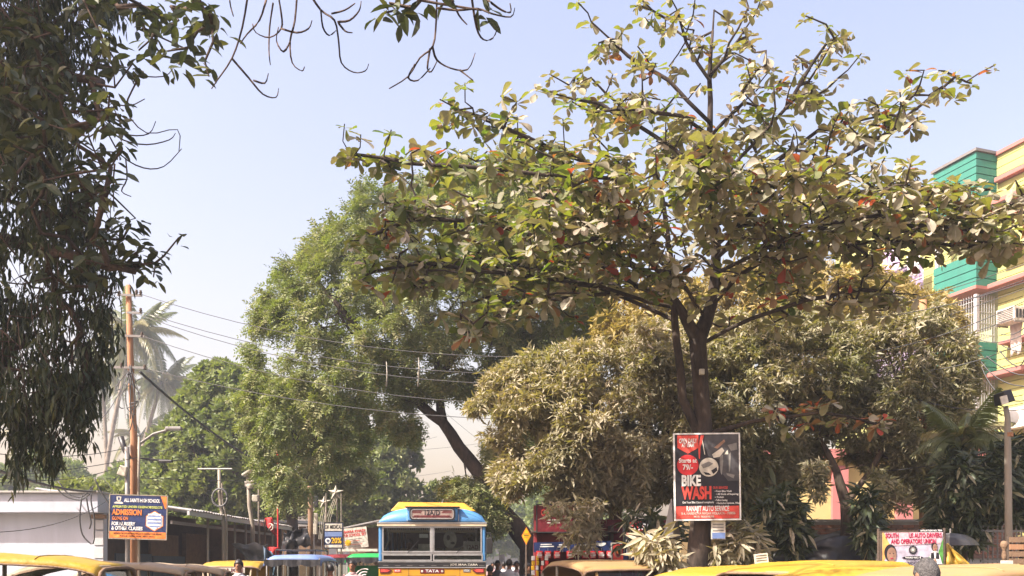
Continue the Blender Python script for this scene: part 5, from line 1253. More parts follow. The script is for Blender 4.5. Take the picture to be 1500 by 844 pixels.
M['er_blue'] = paint('er_blue', (0.13, 0.20, 0.42), 0.45, 0.4, (0.35, 0.38, 0.46), 2, 0.2, bscale=8)
M['er_red'] = paint('er_red', (0.22, 0.025, 0.03), 0.5, 0.4, None, 2); M['er_green'] = paint('er_green', (0.015, 0.33, 0.07), 0.4, 0.3, None, 2)
def e_rickshaw(label, loc, rz, roof, body, H=1.86, front=None, rack=False):
    T = thing('electric_rickshaw', label, 'rickshaw', loc, rz, 'electric rickshaws near the bus'); W = 0.56
    rows = []
    for i, (y, z) in enumerate(((-0.95, -0.10), (-0.88, -0.03), (-0.7, 0.0), (0.3, 0.015), (1.25, 0.0), (1.4, -0.05), (1.46, -0.12))):
        rows.append([Vector(((W+0.02)*math.copysign(abs(u)**0.85, u), y, H+z-0.03*abs(u)**2-0.10*max(0, abs(u)-0.75)/0.25)) for u in [-1+k/6 for k in range(13)]])
    c = MB().grid(rows).build('roof', M[roof], T, smooth=True); c.modifiers.new('s', 'SOLIDIFY').thickness = 0.02
    vr = [[Vector((-W+2*W*k/12, -0.96, H-0.10)) for k in range(13)], [Vector((-W+2*W*k/12, -0.97+0.02*math.sin(k*2.1), H-0.20-0.05*abs(math.sin(k*0.8)))) for k in range(13)]]
    o = MB().grid(vr).build('valance', M['black_tarp'], T); o.modifiers.new('s', 'SOLIDIFY').thickness = 0.008
    for s in (-1, 1):
        for y in (-0.85, 0.2, 1.3): MB().tube([(s*W*0.94, y, 0.4), (s*W*0.94, y, H-0.08)], 0.018, 6).build('post', M['silver'], T)
        MB().span((s*W, 0.25, 0.35), (s*(W-0.03), 1.35, 0.9)).build('side_panel', M[body], T)
    f = MB(); f.tube([(-0.46, -0.92, 0.95), (-0.46, -0.88, H-0.2), (0.46, -0.88, H-0.2), (0.46, -0.92, 0.95), (-0.46, -0.92, 0.95)], 0.018, 6); wf = f.build('windscreen_frame', M['black_plastic'], T)
    MB().span((-0.45, -0.905, 0.97), (0.45, -0.900, H-0.22)).build('windscreen', M['glass'], wf)
    rows = [[Vector((w*math.sin(a), y+0.25*(1-math.cos(a)), z)) for a in [R(-90+30*k) for k in range(7)]] for z, w, y in ((0.35, 0.3, -1.2), (0.6, 0.42, -1.2), (0.93, 0.5, -1.08))]
    MB().grid(rows).build('cowl', M[body], T, smooth=True)
    MB().lathe([(0.001, 0.05), (0.07, 0.04), (0.09, 0.0)], (0, -1.22, 0.75), 14, 0, Matrix.Rotation(R(90), 3, 'X')).build('headlight', M['silver'], T, smooth=True)
    MB().span((-0.5, 0.5, 0.5), (0.5, 0.9, 0.65)).build('seat', M['auto_seat'], T, bevel=0.03); MB().span((-0.5, 0.9, 0.6), (0.5, 0.98, 1.25)).build('seat_back', M[body], T, bevel=0.03)
    MB().span((-W, -0.9, 0.3), (W, 1.4, 0.36)).build('floor_pan', M['dark'], T)
    if rack:
        g = MB()
        g.tube([(-0.4, -0.6, H+0.10), (0.4, -0.6, H+0.10), (0.4, 1.0, H+0.10), (-0.4, 1.0, H+0.10), (-0.4, -0.6, H+0.10)], 0.014, 5)
        for x in (-0.4, 0.4):
            for y in (-0.6, 1.0): g.tube([(x, y, H), (x, y, H+0.10)], 0.012, 5)
        g.build('roof_rack', M['black_plastic'], T)
    if front == 'swirl':
        for k, rr in enumerate((0.10, 0.17, 0.24)):
            MB().tube([(0.12+rr*math.cos(R(60+a*20)), -0.86, 1.33+rr*math.sin(R(60+a*20))) for a in range(9)], 0.016, 5).build('painted_swirl', M['white'], T)
    wheel(T, (0, -1.0, 0.22), 0.22, 0.09)
    for s in (-1, 1): wheel(T, (s*0.48, 0.9, 0.22), 0.22, 0.09)
    return T
e_rickshaw('blue roofed electric rickshaw with a roof rail left of the two men', at(441, 18.8), R(3), 'er_blue', 'er_blue', 1.83, rack=True)
e_rickshaw('maroon electric rickshaw between the blue and the green one', at(503, 24.5), R(4), 'er_red', 'er_red', 1.90)
t_ = e_rickshaw('green rickshaw with a white swirl squeezed beside the bus', at(545, 22.6), R(4), 'er_green', 'er_green', 1.90)
MB().span((-0.5, -0.90, 0.95), (0.5, -0.872, 1.60)).build('front_cover', M['er_green'], t_)
for k, rr in enumerate((0.10, 0.17, 0.24)):
    MB().tube([(-0.1+rr*math.cos(R(70+a*18)), -0.905, 1.28+rr*math.sin(R(70+a*18))) for a in range(9)], 0.014, 5).build('painted_swirl', M['white'], t_)

# ------------------------------------------------------------------ people
def cloth_m(n, rgb): return paint(n, rgb, 0.85, 0.25, None, 5, 0.3, bscale=25)
def person(label, px, D, height, shirt, trousers, rz=0.0, hair='hair', pose=0, walk=0.0, turn=0.0, bag=False):
    """rz = 0 faces the street's far end; the body is one continuous surface"""
    s = height/1.72; T = thing('person', label, 'person', ((px-CX)*D/F, D, 0.006), rz, 'people in the street')
    sk = []; 
    def ell(c, r_, n=10, m=8):
        mb = MB(); prof = [(max(1e-4, math.sin(math.pi*i/m)), -math.cos(math.pi*i/m)) for i in range(m+1)]
        rows = [[Vector((c[0]+r_[0]*q*math.cos(2*math.pi*k/n), c[1]+r_[1]*q*math.sin(2*math.pi*k/n), c[2]+r_[2]*z)) for k in range(n)] for q, z in prof]
        return mb.grid(rows, close=True)
    b = MB()
    def join(mb_): b.add(mb_.v, mb_.f)
    def limb(pts, rad): join(MB().tube(pts, rad, 10))
    def loft(secs, n=16):
        join(MB().grid([[Vector((x+rx*math.cos(2*math.pi*k/n), y+ry*math.sin(2*math.pi*k/n), z)) for k in range(n)] for x, y, z, rx, ry in secs], close=True))
    loft([(0, 0, 0.80, 0.02, 0.02), (0, 0, 0.82, 0.15, 0.10), (0, 0, 0.92, 0.165, 0.115), (0, 0, 1.05, 0.145, 0.10), (0, 0.01, 1.2, 0.165, 0.112), (0, 0.01, 1.32, 0.18, 0.112), (0, 0, 1.40, 0.16, 0.09), (0, 0, 1.45, 0.09, 0.07), (0, 0.01, 1.50, 0.058, 0.06), (0, 0.015, 1.56, 0.054, 0.058), (0, 0.015, 1.58, 0.01, 0.01)])
    for sg in (-1, 1):
        st = walk*sg
        limb([(sg*0.085, 0, 0.90), (sg*0.09, 0.10*st+0.02, 0.50), (sg*0.09, 0.20*st-0.02, 0.09)], [0.092, 0.062, 0.043])
        limb([(sg*0.09, 0.20*st-0.06, 0.05), (sg*0.095, 0.20*st+0.06, 0.045), (sg*0.10, 0.20*st+0.16, 0.03)], [0.045, 0.045, 0.03])
        if pose == 1 and sg > 0: el, wr = (0.27, 0.10, 1.12), (0.18, 0.30, 1.22)
        else: el, wr = (sg*0.25, -0.02-0.05*st, 1.12), (sg*0.25, 0.08-0.10*st, 0.88)
        limb([(sg*0.15, 0, 1.39), (sg*0.20, 0, 1.36), el, wr], [0.06, 0.058, 0.043, 0.03])
        w = Vector(wr); d = (w-Vector(el)).normalized()
        limb([w, w+d*0.08], [0.032, 0.036])
        for f in range(4):
            o_ = Vector((0.0, -0.027+f*0.018, 0)); limb([w+d*0.07+o_, w+d*0.12+o_, w+d*(0.155-0.008*abs(f-1.3))+o_+Vector((-sg*0.012, 0, 0))], [0.0095, 0.009, 0.008])
        limb([w+d*0.02+Vector((0, 0.03, 0)), w+d*0.06+Vector((-sg*0.01, 0.052, 0)), w+d*0.09+Vector((-sg*0.015, 0.055, 0))], [0.011, 0.010, 0.008])
    # head: skull, jaw, nose, brow, ears
    hd = MB(); 
    for e in (ell((0, 0.01, 1.635), (0.077, 0.095, 0.105), 14, 10), ell((0, 0.045, 1.57), (0.055, 0.058, 0.055)), ell((0, 0.105, 1.615), (0.014, 0.022, 0.024), 8, 6), ell((0, 0.085, 1.652), (0.05, 0.02, 0.014), 8, 6), ell((0, 0.096, 1.572), (0.024, 0.012, 0.010), 8, 6), ell((0.078, 0.0, 1.62), (0.012, 0.022, 0.032), 8, 6), ell((-0.078, 0.0, 1.62), (0.012, 0.022, 0.032), 8, 6)):
        hd.add(e.v, e.f)
    ca, sa = math.cos(turn), math.sin(turn)
    b.add([(x*ca-(y-0.01)*sa, x*sa+(y-0.01)*ca+0.01, z) for x, y, z in hd.v], hd.f)
    me = b.mesh('body', [shirt]); o = bpy.data.objects.new('tmp', me); COL.objects.link(o)
    rm_ = o.modifiers.new('r', 'REMESH'); rm_.mode = 'VOXEL'; rm_.voxel_size = 0.011; sm = o.modifiers.new('s', 'SMOOTH'); sm.iterations = 2; sm.factor = 0.5
    dg = bpy.context.evaluated_depsgraph_get(); ev = o.evaluated_get(dg); new = bpy.data.meshes.new_from_object(ev); bpy.data.objects.remove(o)
    new.materials.clear()
    for m in (M['skin'], shirt, trousers, M['dark'], M['white']): new.materials.append(m)
    n = len(new.polygons); c = np.zeros(n*3); new.polygons.foreach_get('center', c); c = c.reshape(-1, 3)
    idx = np.zeros(n, int)
    hand = (np.abs(c[:, 0]) > 0.19) & (c[:, 2] < 0.90)
    if pose == 1: hand |= (c[:, 1] > 0.27) & (c[:, 2] > 1.0)
    sh = (c[:, 2] > 0.86) & (c[:, 2] < 1.475) & ~hand
    sleeve_skin = (np.abs(c[:, 0]) > 0.185) & (c[:, 2] < 1.16)
    idx[sh & ~sleeve_skin] = 1; idx[(c[:, 2] <= 0.86) & ~hand] = 2; idx[(c[:, 2] <= 0.86) & (np.abs(c[:, 0]) > 0.19)] = 0
    idx[(c[:, 2] < 0.075)] = 3
    new.polygons.foreach_set('material_index', idx.astype(np.int32)); new.polygons.foreach_set('use_smooth', np.ones(n, bool)); new.update()
    ob = link_mesh('body', new, T, Matrix.Scale(s, 4))
    # eyes
    e = MB()
    for sg in (-1, 1):
        q = ell((sg*0.032, 0.094, 1.633), (0.011, 0.006, 0.006), 8, 6); e.add([(x*ca-(y-0.01)*sa, x*sa+(y-0.01)*ca+0.01, z) for x, y, z in q.v], q.f)
    eo = e.build('eyes', M['dark'], T, smooth=True); eo.scale = (s, s, s)
    # hair: a tousled cap over the skull
    rows = []; r = random.Random(int(px))
    for i in range(9):
        t = i/8; row = []
        for k in range(22):
            a = 2*math.pi*k/22; fr = max(0, math.sin(a)); lim = math.pi*(0.63-0.24*fr)      # lower at the back, a hairline in front
            ph = t*lim; rr = 1.05+0.08*mnoise.noise(Vector((math.cos(a)*2, math.sin(a)*2, t*3+px)))+0.03*r.uniform(-1, 1)
            x, y, z = 0.077*rr*math.sin(ph)*math.cos(a), 0.097*rr*math.sin(ph)*math.sin(a), 0.108*rr*math.cos(ph)
            row.append(Vector((x*ca-y*sa, x*sa+y*ca+0.01, z+1.638)))
        rows.append(row)
    h = MB().grid(rows, close=True).build('hair', M[hair], T, smooth=True); h.scale = (s, s, s); h.modifiers.new('s', 'SOLIDIFY').thickness = 0.008
    # collar of the shirt
    cl = MB().tube([(0.066*math.cos(a), 0.012+0.066*math.sin(a), 1.465+0.015*math.sin(a+math.pi)) for a in [2*math.pi*k/14 for k in range(15)]], 0.013, 6).build('collar', shirt, T, smooth=True); cl.scale = (s, s, s)
    return T
white_s = cloth_m('shirt_white', (0.62, 0.62, 0.64)); pink_s = cloth_m('shirt_pink', (0.55, 0.36, 0.36)); grey_s = cloth_m('shirt_grey', (0.18, 0.19, 0.22)); blue_s = cloth_m('shirt_blue', (0.06, 0.16, 0.38)); orange_s = cloth_m('shirt_orange', (0.55, 0.20, 0.10)); black_s = cloth_m('shirt_black', (0.025, 0.025, 0.03)); check_s = cloth_m('shirt_pale', (0.46, 0.47, 0.50)); dark_t = cloth_m('trousers_dark', (0.03, 0.033, 0.045)); brown_t = cloth_m('trousers_brown', (0.10, 0.075, 0.055))
PI = math.pi
t_ = person('bus driver in a pale shirt seen through the windscreen', 600, 20.95, 1.70, check_s, dark_t, PI); t_.location.z = 0.50
person('young man in a white shirt before the cream autorickshaw', 350, 17.6, 1.70, white_s, dark_t, PI, pose=0, walk=0.6)
person('man in a pale pink shirt walking before the maroon rickshaw', 516, 19.2, 1.70, pink_s, dark_t, PI, walk=0.7)
person('dark haired person in orange seen beside the blue rickshaw', 484, 18.2, 1.62, orange_s, brown_t, 0.4, walk=0.4)
person('man with greying hair seen from behind in front of the tan roof', 1359, 5.9, 1.655, check_s, dark_t, 0.15, hair='hair_grey', walk=0.3)
for (px, D, h, sm, tm, rz, tn, lab) in (
    (718, 21.2, 1.58, black_s, dark_t, 0.3, 0.0, 'person in black closest to the side of the bus'), (729, 24.5, 1.72, grey_s, dark_t, PI-0.3, 0.4, 'man in grey facing us beside the bus mirror'),
    (738, 30, 1.70, white_s, dark_t, 0.1, 0.0, 'person in white walking away deep in the crowd'), (746, 23.0, 1.73, check_s, dark_t, 0.0, 0.2, 'man in a pale shirt seen from behind in the crowd'),
    (757, 27.5, 1.70, pink_s, brown_t, PI, 0.0, 'person in pink facing us in the crowd'), (765, 33.5, 1.72, blue_s, dark_t, 0.2, 0.0, 'person in blue far back in the crowd'),
    (772, 21.5, 1.64, black_s, brown_t, PI+0.5, 0.0, 'dark clothed person by the hanging snack strips'), (722, 38, 1.70, pink_s, dark_t, PI, 0.0, 'small far figure in pink behind the crowd'), (752, 42, 1.70, white_s, dark_t, 0, 0.0, 'small far figure in white behind the crowd')):
    person(lab, px, D, h, sm, tm, rz, walk=0.5, turn=tn)
# ------------------------------------------------------------------ poles, lamps, wires
def pole(name, label, cat, pts, r0, r1, mat, n=8, group=None):
    T = planted(name, label, cat, (pts[0][0], pts[0][1], 0), group)
    m = len(pts); MB().tube(pts, [r0+(r1-r0)*i/(m-1) for i in range(m)], n).build('post', M[mat], T, smooth=True); return T
def gp(px, D): v = P(px, HY, D); v.z = 0; return v
DP = 20.0
T = pole('utility_pole', 'tall rusty utility pole carrying a tangle of wires and the school board', 'pole', [gp(196, DP), P(196, 640, DP), P(191, 520, DP), P(188, 418, DP)], 0.085, 0.06, 'rust', 10)
for (py, xa, xb) in ((432, 172, 208), (458, 186, 208), (492, 182, 212), (538, 165, 214)):
    MB().beam(P(xa, py, DP-0.1), P(xb, py+1, DP-0.1), 0.04, 0.05).build('cross_arm', M['grey_metal'], T)
for (x, y) in ((200, 428), (206, 429), (206, 455), (208, 490), (178, 535), (212, 538), (175, 430)):
    MB().lathe([(0.001, -0.06), (0.035, -0.05), (0.022, -0.02), (0.04, 0.0), (0.022, 0.03), (0.03, 0.05), (0.001, 0.06)], P(x, y, DP-0.1), 10).build('insulator', M['wood_dk'], T, smooth=True)
MB().tube([gp(187, DP-0.25), P(187, 760, DP-0.25), P(186, 655, DP-0.25)], 0.055, 8).build('conduit', M['grey_metal'], T, smooth=True)
MB().tube([gp(204, DP-0.2), P(203, 700, DP-0.2), P(204, 640, DP-0.2)], 0.03, 6).build('conduit', M['pale_pipe'], T, smooth=True)
MB().tube([P(205, 650, DP-0.1), P(225, 636, DP-0.1), P(246, 630, DP-0.1)], 0.03, 6).build('lamp_arm', M['grey_metal'], T); MB().box(P(255, 628, DP-0.1), (0.36, 0.14, 0.08)).build('lamp_head', M['grey_metal'], T, bevel=0.02)
MB().tube([P(203, 671, DP-0.1), P(232, 674, DP-0.1), P(250, 675, DP-0.1)], 0.022, 6).build('lamp_arm', M['black_plastic'], T); MB().box(P(243, 676, DP-0.1), (0.3, 0.1, 0.06)).build('lamp_head', M['black_plastic'], T, bevel=0.02)
MB().tube([P(190, 672, DP-0.2), P(183, 660, DP-0.2), P(177, 640, DP-0.2)], [0.05, 0.06, 0.07], 8).build('floodlight', M['black_plastic'], T, smooth=True)
MB().box(P(181, 690, DP-0.3), (0.2, 0.18, 0.22), 0, Matrix.Rotation(R(15), 3, 'Y'), 0.8).build('junction_box', M['lamp_white'], T, bevel=0.02)
for i in range(14):
    a = P(190+random.uniform(-3, 3), random.uniform(530, 560), DP-0.12); b_ = P(190+random.uniform(-12, 16), random.uniform(545, 640), DP-0.2); mid = (a+b_)/2+Vector((random.uniform(-.5, .5), random.uniform(-.3, .1), -random.uniform(0.1, .5)))
    pts = [a*(1-t)**2+mid*2*t*(1-t)+b_*t*t for t in [k/9 for k in range(10)]]
    MB().tube(pts, 0.012, 4).build('cable_loop', M['cable'] if i % 3 else M['cable_pale'], T)

def wire(pa, pb, sag, label, r=0.012, mat='cable', n=26, group='overhead wires'):
    pa, pb = Vector(pa), Vector(pb); pts = []
    for i in range(n+1):
        t = i/n; p = pa.lerp(pb, t); p.z -= 4*sag*t*(1-t); pts.append(p)
    o = MB().tube(pts, r, 5).build('overhead_wire', M[mat], smooth=True); return tag(o, label, 'wire', group)
W_ = [  # left end, right end, sag, label
    (P(206, 431, DP-0.1), P(1560, 365, 17.5), 1.75, 'topmost wire from the rusty pole across the rain tree to the yellow block'),
    (P(208, 457, DP-0.1), P(1560, 388, 17.5), 1.75, 'second wire from the top of the rusty pole across the street'),
    (P(206, 462, DP-0.1), P(1560, 400, 17.4), 1.85, 'third wire from the rusty pole just under the second one'),
    (P(210, 493, DP-0.1), P(1560, 440, 17.2), 1.75, 'fourth wire crossing the rain tree below the two paired ones'),
    (P(213, 540, DP-0.1), P(1560, 520, 17.0), 1.2, 'lowest wire across the rain tree towards the green balconies')]
for a, b_, s, l in W_: wire(a, b_, s, l, 0.0075, 'cable_pale')
wire(P(205, 545, DP-0.1), P(430, 700, 30), 0.3, 'thick dark cable slanting down from the rusty pole to the green tree', 0.03)
for k, (xa, ya, Da, xb, yb, Db, s, l) in enumerate((
    (-40, 660, 14, 190, 655, DP, 0.15, 'upper thin wire running from the picture edge to the rusty pole'), (-40, 700, 14, 300, 640, 24, 0.2, 'long thin wire rising past the rusty pole below the lamp arm'), (-40, 692, 15, 190, 678, DP, 0.25, 'slack wire above the white parapet'),
    (-40, 675, 11, 140, 720, 20, 0.10, 'thick pale cable drooping onto the white building'), (-40, 780, 13, 155, 735, 21, 0.2, 'thin wire drawn across the white wall'), (-40, 360, 9, 120, 560, 15, 0.5, 'curved cable hanging through the leafy strands'), (-40, 460, 9.5, 190, 540, DP, 1.3, 'slack grey cable looping through the strands to the pole'),
    (200, 760, DP-0.3, 150, 700, 20, 0.0, 'short stay cable crossing the school board'), (198, 675, DP, 640, 640, 45, 0.3, 'far wire low over the green trees'), (200, 700, DP, 660, 690, 55, 0.3, 'far wire just above the shed roof'),
    (600, 560, 45, 760, 690, 50, 0.1, 'thin wire crossing the gap of sky under the leaning trunk'), (600, 660, 45, 760, 640, 50, 0.1, 'second thin wire in the gap of sky'), (1240, 470, 16, 1560, 392, 14.5, 0.15, 'upper pale wire rising to the yellow block'), (1250, 520, 16, 1560, 410, 14.5, 0.2, 'middle pale wire rising to the yellow block'),
    (1300, 545, 16, 1560, 470, 14.8, 0.25, 'sagging wire before the green balcony'), (1300, 570, 16, 1560, 590, 15, 0.25, 'lower wire below the green balcony'), (1290, 690, 16, 1560, 620, 13.5, 0.15, 'orange tinted wire at the areca palm'))):
    wire(P(xa, ya, Da), P(xb, yb, Db), s, l, 0.0075 if k != 3 else 0.025, 'cable_pale' if k in (3, 6, 12, 13, 14) else 'cable')
# tangled drop cables in front of the balcony
for k in range(7):
    a = P(1440+random.uniform(-8, 30), 490+k*8, 16.2); b_ = P(1500+random.uniform(0, 30), 455+k*22, 15.5); m_ = (a+b_)/2+Vector((random.uniform(-.2, .2), 0, -random.uniform(.25, .7)))
    o = MB().tube([a*(1-t)**2+m_*2*t*(1-t)+b_*t*t for t in [q/12 for q in range(13)]], 0.010, 4).build('drop_cable', M['cable_pale'], smooth=True)
    tag(o, ['topmost', 'second', 'third', 'fourth', 'fifth', 'sixth', 'lowest'][k]+' looping pale drop cable before the green balcony of the yellow block', 'wire', 'drop cables at the yellow block')
for k, (x, y0, y1, D) in enumerate(((613, 524, 556, 19.2), (566, 530, 566, 19.3), (612, 545, 566, 19.2))):
    o = MB().tube([P(x, y0, D), P(x+1, (y0+y1)/2, D), P(x, y1, D)], [0.008, 0.014, 0.02], 5).build('wire_weight', M['lamp_white'], smooth=True)
    tag(o, ['long pale weight hanging from the upper wire before the rain tree', 'leftmost pale weight hanging from the wires before the rain tree', 'short pale weight below the long one before the rain tree'][k], 'weight', 'weights on the overhead wires')
# cables in front of the white building
for k, pts in enumerate(([(120, 725), (116, 760), (120, 785), (138, 802), (139, 760), (133, 735), (134, 722)], [(85, 705), (100, 725), (120, 730), (134, 715)], [(80, 712), (95, 728), (118, 734), (132, 724), (137, 712)], [(126, 726), (130, 750), (134, 765), (131, 775)], [(138, 700), (150, 725), (165, 745), (185, 772)])):
    fine = []
    for i in range(len(pts)-1):
        for s in range(4): fine.append((pts[i][0]+(pts[i+1][0]-pts[i][0])*s/4, pts[i][1]+(pts[i+1][1]-pts[i][1])*s/4))
    fine.append(pts[-1])
    for _ in range(2): fine = [fine[0]]+[((fine[i-1][0]+2*fine[i][0]+fine[i+1][0])/4, (fine[i-1][1]+2*fine[i][1]+fine[i+1][1])/4) for i in range(1, len(fine)-1)]+[fine[-1]]
    o = MB().tube([P(x, y, 21.4) for x, y in fine], 0.018, 5).build('loose_cable', M['cable'], smooth=True)
    tag(o, ['large hanging loop of black cable before the white wall', 'upper slack black cable above the parapet', 'lower slack black cable above the parapet', 'short cable end dangling beside the loop', 'thick cable running down to the school board'][k], 'cable', 'loose cables on the white building')

# lamp posts by the shed
T = pole('lamp_post', 'pale post with a round coil and bent conduit above the shed', 'lamp post', [gp(329, 25), P(328, 770, 25), P(322, 730, 25), P(321, 688, 25)], 0.07, 0.045, 'pale_pipe')
MB().tube([gp(333, 25), P(332, 760, 25), P(326, 735, 25), P(325, 708, 25)], 0.03, 6).build('conduit', M['pale_pipe'], T)
MB().tube([P(290, 687, 25), P(340, 687, 25)], 0.025, 5).build('cross_arm', M['grey_metal'], T)
MB().tube([P(322+11*math.cos(a), 729+13*math.sin(a), 24.9) for a in [2*PI*k/18 for k in range(19)]], 0.03, 6).build('cable_coil', M['cable_pale'], T, smooth=True)
T = pole('lamp_post', 'twin headed lamp post with tilted lamps behind the shed eave', 'lamp post', [gp(371, 27), P(370, 770, 27), P(365, 740, 27), P(363, 690, 27)], 0.075, 0.05, 'pale_pipe')
for (a, b_) in (((356, 697), (373, 686)), ((360, 707), (376, 705))):
    MB().beam(P(*a, 26.9), P(*b_, 26.9), 0.3, 0.07).build('lamp_head', M['lamp_white'], T, bevel=0.02)
MB().lathe([(0.10, 0), (0.17, 0.12), (0.16, 0.14), (0.001, 0.14)], P(368, 716, 26.9), 12).build('lamp_bowl', M['lamp_white'], T, smooth=True)
MB().box(P(374, 730, 26.9), (0.18, 0.12, 0.2)).build('meter_box', M['lamp_white'], T, bevel=0.02); MB().box(P(362, 710, 26.9), (0.12, 0.1, 0.12)).build('clamp', M['grey_metal'], T)
T = pole('pipe_pole', 'slim pale pipe with a hooked top beside the red flag', 'pole', [gp(379, 28), P(379, 700, 28), P(379, 652, 28), P(380, 648, 28), P(383, 647, 28), P(385, 650, 28)], 0.03, 0.02, 'pale_pipe')
def crumple(o, amp):
    for v_ in o.data.vertices: v_.co += Vector((mnoise.noise(v_.co*3.1), mnoise.noise(v_.co*3.1+Vector((7, 0, 0))), mnoise.noise(v_.co*2.7+Vector((0, 9, 0)))))*amp
# flags
def flag(label, poles, D, cloth_pts, emblem=None):
    T = planted('red_flag', label, 'flag', tuple(gp(poles[0][0], D)), 'red flags by the shed')
    MB().tube([gp(poles[0][0], D)]+[P(x, y, D) for x, y in poles], 0.03, 6).build('staff', M['red_cloth'] if emblem is None else M['wood'], T)
    rows = []
    for i in range(9):
        v = i/8; row = []
        for j in range(7):
            u = j/6; a, b_, c, d = [Vector(q) for q in cloth_pts]
            p = (a*(1-u)+b_*u)*(1-v)+(d*(1-u)+c*u)*v
            row.append(P(p.x, p.y, D-0.03+0.10*math.sin(u*7+v*2)*(0.3+v)))
        rows.append(row)
    o = MB().grid(rows).build('cloth', M['red_cloth'], T, smooth=True); o.modifiers.new('s', 'SOLIDIFY').thickness = 0.008
    if emblem:
        x, y = emblem
        MB().tube([P(x+4.2*math.cos(R(a)), y-4.8*math.sin(R(a)), D-0.14) for a in range(-110, 131, 20)], [0.006+0.014*math.sin(PI*k/12) for k in range(13)], 5).build('sickle', M['offwhite'], T)
        MB().tube([P(x-3.5, y+5, D-0.15), P(x+2.6, y-3, D-0.15)], 0.014, 5).tube([P(x+0.8, y-4.6, D-0.15), P(x+4.4, y-1.8, D-0.15)], 0.026, 5).build('hammer', M['offwhite'], T)
flag('tall red staff with a limp red flag against the green trees', [(407, 740), (406, 656)], 28, [(406, 664), (408, 664), (410, 694), (404, 694)])
flag('red flag with a hammer and sickle drooping beside the stall', [(388, 762)], 29, [(388, 759), (399, 758), (405, 788), (388, 768)], (396, 772))
flag('small faded red flag low over the grey tarpaulin', [(386, 800)], 27, [(388, 801), (410, 802), (409, 815), (389, 812)])
# grey tarpaulin, black canopy
def cloth(name, label, cat, pts, D, mat, amp=0.12, seed=0, n=12, th=0.01):
    a, b_, c, d = [Vector(p) for p in pts]; rows = []
    for i in range(n):
        v = i/(n-1); row = []
        for j in range(n):
            u = j/(n-1); p = (a*(1-u)+b_*u)*(1-v)+(d*(1-u)+c*u)*v
            w = mnoise.noise(Vector((u*3, v*2.5, seed)))*amp+math.sin(u*13+v*4+seed)*amp*0.25
            q = P(p.x, p.y, D+w-0.5*v*amp); q.z += amp*0.3*mnoise.noise(Vector((u*4, v*4, seed+5))); row.append(q)
        rows.append(row)
    o = MB().grid(rows).build(name, M[mat], smooth=True); o.modifiers.new('s', 'SOLIDIFY').thickness = th
    return tag(o, label, cat)
cloth('tarpaulin', 'grey tarpaulin slung between the shed posts', 'tarpaulin', [(340, 796), (392, 797), (386, 826), (366, 824)], 26.5, 'grey_tarp', 0.3, 1)
cloth('tarpaulin', 'blue and white striped cloth hanging beside the blue rickshaw', 'tarpaulin', [(386, 800), (404, 815), (402, 845), (390, 845)], 22, 'blue_tarp', 0.25, 2)
cloth('tarpaulin', 'crumpled black tarpaulin over a stall behind the blue rickshaw', 'tarpaulin', [(416, 780), (450, 773), (456, 800), (412, 806)], 27, 'black_tarp', 0.5, 11, 18)
# bamboo cluster and star lanterns
T = pole('wooden_pole', 'rough wooden pole with clamped meters left of the discount sign', 'pole', [gp(455, 29), P(455, 760, 29), P(454, 712, 29)], 0.10, 0.08, 'wood')
for (x, y) in ((463, 735), (463, 760), (462, 775)): MB().box(P(x, y, 28.8), (0.12, 0.12, 0.36)).build('meter', M['lamp_white'] if y != 735 else M['dark'], T, bevel=0.02)
for k, (px, py, D, s) in enumerate(((475, 736, 28, 0.22), (492, 722, 28, 0.26))):
    T = planted('star_lantern', ['lower faded paper star lantern on a stick near the discount sign', 'upper faded paper star lantern on a stick near the discount sign'][k], 'lantern', tuple(gp(px+2, D)), 'star lanterns')
    c = P(px, py, D); st = MB(); pts = []
    for q in range(10):
        a = R(90+36*q); rr = s if q % 2 == 0 else s*0.42; pts.append(c+Vector((rr*math.cos(a), 0, rr*math.sin(a))))
    vs = pts+[c+Vector((0, -0.08, 0)), c+Vector((0, 0.08, 0))]
    MB().add(vs, [(q, (q+1) % 10, 10) for q in range(10)]+[((q+1) % 10, q, 11) for q in range(10)]).build('star', M['lamp_white'], T)
    MB().tube([gp(px+2, D+0.1), P(px+2, py, D+0.1)], 0.025, 5).build('stick', M['pale_pipe'], T)
    for q in range(3): MB().tube([c+Vector((0.05*q-0.05, 0, -s*0.5)), P(px-6+q*3-k*8, 760, D), P(px-8+q*2-k*6, 790, D)], 0.012, 4).build('ribbon', M['lamp_white'], T)

# ------------------------------------------------------------------ signs
def board(name, label, cat, px, py, D, w, h, mat, rz=0.0, frame=None, tilt=0.0, t=0.02, group=None):
    T = thing(name, label, cat, P(px, py, D), rz, group); T.rotation_euler = (0, tilt, rz)
    MB().span((0, 0, 0), (w, t, h)).build('board', M[mat], T)
    if frame:
        f = MB(); e = 0.02
        f.span((-e, -0.006, -e), (w+e, t+0.004, 0)); f.span((-e, -0.006, h), (w+e, t+0.004, h+e)); f.span((-e, -0.006, 0), (0, t+0.004, h)); f.span((w, -0.006, 0), (w+e, t+0.004, h)); f.build('frame', M[frame], T)
    return T
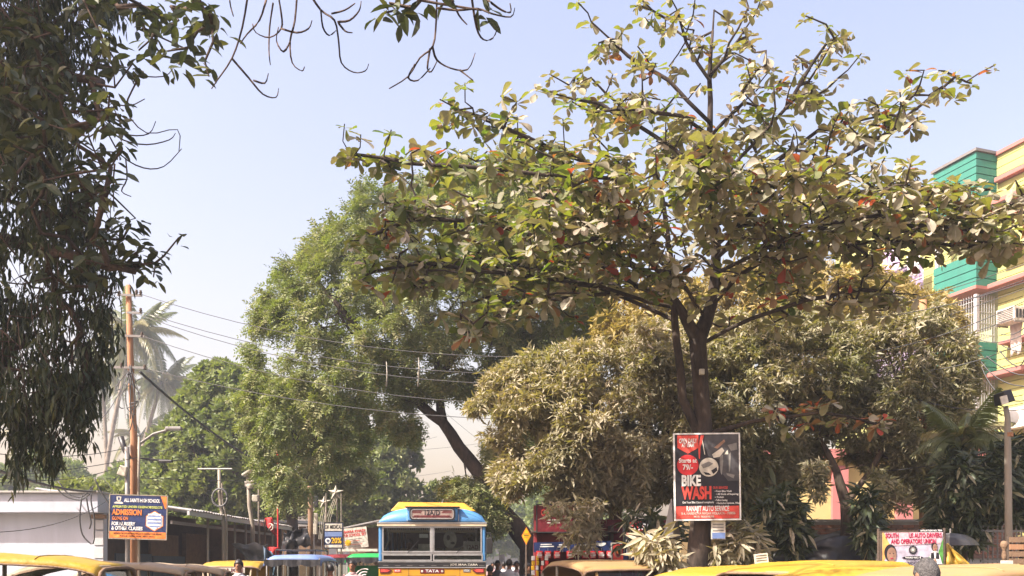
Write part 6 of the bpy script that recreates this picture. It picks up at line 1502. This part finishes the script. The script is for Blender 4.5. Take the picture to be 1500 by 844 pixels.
# bike wash board: lower left corner at (989,762), 93 x 125 pixels
D = 12.2; u = D/F; W0, H0 = 94*u, 124*u
T = board('advertisement_board', 'red and black bike wash advertisement board nailed to the almond trunk', 'sign', 990, 761, D, W0, H0, 'charcoal', 0.02, 'white', R(-0.8))
def bw(x, z): return (x/570*W0, z/735*H0)          # picture of the board: 570 x 735 units, from its lower left
def bwp(pts): return [bw(*p) for p in pts]
panel(T, bwp(rect(4, 3, 566, 112)), M['coral']); panel(T, bwp([(22, 620), (210, 620), (210, 728), (22, 728)]), M['coral']); panel(T, bwp([(22, 620), (115, 570), (210, 620)]), M['coral'])
panel(T, bwp(disc(112, 470, 96, 90)), M['red'], -0.0045); panel(T, bwp(disc(300, 450, 86, 82)), M['offwhite'])
panel(T, bwp([(232, 728), (262, 728), (228, 620), (222, 520), (212, 530), (208, 620)]), M['coral']); panel(T, bwp([(240, 700), (246, 700), (270, 560), (262, 560)]), M['offwhite'])
M['print_grey'] = flat('print_grey', (0.075, 0.072, 0.078)); M['print_mid'] = flat('print_mid', (0.22, 0.21, 0.20)); M['print_skin'] = flat('print_skin', (0.32, 0.19, 0.13))
panel(T, bwp([(268, 728), (566, 728), (566, 330), (470, 330), (400, 420), (390, 520), (300, 545), (262, 640)]), M['print_grey'])
for pts, m in (([(330, 560), (420, 620), (440, 590), (400, 540), (345, 530)], 'offwhite'), ([(350, 620), (440, 690), (450, 670), (380, 610)], 'print_skin'), ([(400, 540), (425, 560), (430, 500), (415, 380), (405, 400)], 'print_mid'), ([(470, 640), (550, 660), (556, 600), (500, 590)], 'print_mid'), ([(480, 560), (500, 580), (490, 420), (478, 400)], 'print_mid'), ([(455, 400), (530, 380), (520, 350), (460, 380)], 'print_mid'), ([(440, 560), (470, 600), (475, 560)], 'offwhite')):
    panel(T, bwp(pts), M[m], -0.0045)
for pts, m in (([(230, 470), (300, 500), (340, 480), (300, 455), (250, 440)], 'print_mid'), ([(320, 420), (370, 450), (376, 420), (340, 390)], 'charcoal'), ([(250, 410), (300, 400), (320, 380), (270, 385)], 'charcoal')):
    panel(T, bwp(pts), M[m], -0.0045)
def bt(s, x, z, h, w, mat, bold=0.03): 
    a, b_ = bw(x, z); text(s, T, a, b_, h/735*H0, M[mat], w/570*W0, -0.008, bold)
bt('OPEN DAILY', 116, 678, 40, 160, 'white', 0.05); bt('AT 10AM', 116, 640, 34, 110, 'white', 0.05); bt('Starts at', 112, 508, 38, 160, 'white', 0.06); bt('79/-', 112, 450, 46, 90, 'white', 0.06)
bt('BIKE', 140, 330, 92, 172, 'white', 0.10); bt('WASH', 190, 222, 108, 268, 'coral', 0.10)
bt('OUR SERVICES', 400, 270, 22, 130, 'coral'); 
for k, s in enumerate(('Foam Bike Wash', 'All Kinds of Repairing', 'Polish', 'Teflon Coating', 'Exclusive Updates, Wax')): bt('• '+s, 350+(75, 110, 40, 55, 115)[k], 240-k*26, 16, (150, 200, 80, 110, 210)[k], 'white')
bt('Get Your Bike Cleaned completely', 200, 145, 18, 280, 'white'); bt('RANAJIT AUTO SERVICE', 285, 88, 46, 380, 'white', 0.05); bt('B-4, NARENDRA NAGAR KOLKATA - 700056', 290, 48, 22, 480, 'offwhite'); bt('MOB. 9830098300', 250, 20, 18, 180, 'offwhite')
# small things on the almond trunk
T = board('paper_notice', 'small pale printed notice below the bike wash board', 'notice', 1042, 790, 12.25, 21*u, 28*u, 'offwhite', 0.05)
for k in range(5): panel(T, rect(0.02, 0.03+k*0.042, 0.17, 0.045+k*0.042), M['print_mid'])
panel(T, rect(0.01, 0.01, 0.19, 0.09), M['can_beige'] if False else M['er_blue'], -0.005)
T = board('paper_notice', 'cream printed card propped among the leaves over the yellow roofs', 'notice', 1106, 826, 10.9, 20*10.9/F, 14*10.9/F, 'offwhite', 0.0, None, R(-6))
for k in range(3): panel(T, rect(0.02, 0.03+k*0.03, 0.15, 0.037+k*0.03), M['charcoal'])
T = board('paper_notice', 'blank cream card beside the street lamp foot', 'notice', 1467, 833, 9.8, 17*9.8/F, 12*9.8/F, 'offwhite', 0.0)
MB().span((0.02, -0.004, 0.03), (0.10, -0.001, 0.036)).build('print', M['print_mid'], T)
o = MB().box(P(1028, 545, 12.3), (0.07, 0.06, 0.08)).build('camera_box', M['lamp_white'], None, bevel=0.01); tag(o, 'tiny cream box fixed high on the almond trunk fork', 'box')
T = planted('metal_funnel', 'grey metal cone standing beside the bike wash board', 'cone', tuple(P(984, HY, 12.6)*Vector((1, 1, 0))))
MB().lathe([(0.13, 0), (0.12, 0.05), (0.015, 0.55), (0.001, 0.56)], P(984, 788, 12.6), 4).build('cone', M['grey_metal'], T); MB().tube([P(974, 788, 12.6), P(1004, 789, 12.6)], 0.012, 5).build('rim', M['pale_pipe'], T); MB().tube([P(988, HY, 12.6)*Vector((1, 1, 0)), P(988, 788, 12.6)], 0.02, 5).build('stand', M['wood_dk'], T)

# school board on the rusty pole
D = 19.6; u = D/F
T = board('school_board', 'navy and orange school admission board tied to the rusty pole', 'sign', 160, 788, D, 82*u, 63*u, 'navy', 0.03, 'pale_pipe', R(1.5))
Wb, Hb = 82*u, 63*u
def sb(x, z): return (x/820*Wb, z/600*Hb)
panel(T, [sb(4, 4), sb(816, 4), sb(816, 95), sb(4, 95)], M['orange']); panel(T, [sb(730, 596), sb(816, 596), sb(816, 440), sb(800, 420)], M['orange'])
def hexa(cx, cz, r): return [sb(cx+r*math.cos(R(30+60*k)), cz+r*0.98*math.sin(R(30+60*k))) for k in range(6)]
panel(T, hexa(650, 250, 145), M['orange'], -0.002); panel(T, hexa(650, 250, 132), M['white'], -0.0045); panel(T, hexa(650, 250, 120), M['er_blue'], -0.007)
for z in (185, 235, 285, 330): panel(T, [sb(555, z), sb(745, z), sb(745, z+22), sb(555, z+22)], M['white'], -0.0095)
panel(T, [sb(590, 160), sb(700, 160), sb(670, 140), sb(630, 140)], M['white'], -0.0095)
panel(T, [sb(90, 580), sb(160, 580), sb(155, 530), sb(125, 505), sb(95, 530)], M['offwhite']); panel(T, [sb(110, 570), sb(140, 570), sb(138, 540), sb(125, 528), sb(112, 540)], M['navy'], -0.0045); panel(T, [sb(55, 490), sb(90, 510), sb(160, 510), sb(195, 490), sb(180, 482), sb(70, 482)], M['offwhite'])
def st_(s, x, z, h, w, mat, bold=0.05, al='LEFT'):
    a, b_ = sb(x, z); text(s, T, a, b_, h/600*Hb, M[mat], w/820*Wb, -0.008, bold, al)
st_('ALL SAINTS HIGH SCHOOL', 205, 530, 50, 520, 'white'); st_('AFFILIATED UNDER CBSE/NIOS/2023/275', 40, 440, 32, 720, 'lime'); st_('ADMISSION', 35, 360, 78, 430, 'orange', 0.08); st_('GOING ON', 35, 275, 48, 230, 'orange', 0.05); st_('FOR NURSERY', 30, 200, 50, 340, 'white', 0.06); st_('& OTHER CLASSES', 30, 138, 50, 450, 'white', 0.06); st_('ADDRESS: 12 SCHOOL ROAD KOLKATA CONTACT FOR DETAILS', 60, 68, 22, 700, 'charcoal', 0.02); st_('PHONE : 98300 12345  98311 54321', 150, 32, 22, 500, 'charcoal', 0.02)

# medical discount sign, red banner
D = 27; u = D/F
T = board('discount_sign', 'blue and white discount sign with a cross left of the bus', 'sign', 475, 803, D, 27*u, 37*u, 'navy', 0.0, 'dark')
Wm, Hm = 27*u, 37*u
panel(T, rect(0.02, Hm*0.68, Wm-0.02, Hm*0.97), M['offwhite']); panel(T, rect(0.02, Hm*0.46, Wm-0.02, Hm*0.64), M['er_blue']); panel(T, rect(0.02, 0.02, Wm-0.02, Hm*0.13), M['offwhite'])
text('DR MEDICAL', T, Wm/2, Hm*0.83, 0.12, M['charcoal'], Wm*0.9, -0.008, 0.04); text('20%', T, Wm*0.66, Hm*0.29, 0.17, M['yellow'], Wm*0.55, -0.008, 0.05)
panel(T, disc(Wm*0.2, Hm*0.29, 0.085), M['white']); panel(T, rect(Wm*0.2-0.05, Hm*0.29-0.015, Wm*0.2+0.05, Hm*0.29+0.015), M['navy'], -0.005); panel(T, rect(Wm*0.2-0.015, Hm*0.29-0.05, Wm*0.2+0.015, Hm*0.29+0.05), M['navy'], -0.0075)
for x in (0.05, Wm-0.05): MB().tube([(x, 0.05, -1.2-0.9*0), (x, 0.05, Hm+0.9)], 0.02, 5).build('post', M['pale_pipe'], T)
D = 29.5; u = D/F
T = board('shop_banner', 'faded white banner with red lettering on the stall beside the bus', 'banner', 502, 805, D, 38*u, 30*u, 'offwhite', 0.0, None, R(-6))
for k, (s, z, w) in enumerate((('HARRA KHADI', 0.56, 0.74), ('FOR SCHOOL SET', 0.44, 0.78))): text(s, T, 0.43, z, 0.09, M['red'], w, -0.008, 0.05)
for k in range(5): panel(T, rect(0.06, 0.06+k*0.06, 0.45+0.07*(k % 3)+0.15, 0.075+k*0.06), M['coral'] if k % 2 else M['print_mid'])
panel(T, disc(0.20, 0.2, 0.10), M['yellow'], -0.005)

# yellow diamond road sign on the rain tree trunk
D = 17.6; u = D/F
T = thing('warning_sign', 'yellow diamond road sign beside the leaning trunk', 'sign', P(771, 785, D))
MB().prism([(0, 0, -13.5*u), (7*u, 0, 0), (0, 0, 13*u), (-7*u, 0, 0)], (0, 0.012, 0)).build('plate', M['orange'], T); panel(T, [(0, -11.5*u), (5.8*u, 0), (0, 11*u), (-5.8*u, 0)], M['yellow'])
for k in range(3): panel(T, rect(-3.4*u, (-3.2+k*2.6)*u, 3.4*u, (-2+k*2.6)*u), M['charcoal'] if k == 1 else M['orange'], -0.0045)
MB().tube([(0, 0.03, -P(771, 785, D).z), (0, 0.03, 10*u)], 0.022, 6).build('post', M['wood_dk'], T)

# ------------------------------------------------------------------ snack kiosk
def kiosk():
    D = 16.0; u = D/F
    def X(px): return (px-CX)*u
    def Z(py): return EYE+(HY-py)*u
    T = thing('snack_kiosk', 'dark red roadside snack kiosk under the drooping mango', 'kiosk', (0, D, 0))
    MB().span((X(784), 0.3, 0.13), (X(985), 0.36, Z(760))).build('back_wall', M['maroon'], T)
    MB().span((X(782), -0.3, 0.13), (X(786), 0.3, Z(742))).build('side_post', M['er_red'], T); MB().span((X(893), -0.2, 0.13), (X(897), 0.3, Z(770))).build('side_post', M['wood_dk'], T); MB().span((X(982), -0.2, 0.13), (X(986), 0.3, Z(790))).build('side_post', M['wood_dk'], T)
    MB().span((X(778), -0.35, Z(781)), (X(905), 0.4, Z(778.5))).build('roof', M['wood_dk'], T)
    MB().span((X(787), -0.1, Z(795)), (X(840), -0.05, Z(782))).build('fascia', M['er_red'], T)
    MB().span((X(786), -0.25, 0.13), (X(984), 0.25, 0.95)).build('counter', M['wood'], T)
    for z in (1.2, 1.5): MB().span((X(788), 0.05, z), (X(892), 0.28, z+0.02)).build('shelf', M['wood'], T)
    # jars on the shelves
    for k in range(4):
        x = X(800+k*22); z = 1.52
        o = MB().lathe([(0.03, 0), (0.035, 0.02), (0.035, 0.11), (0.022, 0.14), (0.022, 0.15), (0.001, 0.15)], (x, D+0.16, z), 8).build('snack_jar', (M['red'], M['yellow'], M['er_green'], M['offwhite'])[k*7 % 4], smooth=True)
        tag(o, 'small %s jar on the dim kiosk shelf' % ('red', 'cream', 'green', 'yellow')[k], 'jar', 'jars on the kiosk shelves')
    # cola board
    B = board('cola_board', 'maroon cola board over the left half of the kiosk', 'sign', 787, 779, D-0.4, 56*u, 38*u, 'maroon', -0.05, 'dark', 0)
    text('CAMPA', B, 20*u, 27*u, 9*u, M['coral'], 30*u, -0.008, 0.06)
    for k, (a, b_) in enumerate(((24, 16), (22, 12))): panel(B, rect(14*u, (b_)*u, a*u+10*u, (b_+1.3)*u), M['offwhite'])
    B = board('shop_banner', 'navy printed banner above the hanging packets', 'banner', 782, 809, D-0.35, 112*u, 14*u, 'navy', 0.0, None, R(-1.2))
    for (x, w, z, m) in ((10, 16, 10, 'white'), (9, 20, 7, 'white'), (34, 14, 6, 'offwhite'), (36, 10, 9, 'white'), (66, 14, 8, 'white'), (70, 18, 5, 'offwhite')): panel(B, rect(x*u, z*u, (x+w)*u, (z+1.5)*u), M[m])
    panel(B, disc(96*u, 11.5*u, 8*u, 5*u, 12, math.pi, 2*math.pi), M['white'])
    # second cola board and the shop's name
    B = board('cola_board', 'dark cola board with the store name under the leaning mango shoot', 'sign', 915, 800, D-0.7, 50*u, 36*u, 'charcoal', 0.02, 'dark', R(-2))
    panel(B, [(3*u, 14*u), (24*u, 14*u), (28*u, 24*u), (24*u, 34*u), (3*u, 34*u)], M['red']); text('CAMPA', B, 22*u, 25*u, 8*u, M['white'], 32*u, -0.008, 0.05, rot=R(-8)); text('PUJARANI STORE', B, 25*u, 6*u, 5*u, M['offwhite'], 46*u, -0.008, 0.04)
    B = board('puja_banner', 'navy puja goods banner beside the front facing autorickshaw', 'banner', 897, 822, D-0.8, 90*u, 24*u, 'navy', 0.0, 'offwhite', R(-1))
    panel(B, rect(1*u, 1*u, 15*u, 23*u), M['coral']); panel(B, disc(8*u, 13*u, 5.5*u, 8.5*u), M['print_skin'], -0.0045); panel(B, disc(8*u, 12*u, 3.6*u, 6*u), M['maroon'], -0.007); panel(B, disc(8*u, 12.5*u, 2*u, 2.4*u), M['orange'], -0.0095); panel(B, disc(8*u, 18*u, 1.6*u, 1.6*u), M['orange'], -0.0095)
    text('Puja Bhandar', B, 19*u, 13*u, 9*u, M['white'], 56*u, -0.008, 0.03, 'LEFT')
    # hanging packets
    for k, px in enumerate((789, 801, 814, 832, 854, 865, 877, 889)):
        x = X(px); y = D-0.48; z = Z(813); v = []
        rows = []
        for i in range(6):
            t = i/5; b_ = math.sin(math.pi*t)*0.028
            rows.append([Vector((x+(-0.055+0.11*j/4), y-b_*math.sin(math.pi*j/4)*0.9, z+0.065-0.13*t)) for j in range(5)])
        rows2 = [[Vector((p.x, 2*y-p.y, p.z)) for p in r_] for r_ in rows]
        T2 = planted('snack_packet', ['red snack packet hanging at the outer end of the kiosk', 'red snack packet second from the kiosk corner post', 'red snack packet third from the kiosk corner post', 'lone red snack packet below the drooping mango spray', 'red snack packet right of the white notice', 'red snack packet in the middle of the row of four', 'red snack packet next to last before the puja banner', 'red snack packet touching the puja banner'][k], 'packet', (x, y, z), 'snack packets hung along the kiosk')
        MB().grid(rows).grid(rows2).build('bag', M['red'], T2, smooth=True)
        MB().span((x-0.045, y-0.036, z-0.02), (x+0.045, y-0.030, z+0.005)).build('print_band', M['white'], T2); MB().span((x-0.04, y-0.034, z-0.045), (x+0.04, y-0.028, z-0.035)).build('print_band', M['white'], T2); MB().span((x-0.035, y-0.03, z+0.02), (x+0.035, y-0.024, z+0.035)).build('print_band', M['white'], T2)
        MB().tube([(x, y, z+0.065), (x, y, z+0.11)], 0.004, 4).build('hook', M['silver'], T2)
    for k, (px, m, w) in enumerate(((780, 'yellow', 5), (786, 'yellow', 4), (793, 'coral', 4), (799, 'red', 5))):
        T2 = planted('sachet_strip', ['outer long yellow strip of hanging sachets', 'inner long yellow strip of hanging sachets', 'coral and white strip of hanging sachets', 'red strip of hanging sachets closest to the counter'][k], 'sachets', (X(px), D-0.5, Z(815)), 'sachet strips at the kiosk corner')
        for q in range(11):
            z = Z(818)-q*0.085; MB().box((X(px)+0.006*math.sin(q*2), D-0.5+0.012*math.sin(q*1.7+k), z), (w*u, 0.02, 0.078), 0, Matrix.Rotation(0.25*math.sin(q*1.9+k), 3, 'Z')).build('sachet', M[m] if (q+k) % 3 else M['white'], T2, bevel=0.008)
    o = MB().span((X(838), D-0.55, Z(813)), (X(848), D-0.54, Z(800))).build('paper_notice', M['offwhite'], None); tag(o, 'small white notice between the hanging packets', 'notice')
kiosk()

# ------------------------------------------------------------------ union banner and what stands round it
D = 11.2; u = D/F
T = board('union_banner', 'pale banner of the auto drivers union above the tan roof', 'banner', 1292, 830, D, 90*u, 50*u, 'lilac' if 'lilac' in M else 'offwhite', 0.0, 'wood_dk', R(-0.5))
Wu, Hu = 90*u, 50*u
def ub(x, z): return (x/940*Wu, z/500*Hu)
M['ban_lilac'] = flat('ban_lilac', (0.50, 0.46, 0.56)); M['ban_pink'] = flat('ban_pink', (0.62, 0.45, 0.50)); M['ban_saff'] = flat('ban_saff', (0.72, 0.38, 0.12)); M['ban_green'] = flat('ban_green', (0.09, 0.27, 0.06)); M['letter_red'] = flat('letter_red', (0.42, 0.02, 0.07))
panel(T, [ub(6, 6), ub(934, 6), ub(934, 494), ub(6, 494)], M['ban_lilac']); panel(T, [ub(6, 494), ub(250, 494), ub(130, 300), ub(6, 30)], M['ban_saff'], -0.0045); panel(T, [ub(934, 400), ub(934, 10), ub(860, 200)], M['ban_green'], -0.0045); panel(T, [ub(720, 140), ub(840, 60), ub(700, 10), ub(640, 10)], M['ban_green'], -0.0045)
panel(T, [ub(30, 494), ub(934, 494), ub(900, 330), ub(130, 300)], M['ban_pink'], -0.007)
panel(T, [ub(560, 498), ub(934, 498), ub(934, 540), ub(560, 540)], M['charcoal'], 0.0, 0.01)
def ut(s, x, z, h, w, mat, bold=0.05): a, b_ = ub(x, z); text(s, T, a, b_, h/500*Hu, M[mat], w/940*Wu, -0.013, bold)
ut('SOUTH         US AUTO DRIVERS', 480, 448, 66, 860, 'letter_red', 0.07); ut('AND OPERATORS UNION', 480, 362, 66, 690, 'letter_red', 0.07); ut('AFFILIATION NO. 7894', 750, 518, 26, 330, 'white'); ut('SAKTI PADA MON', 440, 40, 34, 380, 'charcoal'); ut('PRESIDENT', 460, 78, 18, 190, 'charcoal')
panel(T, [ub(*p) for p in disc(470, 125, 165, 26, 20)], M['charcoal'], -0.007); a_ = text('WARD NO. 8', T, *ub(470, 125), 26/500*Hu, M['white'], 240/940*Wu, -0.012, 0.03)
gear = []
for k in range(28):
    a = 2*PI*k/28; rr = 72 if (k//1) % 2 == 0 else 56; gear.append(ub(470+rr*math.cos(a), 240+rr*math.sin(a)))
panel(T, gear, M['charcoal'], -0.0095); panel(T, [ub(*p) for p in disc(470, 240, 40)], M['print_mid'], -0.012); panel(T, [ub(*p) for p in disc(470, 240, 18)], M['offwhite'], -0.0145)
# two printed portraits, drawn plainly
for (x, z, s, hairc) in ((130, 170, 1.0, True), (800, 270, 0.5, False)):
    panel(T, [ub(*p) for p in disc(x-6*s, z+30*s, 92*s, 125*s)], M['charcoal'], -0.0095); panel(T, [ub(*p) for p in disc(x+14*s, z, 72*s, 108*s)], M['print_skin'], -0.012)
    for dx in (-14, 38): panel(T, [ub(*p) for p in disc(x+dx*s, z+22*s, 11*s, 6*s, 10)], M['charcoal'], -0.0145)
    panel(T, [ub(*p) for p in disc(x+14*s, z-52*s, 24*s, 8*s, 10)], M['letter_red'], -0.0145)
panel(T, [ub(50, 10), ub(230, 10), ub(200, 60), ub(90, 70)], M['print_skin'], -0.0095)
panel(T, [ub(690, 30), ub(740, 180), ub(780, 215), ub(830, 215), ub(870, 180), ub(915, 30)], M['white'], -0.0095); panel(T, [ub(740, 100), ub(745, 190), ub(785, 205), ub(795, 110)], M['charcoal'], -0.012); panel(T, [ub(870, 100), ub(865, 190), ub(825, 205), ub(815, 110)], M['charcoal'], -0.012); panel(T, [ub(780, 60), ub(805, 120), ub(830, 60)], M['print_skin'], -0.0145)
for x in (-0.03, Wu+0.03): MB().tube([(x, 0.03, -P(1292, 830, D).z), (x, 0.03, Hu+0.05)], 0.016, 6).build('post', M['wood_dk'], T)
# umbrella
T = planted('umbrella', 'open black umbrella behind the corner of the union banner', 'umbrella', tuple(gp(1392, 12.2)))
c = P(1392, 802, 12.2)
for k in range(8):
    a0, a1 = 2*PI*k/8+0.3, 2*PI*(k+1)/8+0.3; rows = []
    for i in range(6):
        t = i/5; rr = 0.36*math.sin(t*1.35)/math.sin(1.35); zz_ = 0.20*math.cos(t*1.45); row = []
        for j in range(4):
            a = a0+(a1-a0)*j/3; pinch = 1-0.06*t*math.sin(math.pi*j/3); row.append(c+Vector((rr*pinch*math.cos(a), rr*pinch*math.sin(a), zz_)))
        rows.append(row)
    MB().grid(rows).build('gore', M['black_tarp'] if k % 4 else M['grey_tarp'], T, smooth=True)
MB().tube([gp(1392, 12.2)+Vector((0, 0, 0.2)), c+Vector((0, 0, 0.26))], 0.01, 5).build('shaft', M['silver'], T)
cloth('tarpaulin', 'yellow tarpaulin sloping down beside the union banner', 'tarpaulin', [(1385, 797), (1388, 797), (1440, 842), (1385, 842)], 11.3, 'can_yellow', 0.10, 7)
cloth('tarpaulin', 'long black tarpaulin sagging below the brick wall', 'tarpaulin', [(1120, 798), (1295, 782), (1295, 835), (1120, 835)], 14.8, 'black_tarp', 0.35, 8, 16)
cloth('tarpaulin', 'grey roof sheet lying on the brick wall', 'tarpaulin', [(1150, 790), (1300, 768), (1300, 790), (1150, 806)], 16.6, 'grey_tarp', 0.3, 9, 16)
# street lamp
T = pole('street_lamp', 'slim pale green street lamp with a flat head beside the yellow block', 'street lamp', [gp(1478, 13), P(1477, 720, 13), P(1476, 640, 13), P(1476, 612, 13), P(1473, 595, 13)], 0.055, 0.035, 'pale_pipe', 10)
MB().box(P(1470, 583, 13), (0.14, 0.34, 0.18), 0, Matrix.Rotation(R(-14), 3, 'Y'), 0.85).build('lamp_head', M['black_plastic'], T, bevel=0.02); MB().box(P(1471, 586, 12.82), (0.10, 0.02, 0.12), 0, Matrix.Rotation(R(-14), 3, 'Y')).build('lens', M['offwhite'], T)
MB().tube([P(1478, 640, 13), P(1478, 634, 13)], 0.06, 8).build('clamp', M['rust'], T)
# rust brown pipe between the mangoes
T = pole('drain_pipe', 'rust brown ribbed pipe standing between the mango crowns', 'pipe', [gp(1352, 17.6), P(1352, 700, 17.6), P(1352, 560, 17.6), P(1352, 440, 17.6)], 0.075, 0.07, 'rust', 10)
for py in (470, 575, 585, 595, 605, 612, 715, 735): MB().lathe([(0.072, -0.02), (0.092, -0.012), (0.092, 0.012), (0.072, 0.02)], P(1352, py, 17.6), 12).build('collar', M['rust'], T, smooth=True)
# slatted crate by the lamp, posts of a fence
T = planted('slatted_crate', 'tall slatted wooden crate beside the street lamp', 'crate', tuple(gp(1494, 11.8)))
for k in range(14): MB().span((P(1480, 0, 11.8).x, 11.8, 0.7+k*0.095), (P(1520, 0, 11.8).x, 11.83, 0.77+k*0.095)).build('slat', M['wood'] if k % 3 else M['rust'], T)
for px in (1482, 1500, 1517): MB().span((P(px, 0, 11.8).x-0.02, 11.835, 0), (P(px, 0, 11.8).x+0.02, 11.88, 2.02)).build('post', M['wood_dk'], T)
T = planted('iron_fence', 'dark iron fence behind the street lamp foot', 'fence', tuple(gp(1465, 13.8)))
for k in range(10): MB().tube([gp(1440+k*7, 13.8), P(1440+k*7, 770, 13.8)], 0.014, 5).build('bar', M['grey_metal'], T)
for py in (778, 822): MB().beam(P(1436, py, 13.8), P(1508, py, 13.8), 0.03, 0.03).build('rail', M['grey_metal'], T)
o = MB().lathe([(0.001, 0.07), (0.035, 0.06), (0.05, 0.02), (0.04, -0.02), (0.02, -0.05), (0.035, -0.12), (0.02, -0.2), (0.001, -0.21)], P(1471, 800, 11.5), 12).build('straw_bundle', M['wood'], None, smooth=True); tag(o, 'brown round headed bundle hung on the street lamp', 'bundle')
fit_texts()
# ------------------------------------------------------------------ dusty air
m, nt, out = _mat('haze'); v = nt.nodes.new('ShaderNodeVolumePrincipled'); v.inputs['Color'].default_value = (0.86, 0.91, 1.0, 1); v.inputs['Density'].default_value = 0.0015; v.inputs['Anisotropy'].default_value = 0.3
nt.links.new(v.outputs[0], out.inputs['Volume'])
o = MB().span((-160, -40, -1.2), (160, 200, 19.5)).build('haze', m); o['kind'] = 'stuff'; o['label'] = 'thin dusty haze over the whole street'
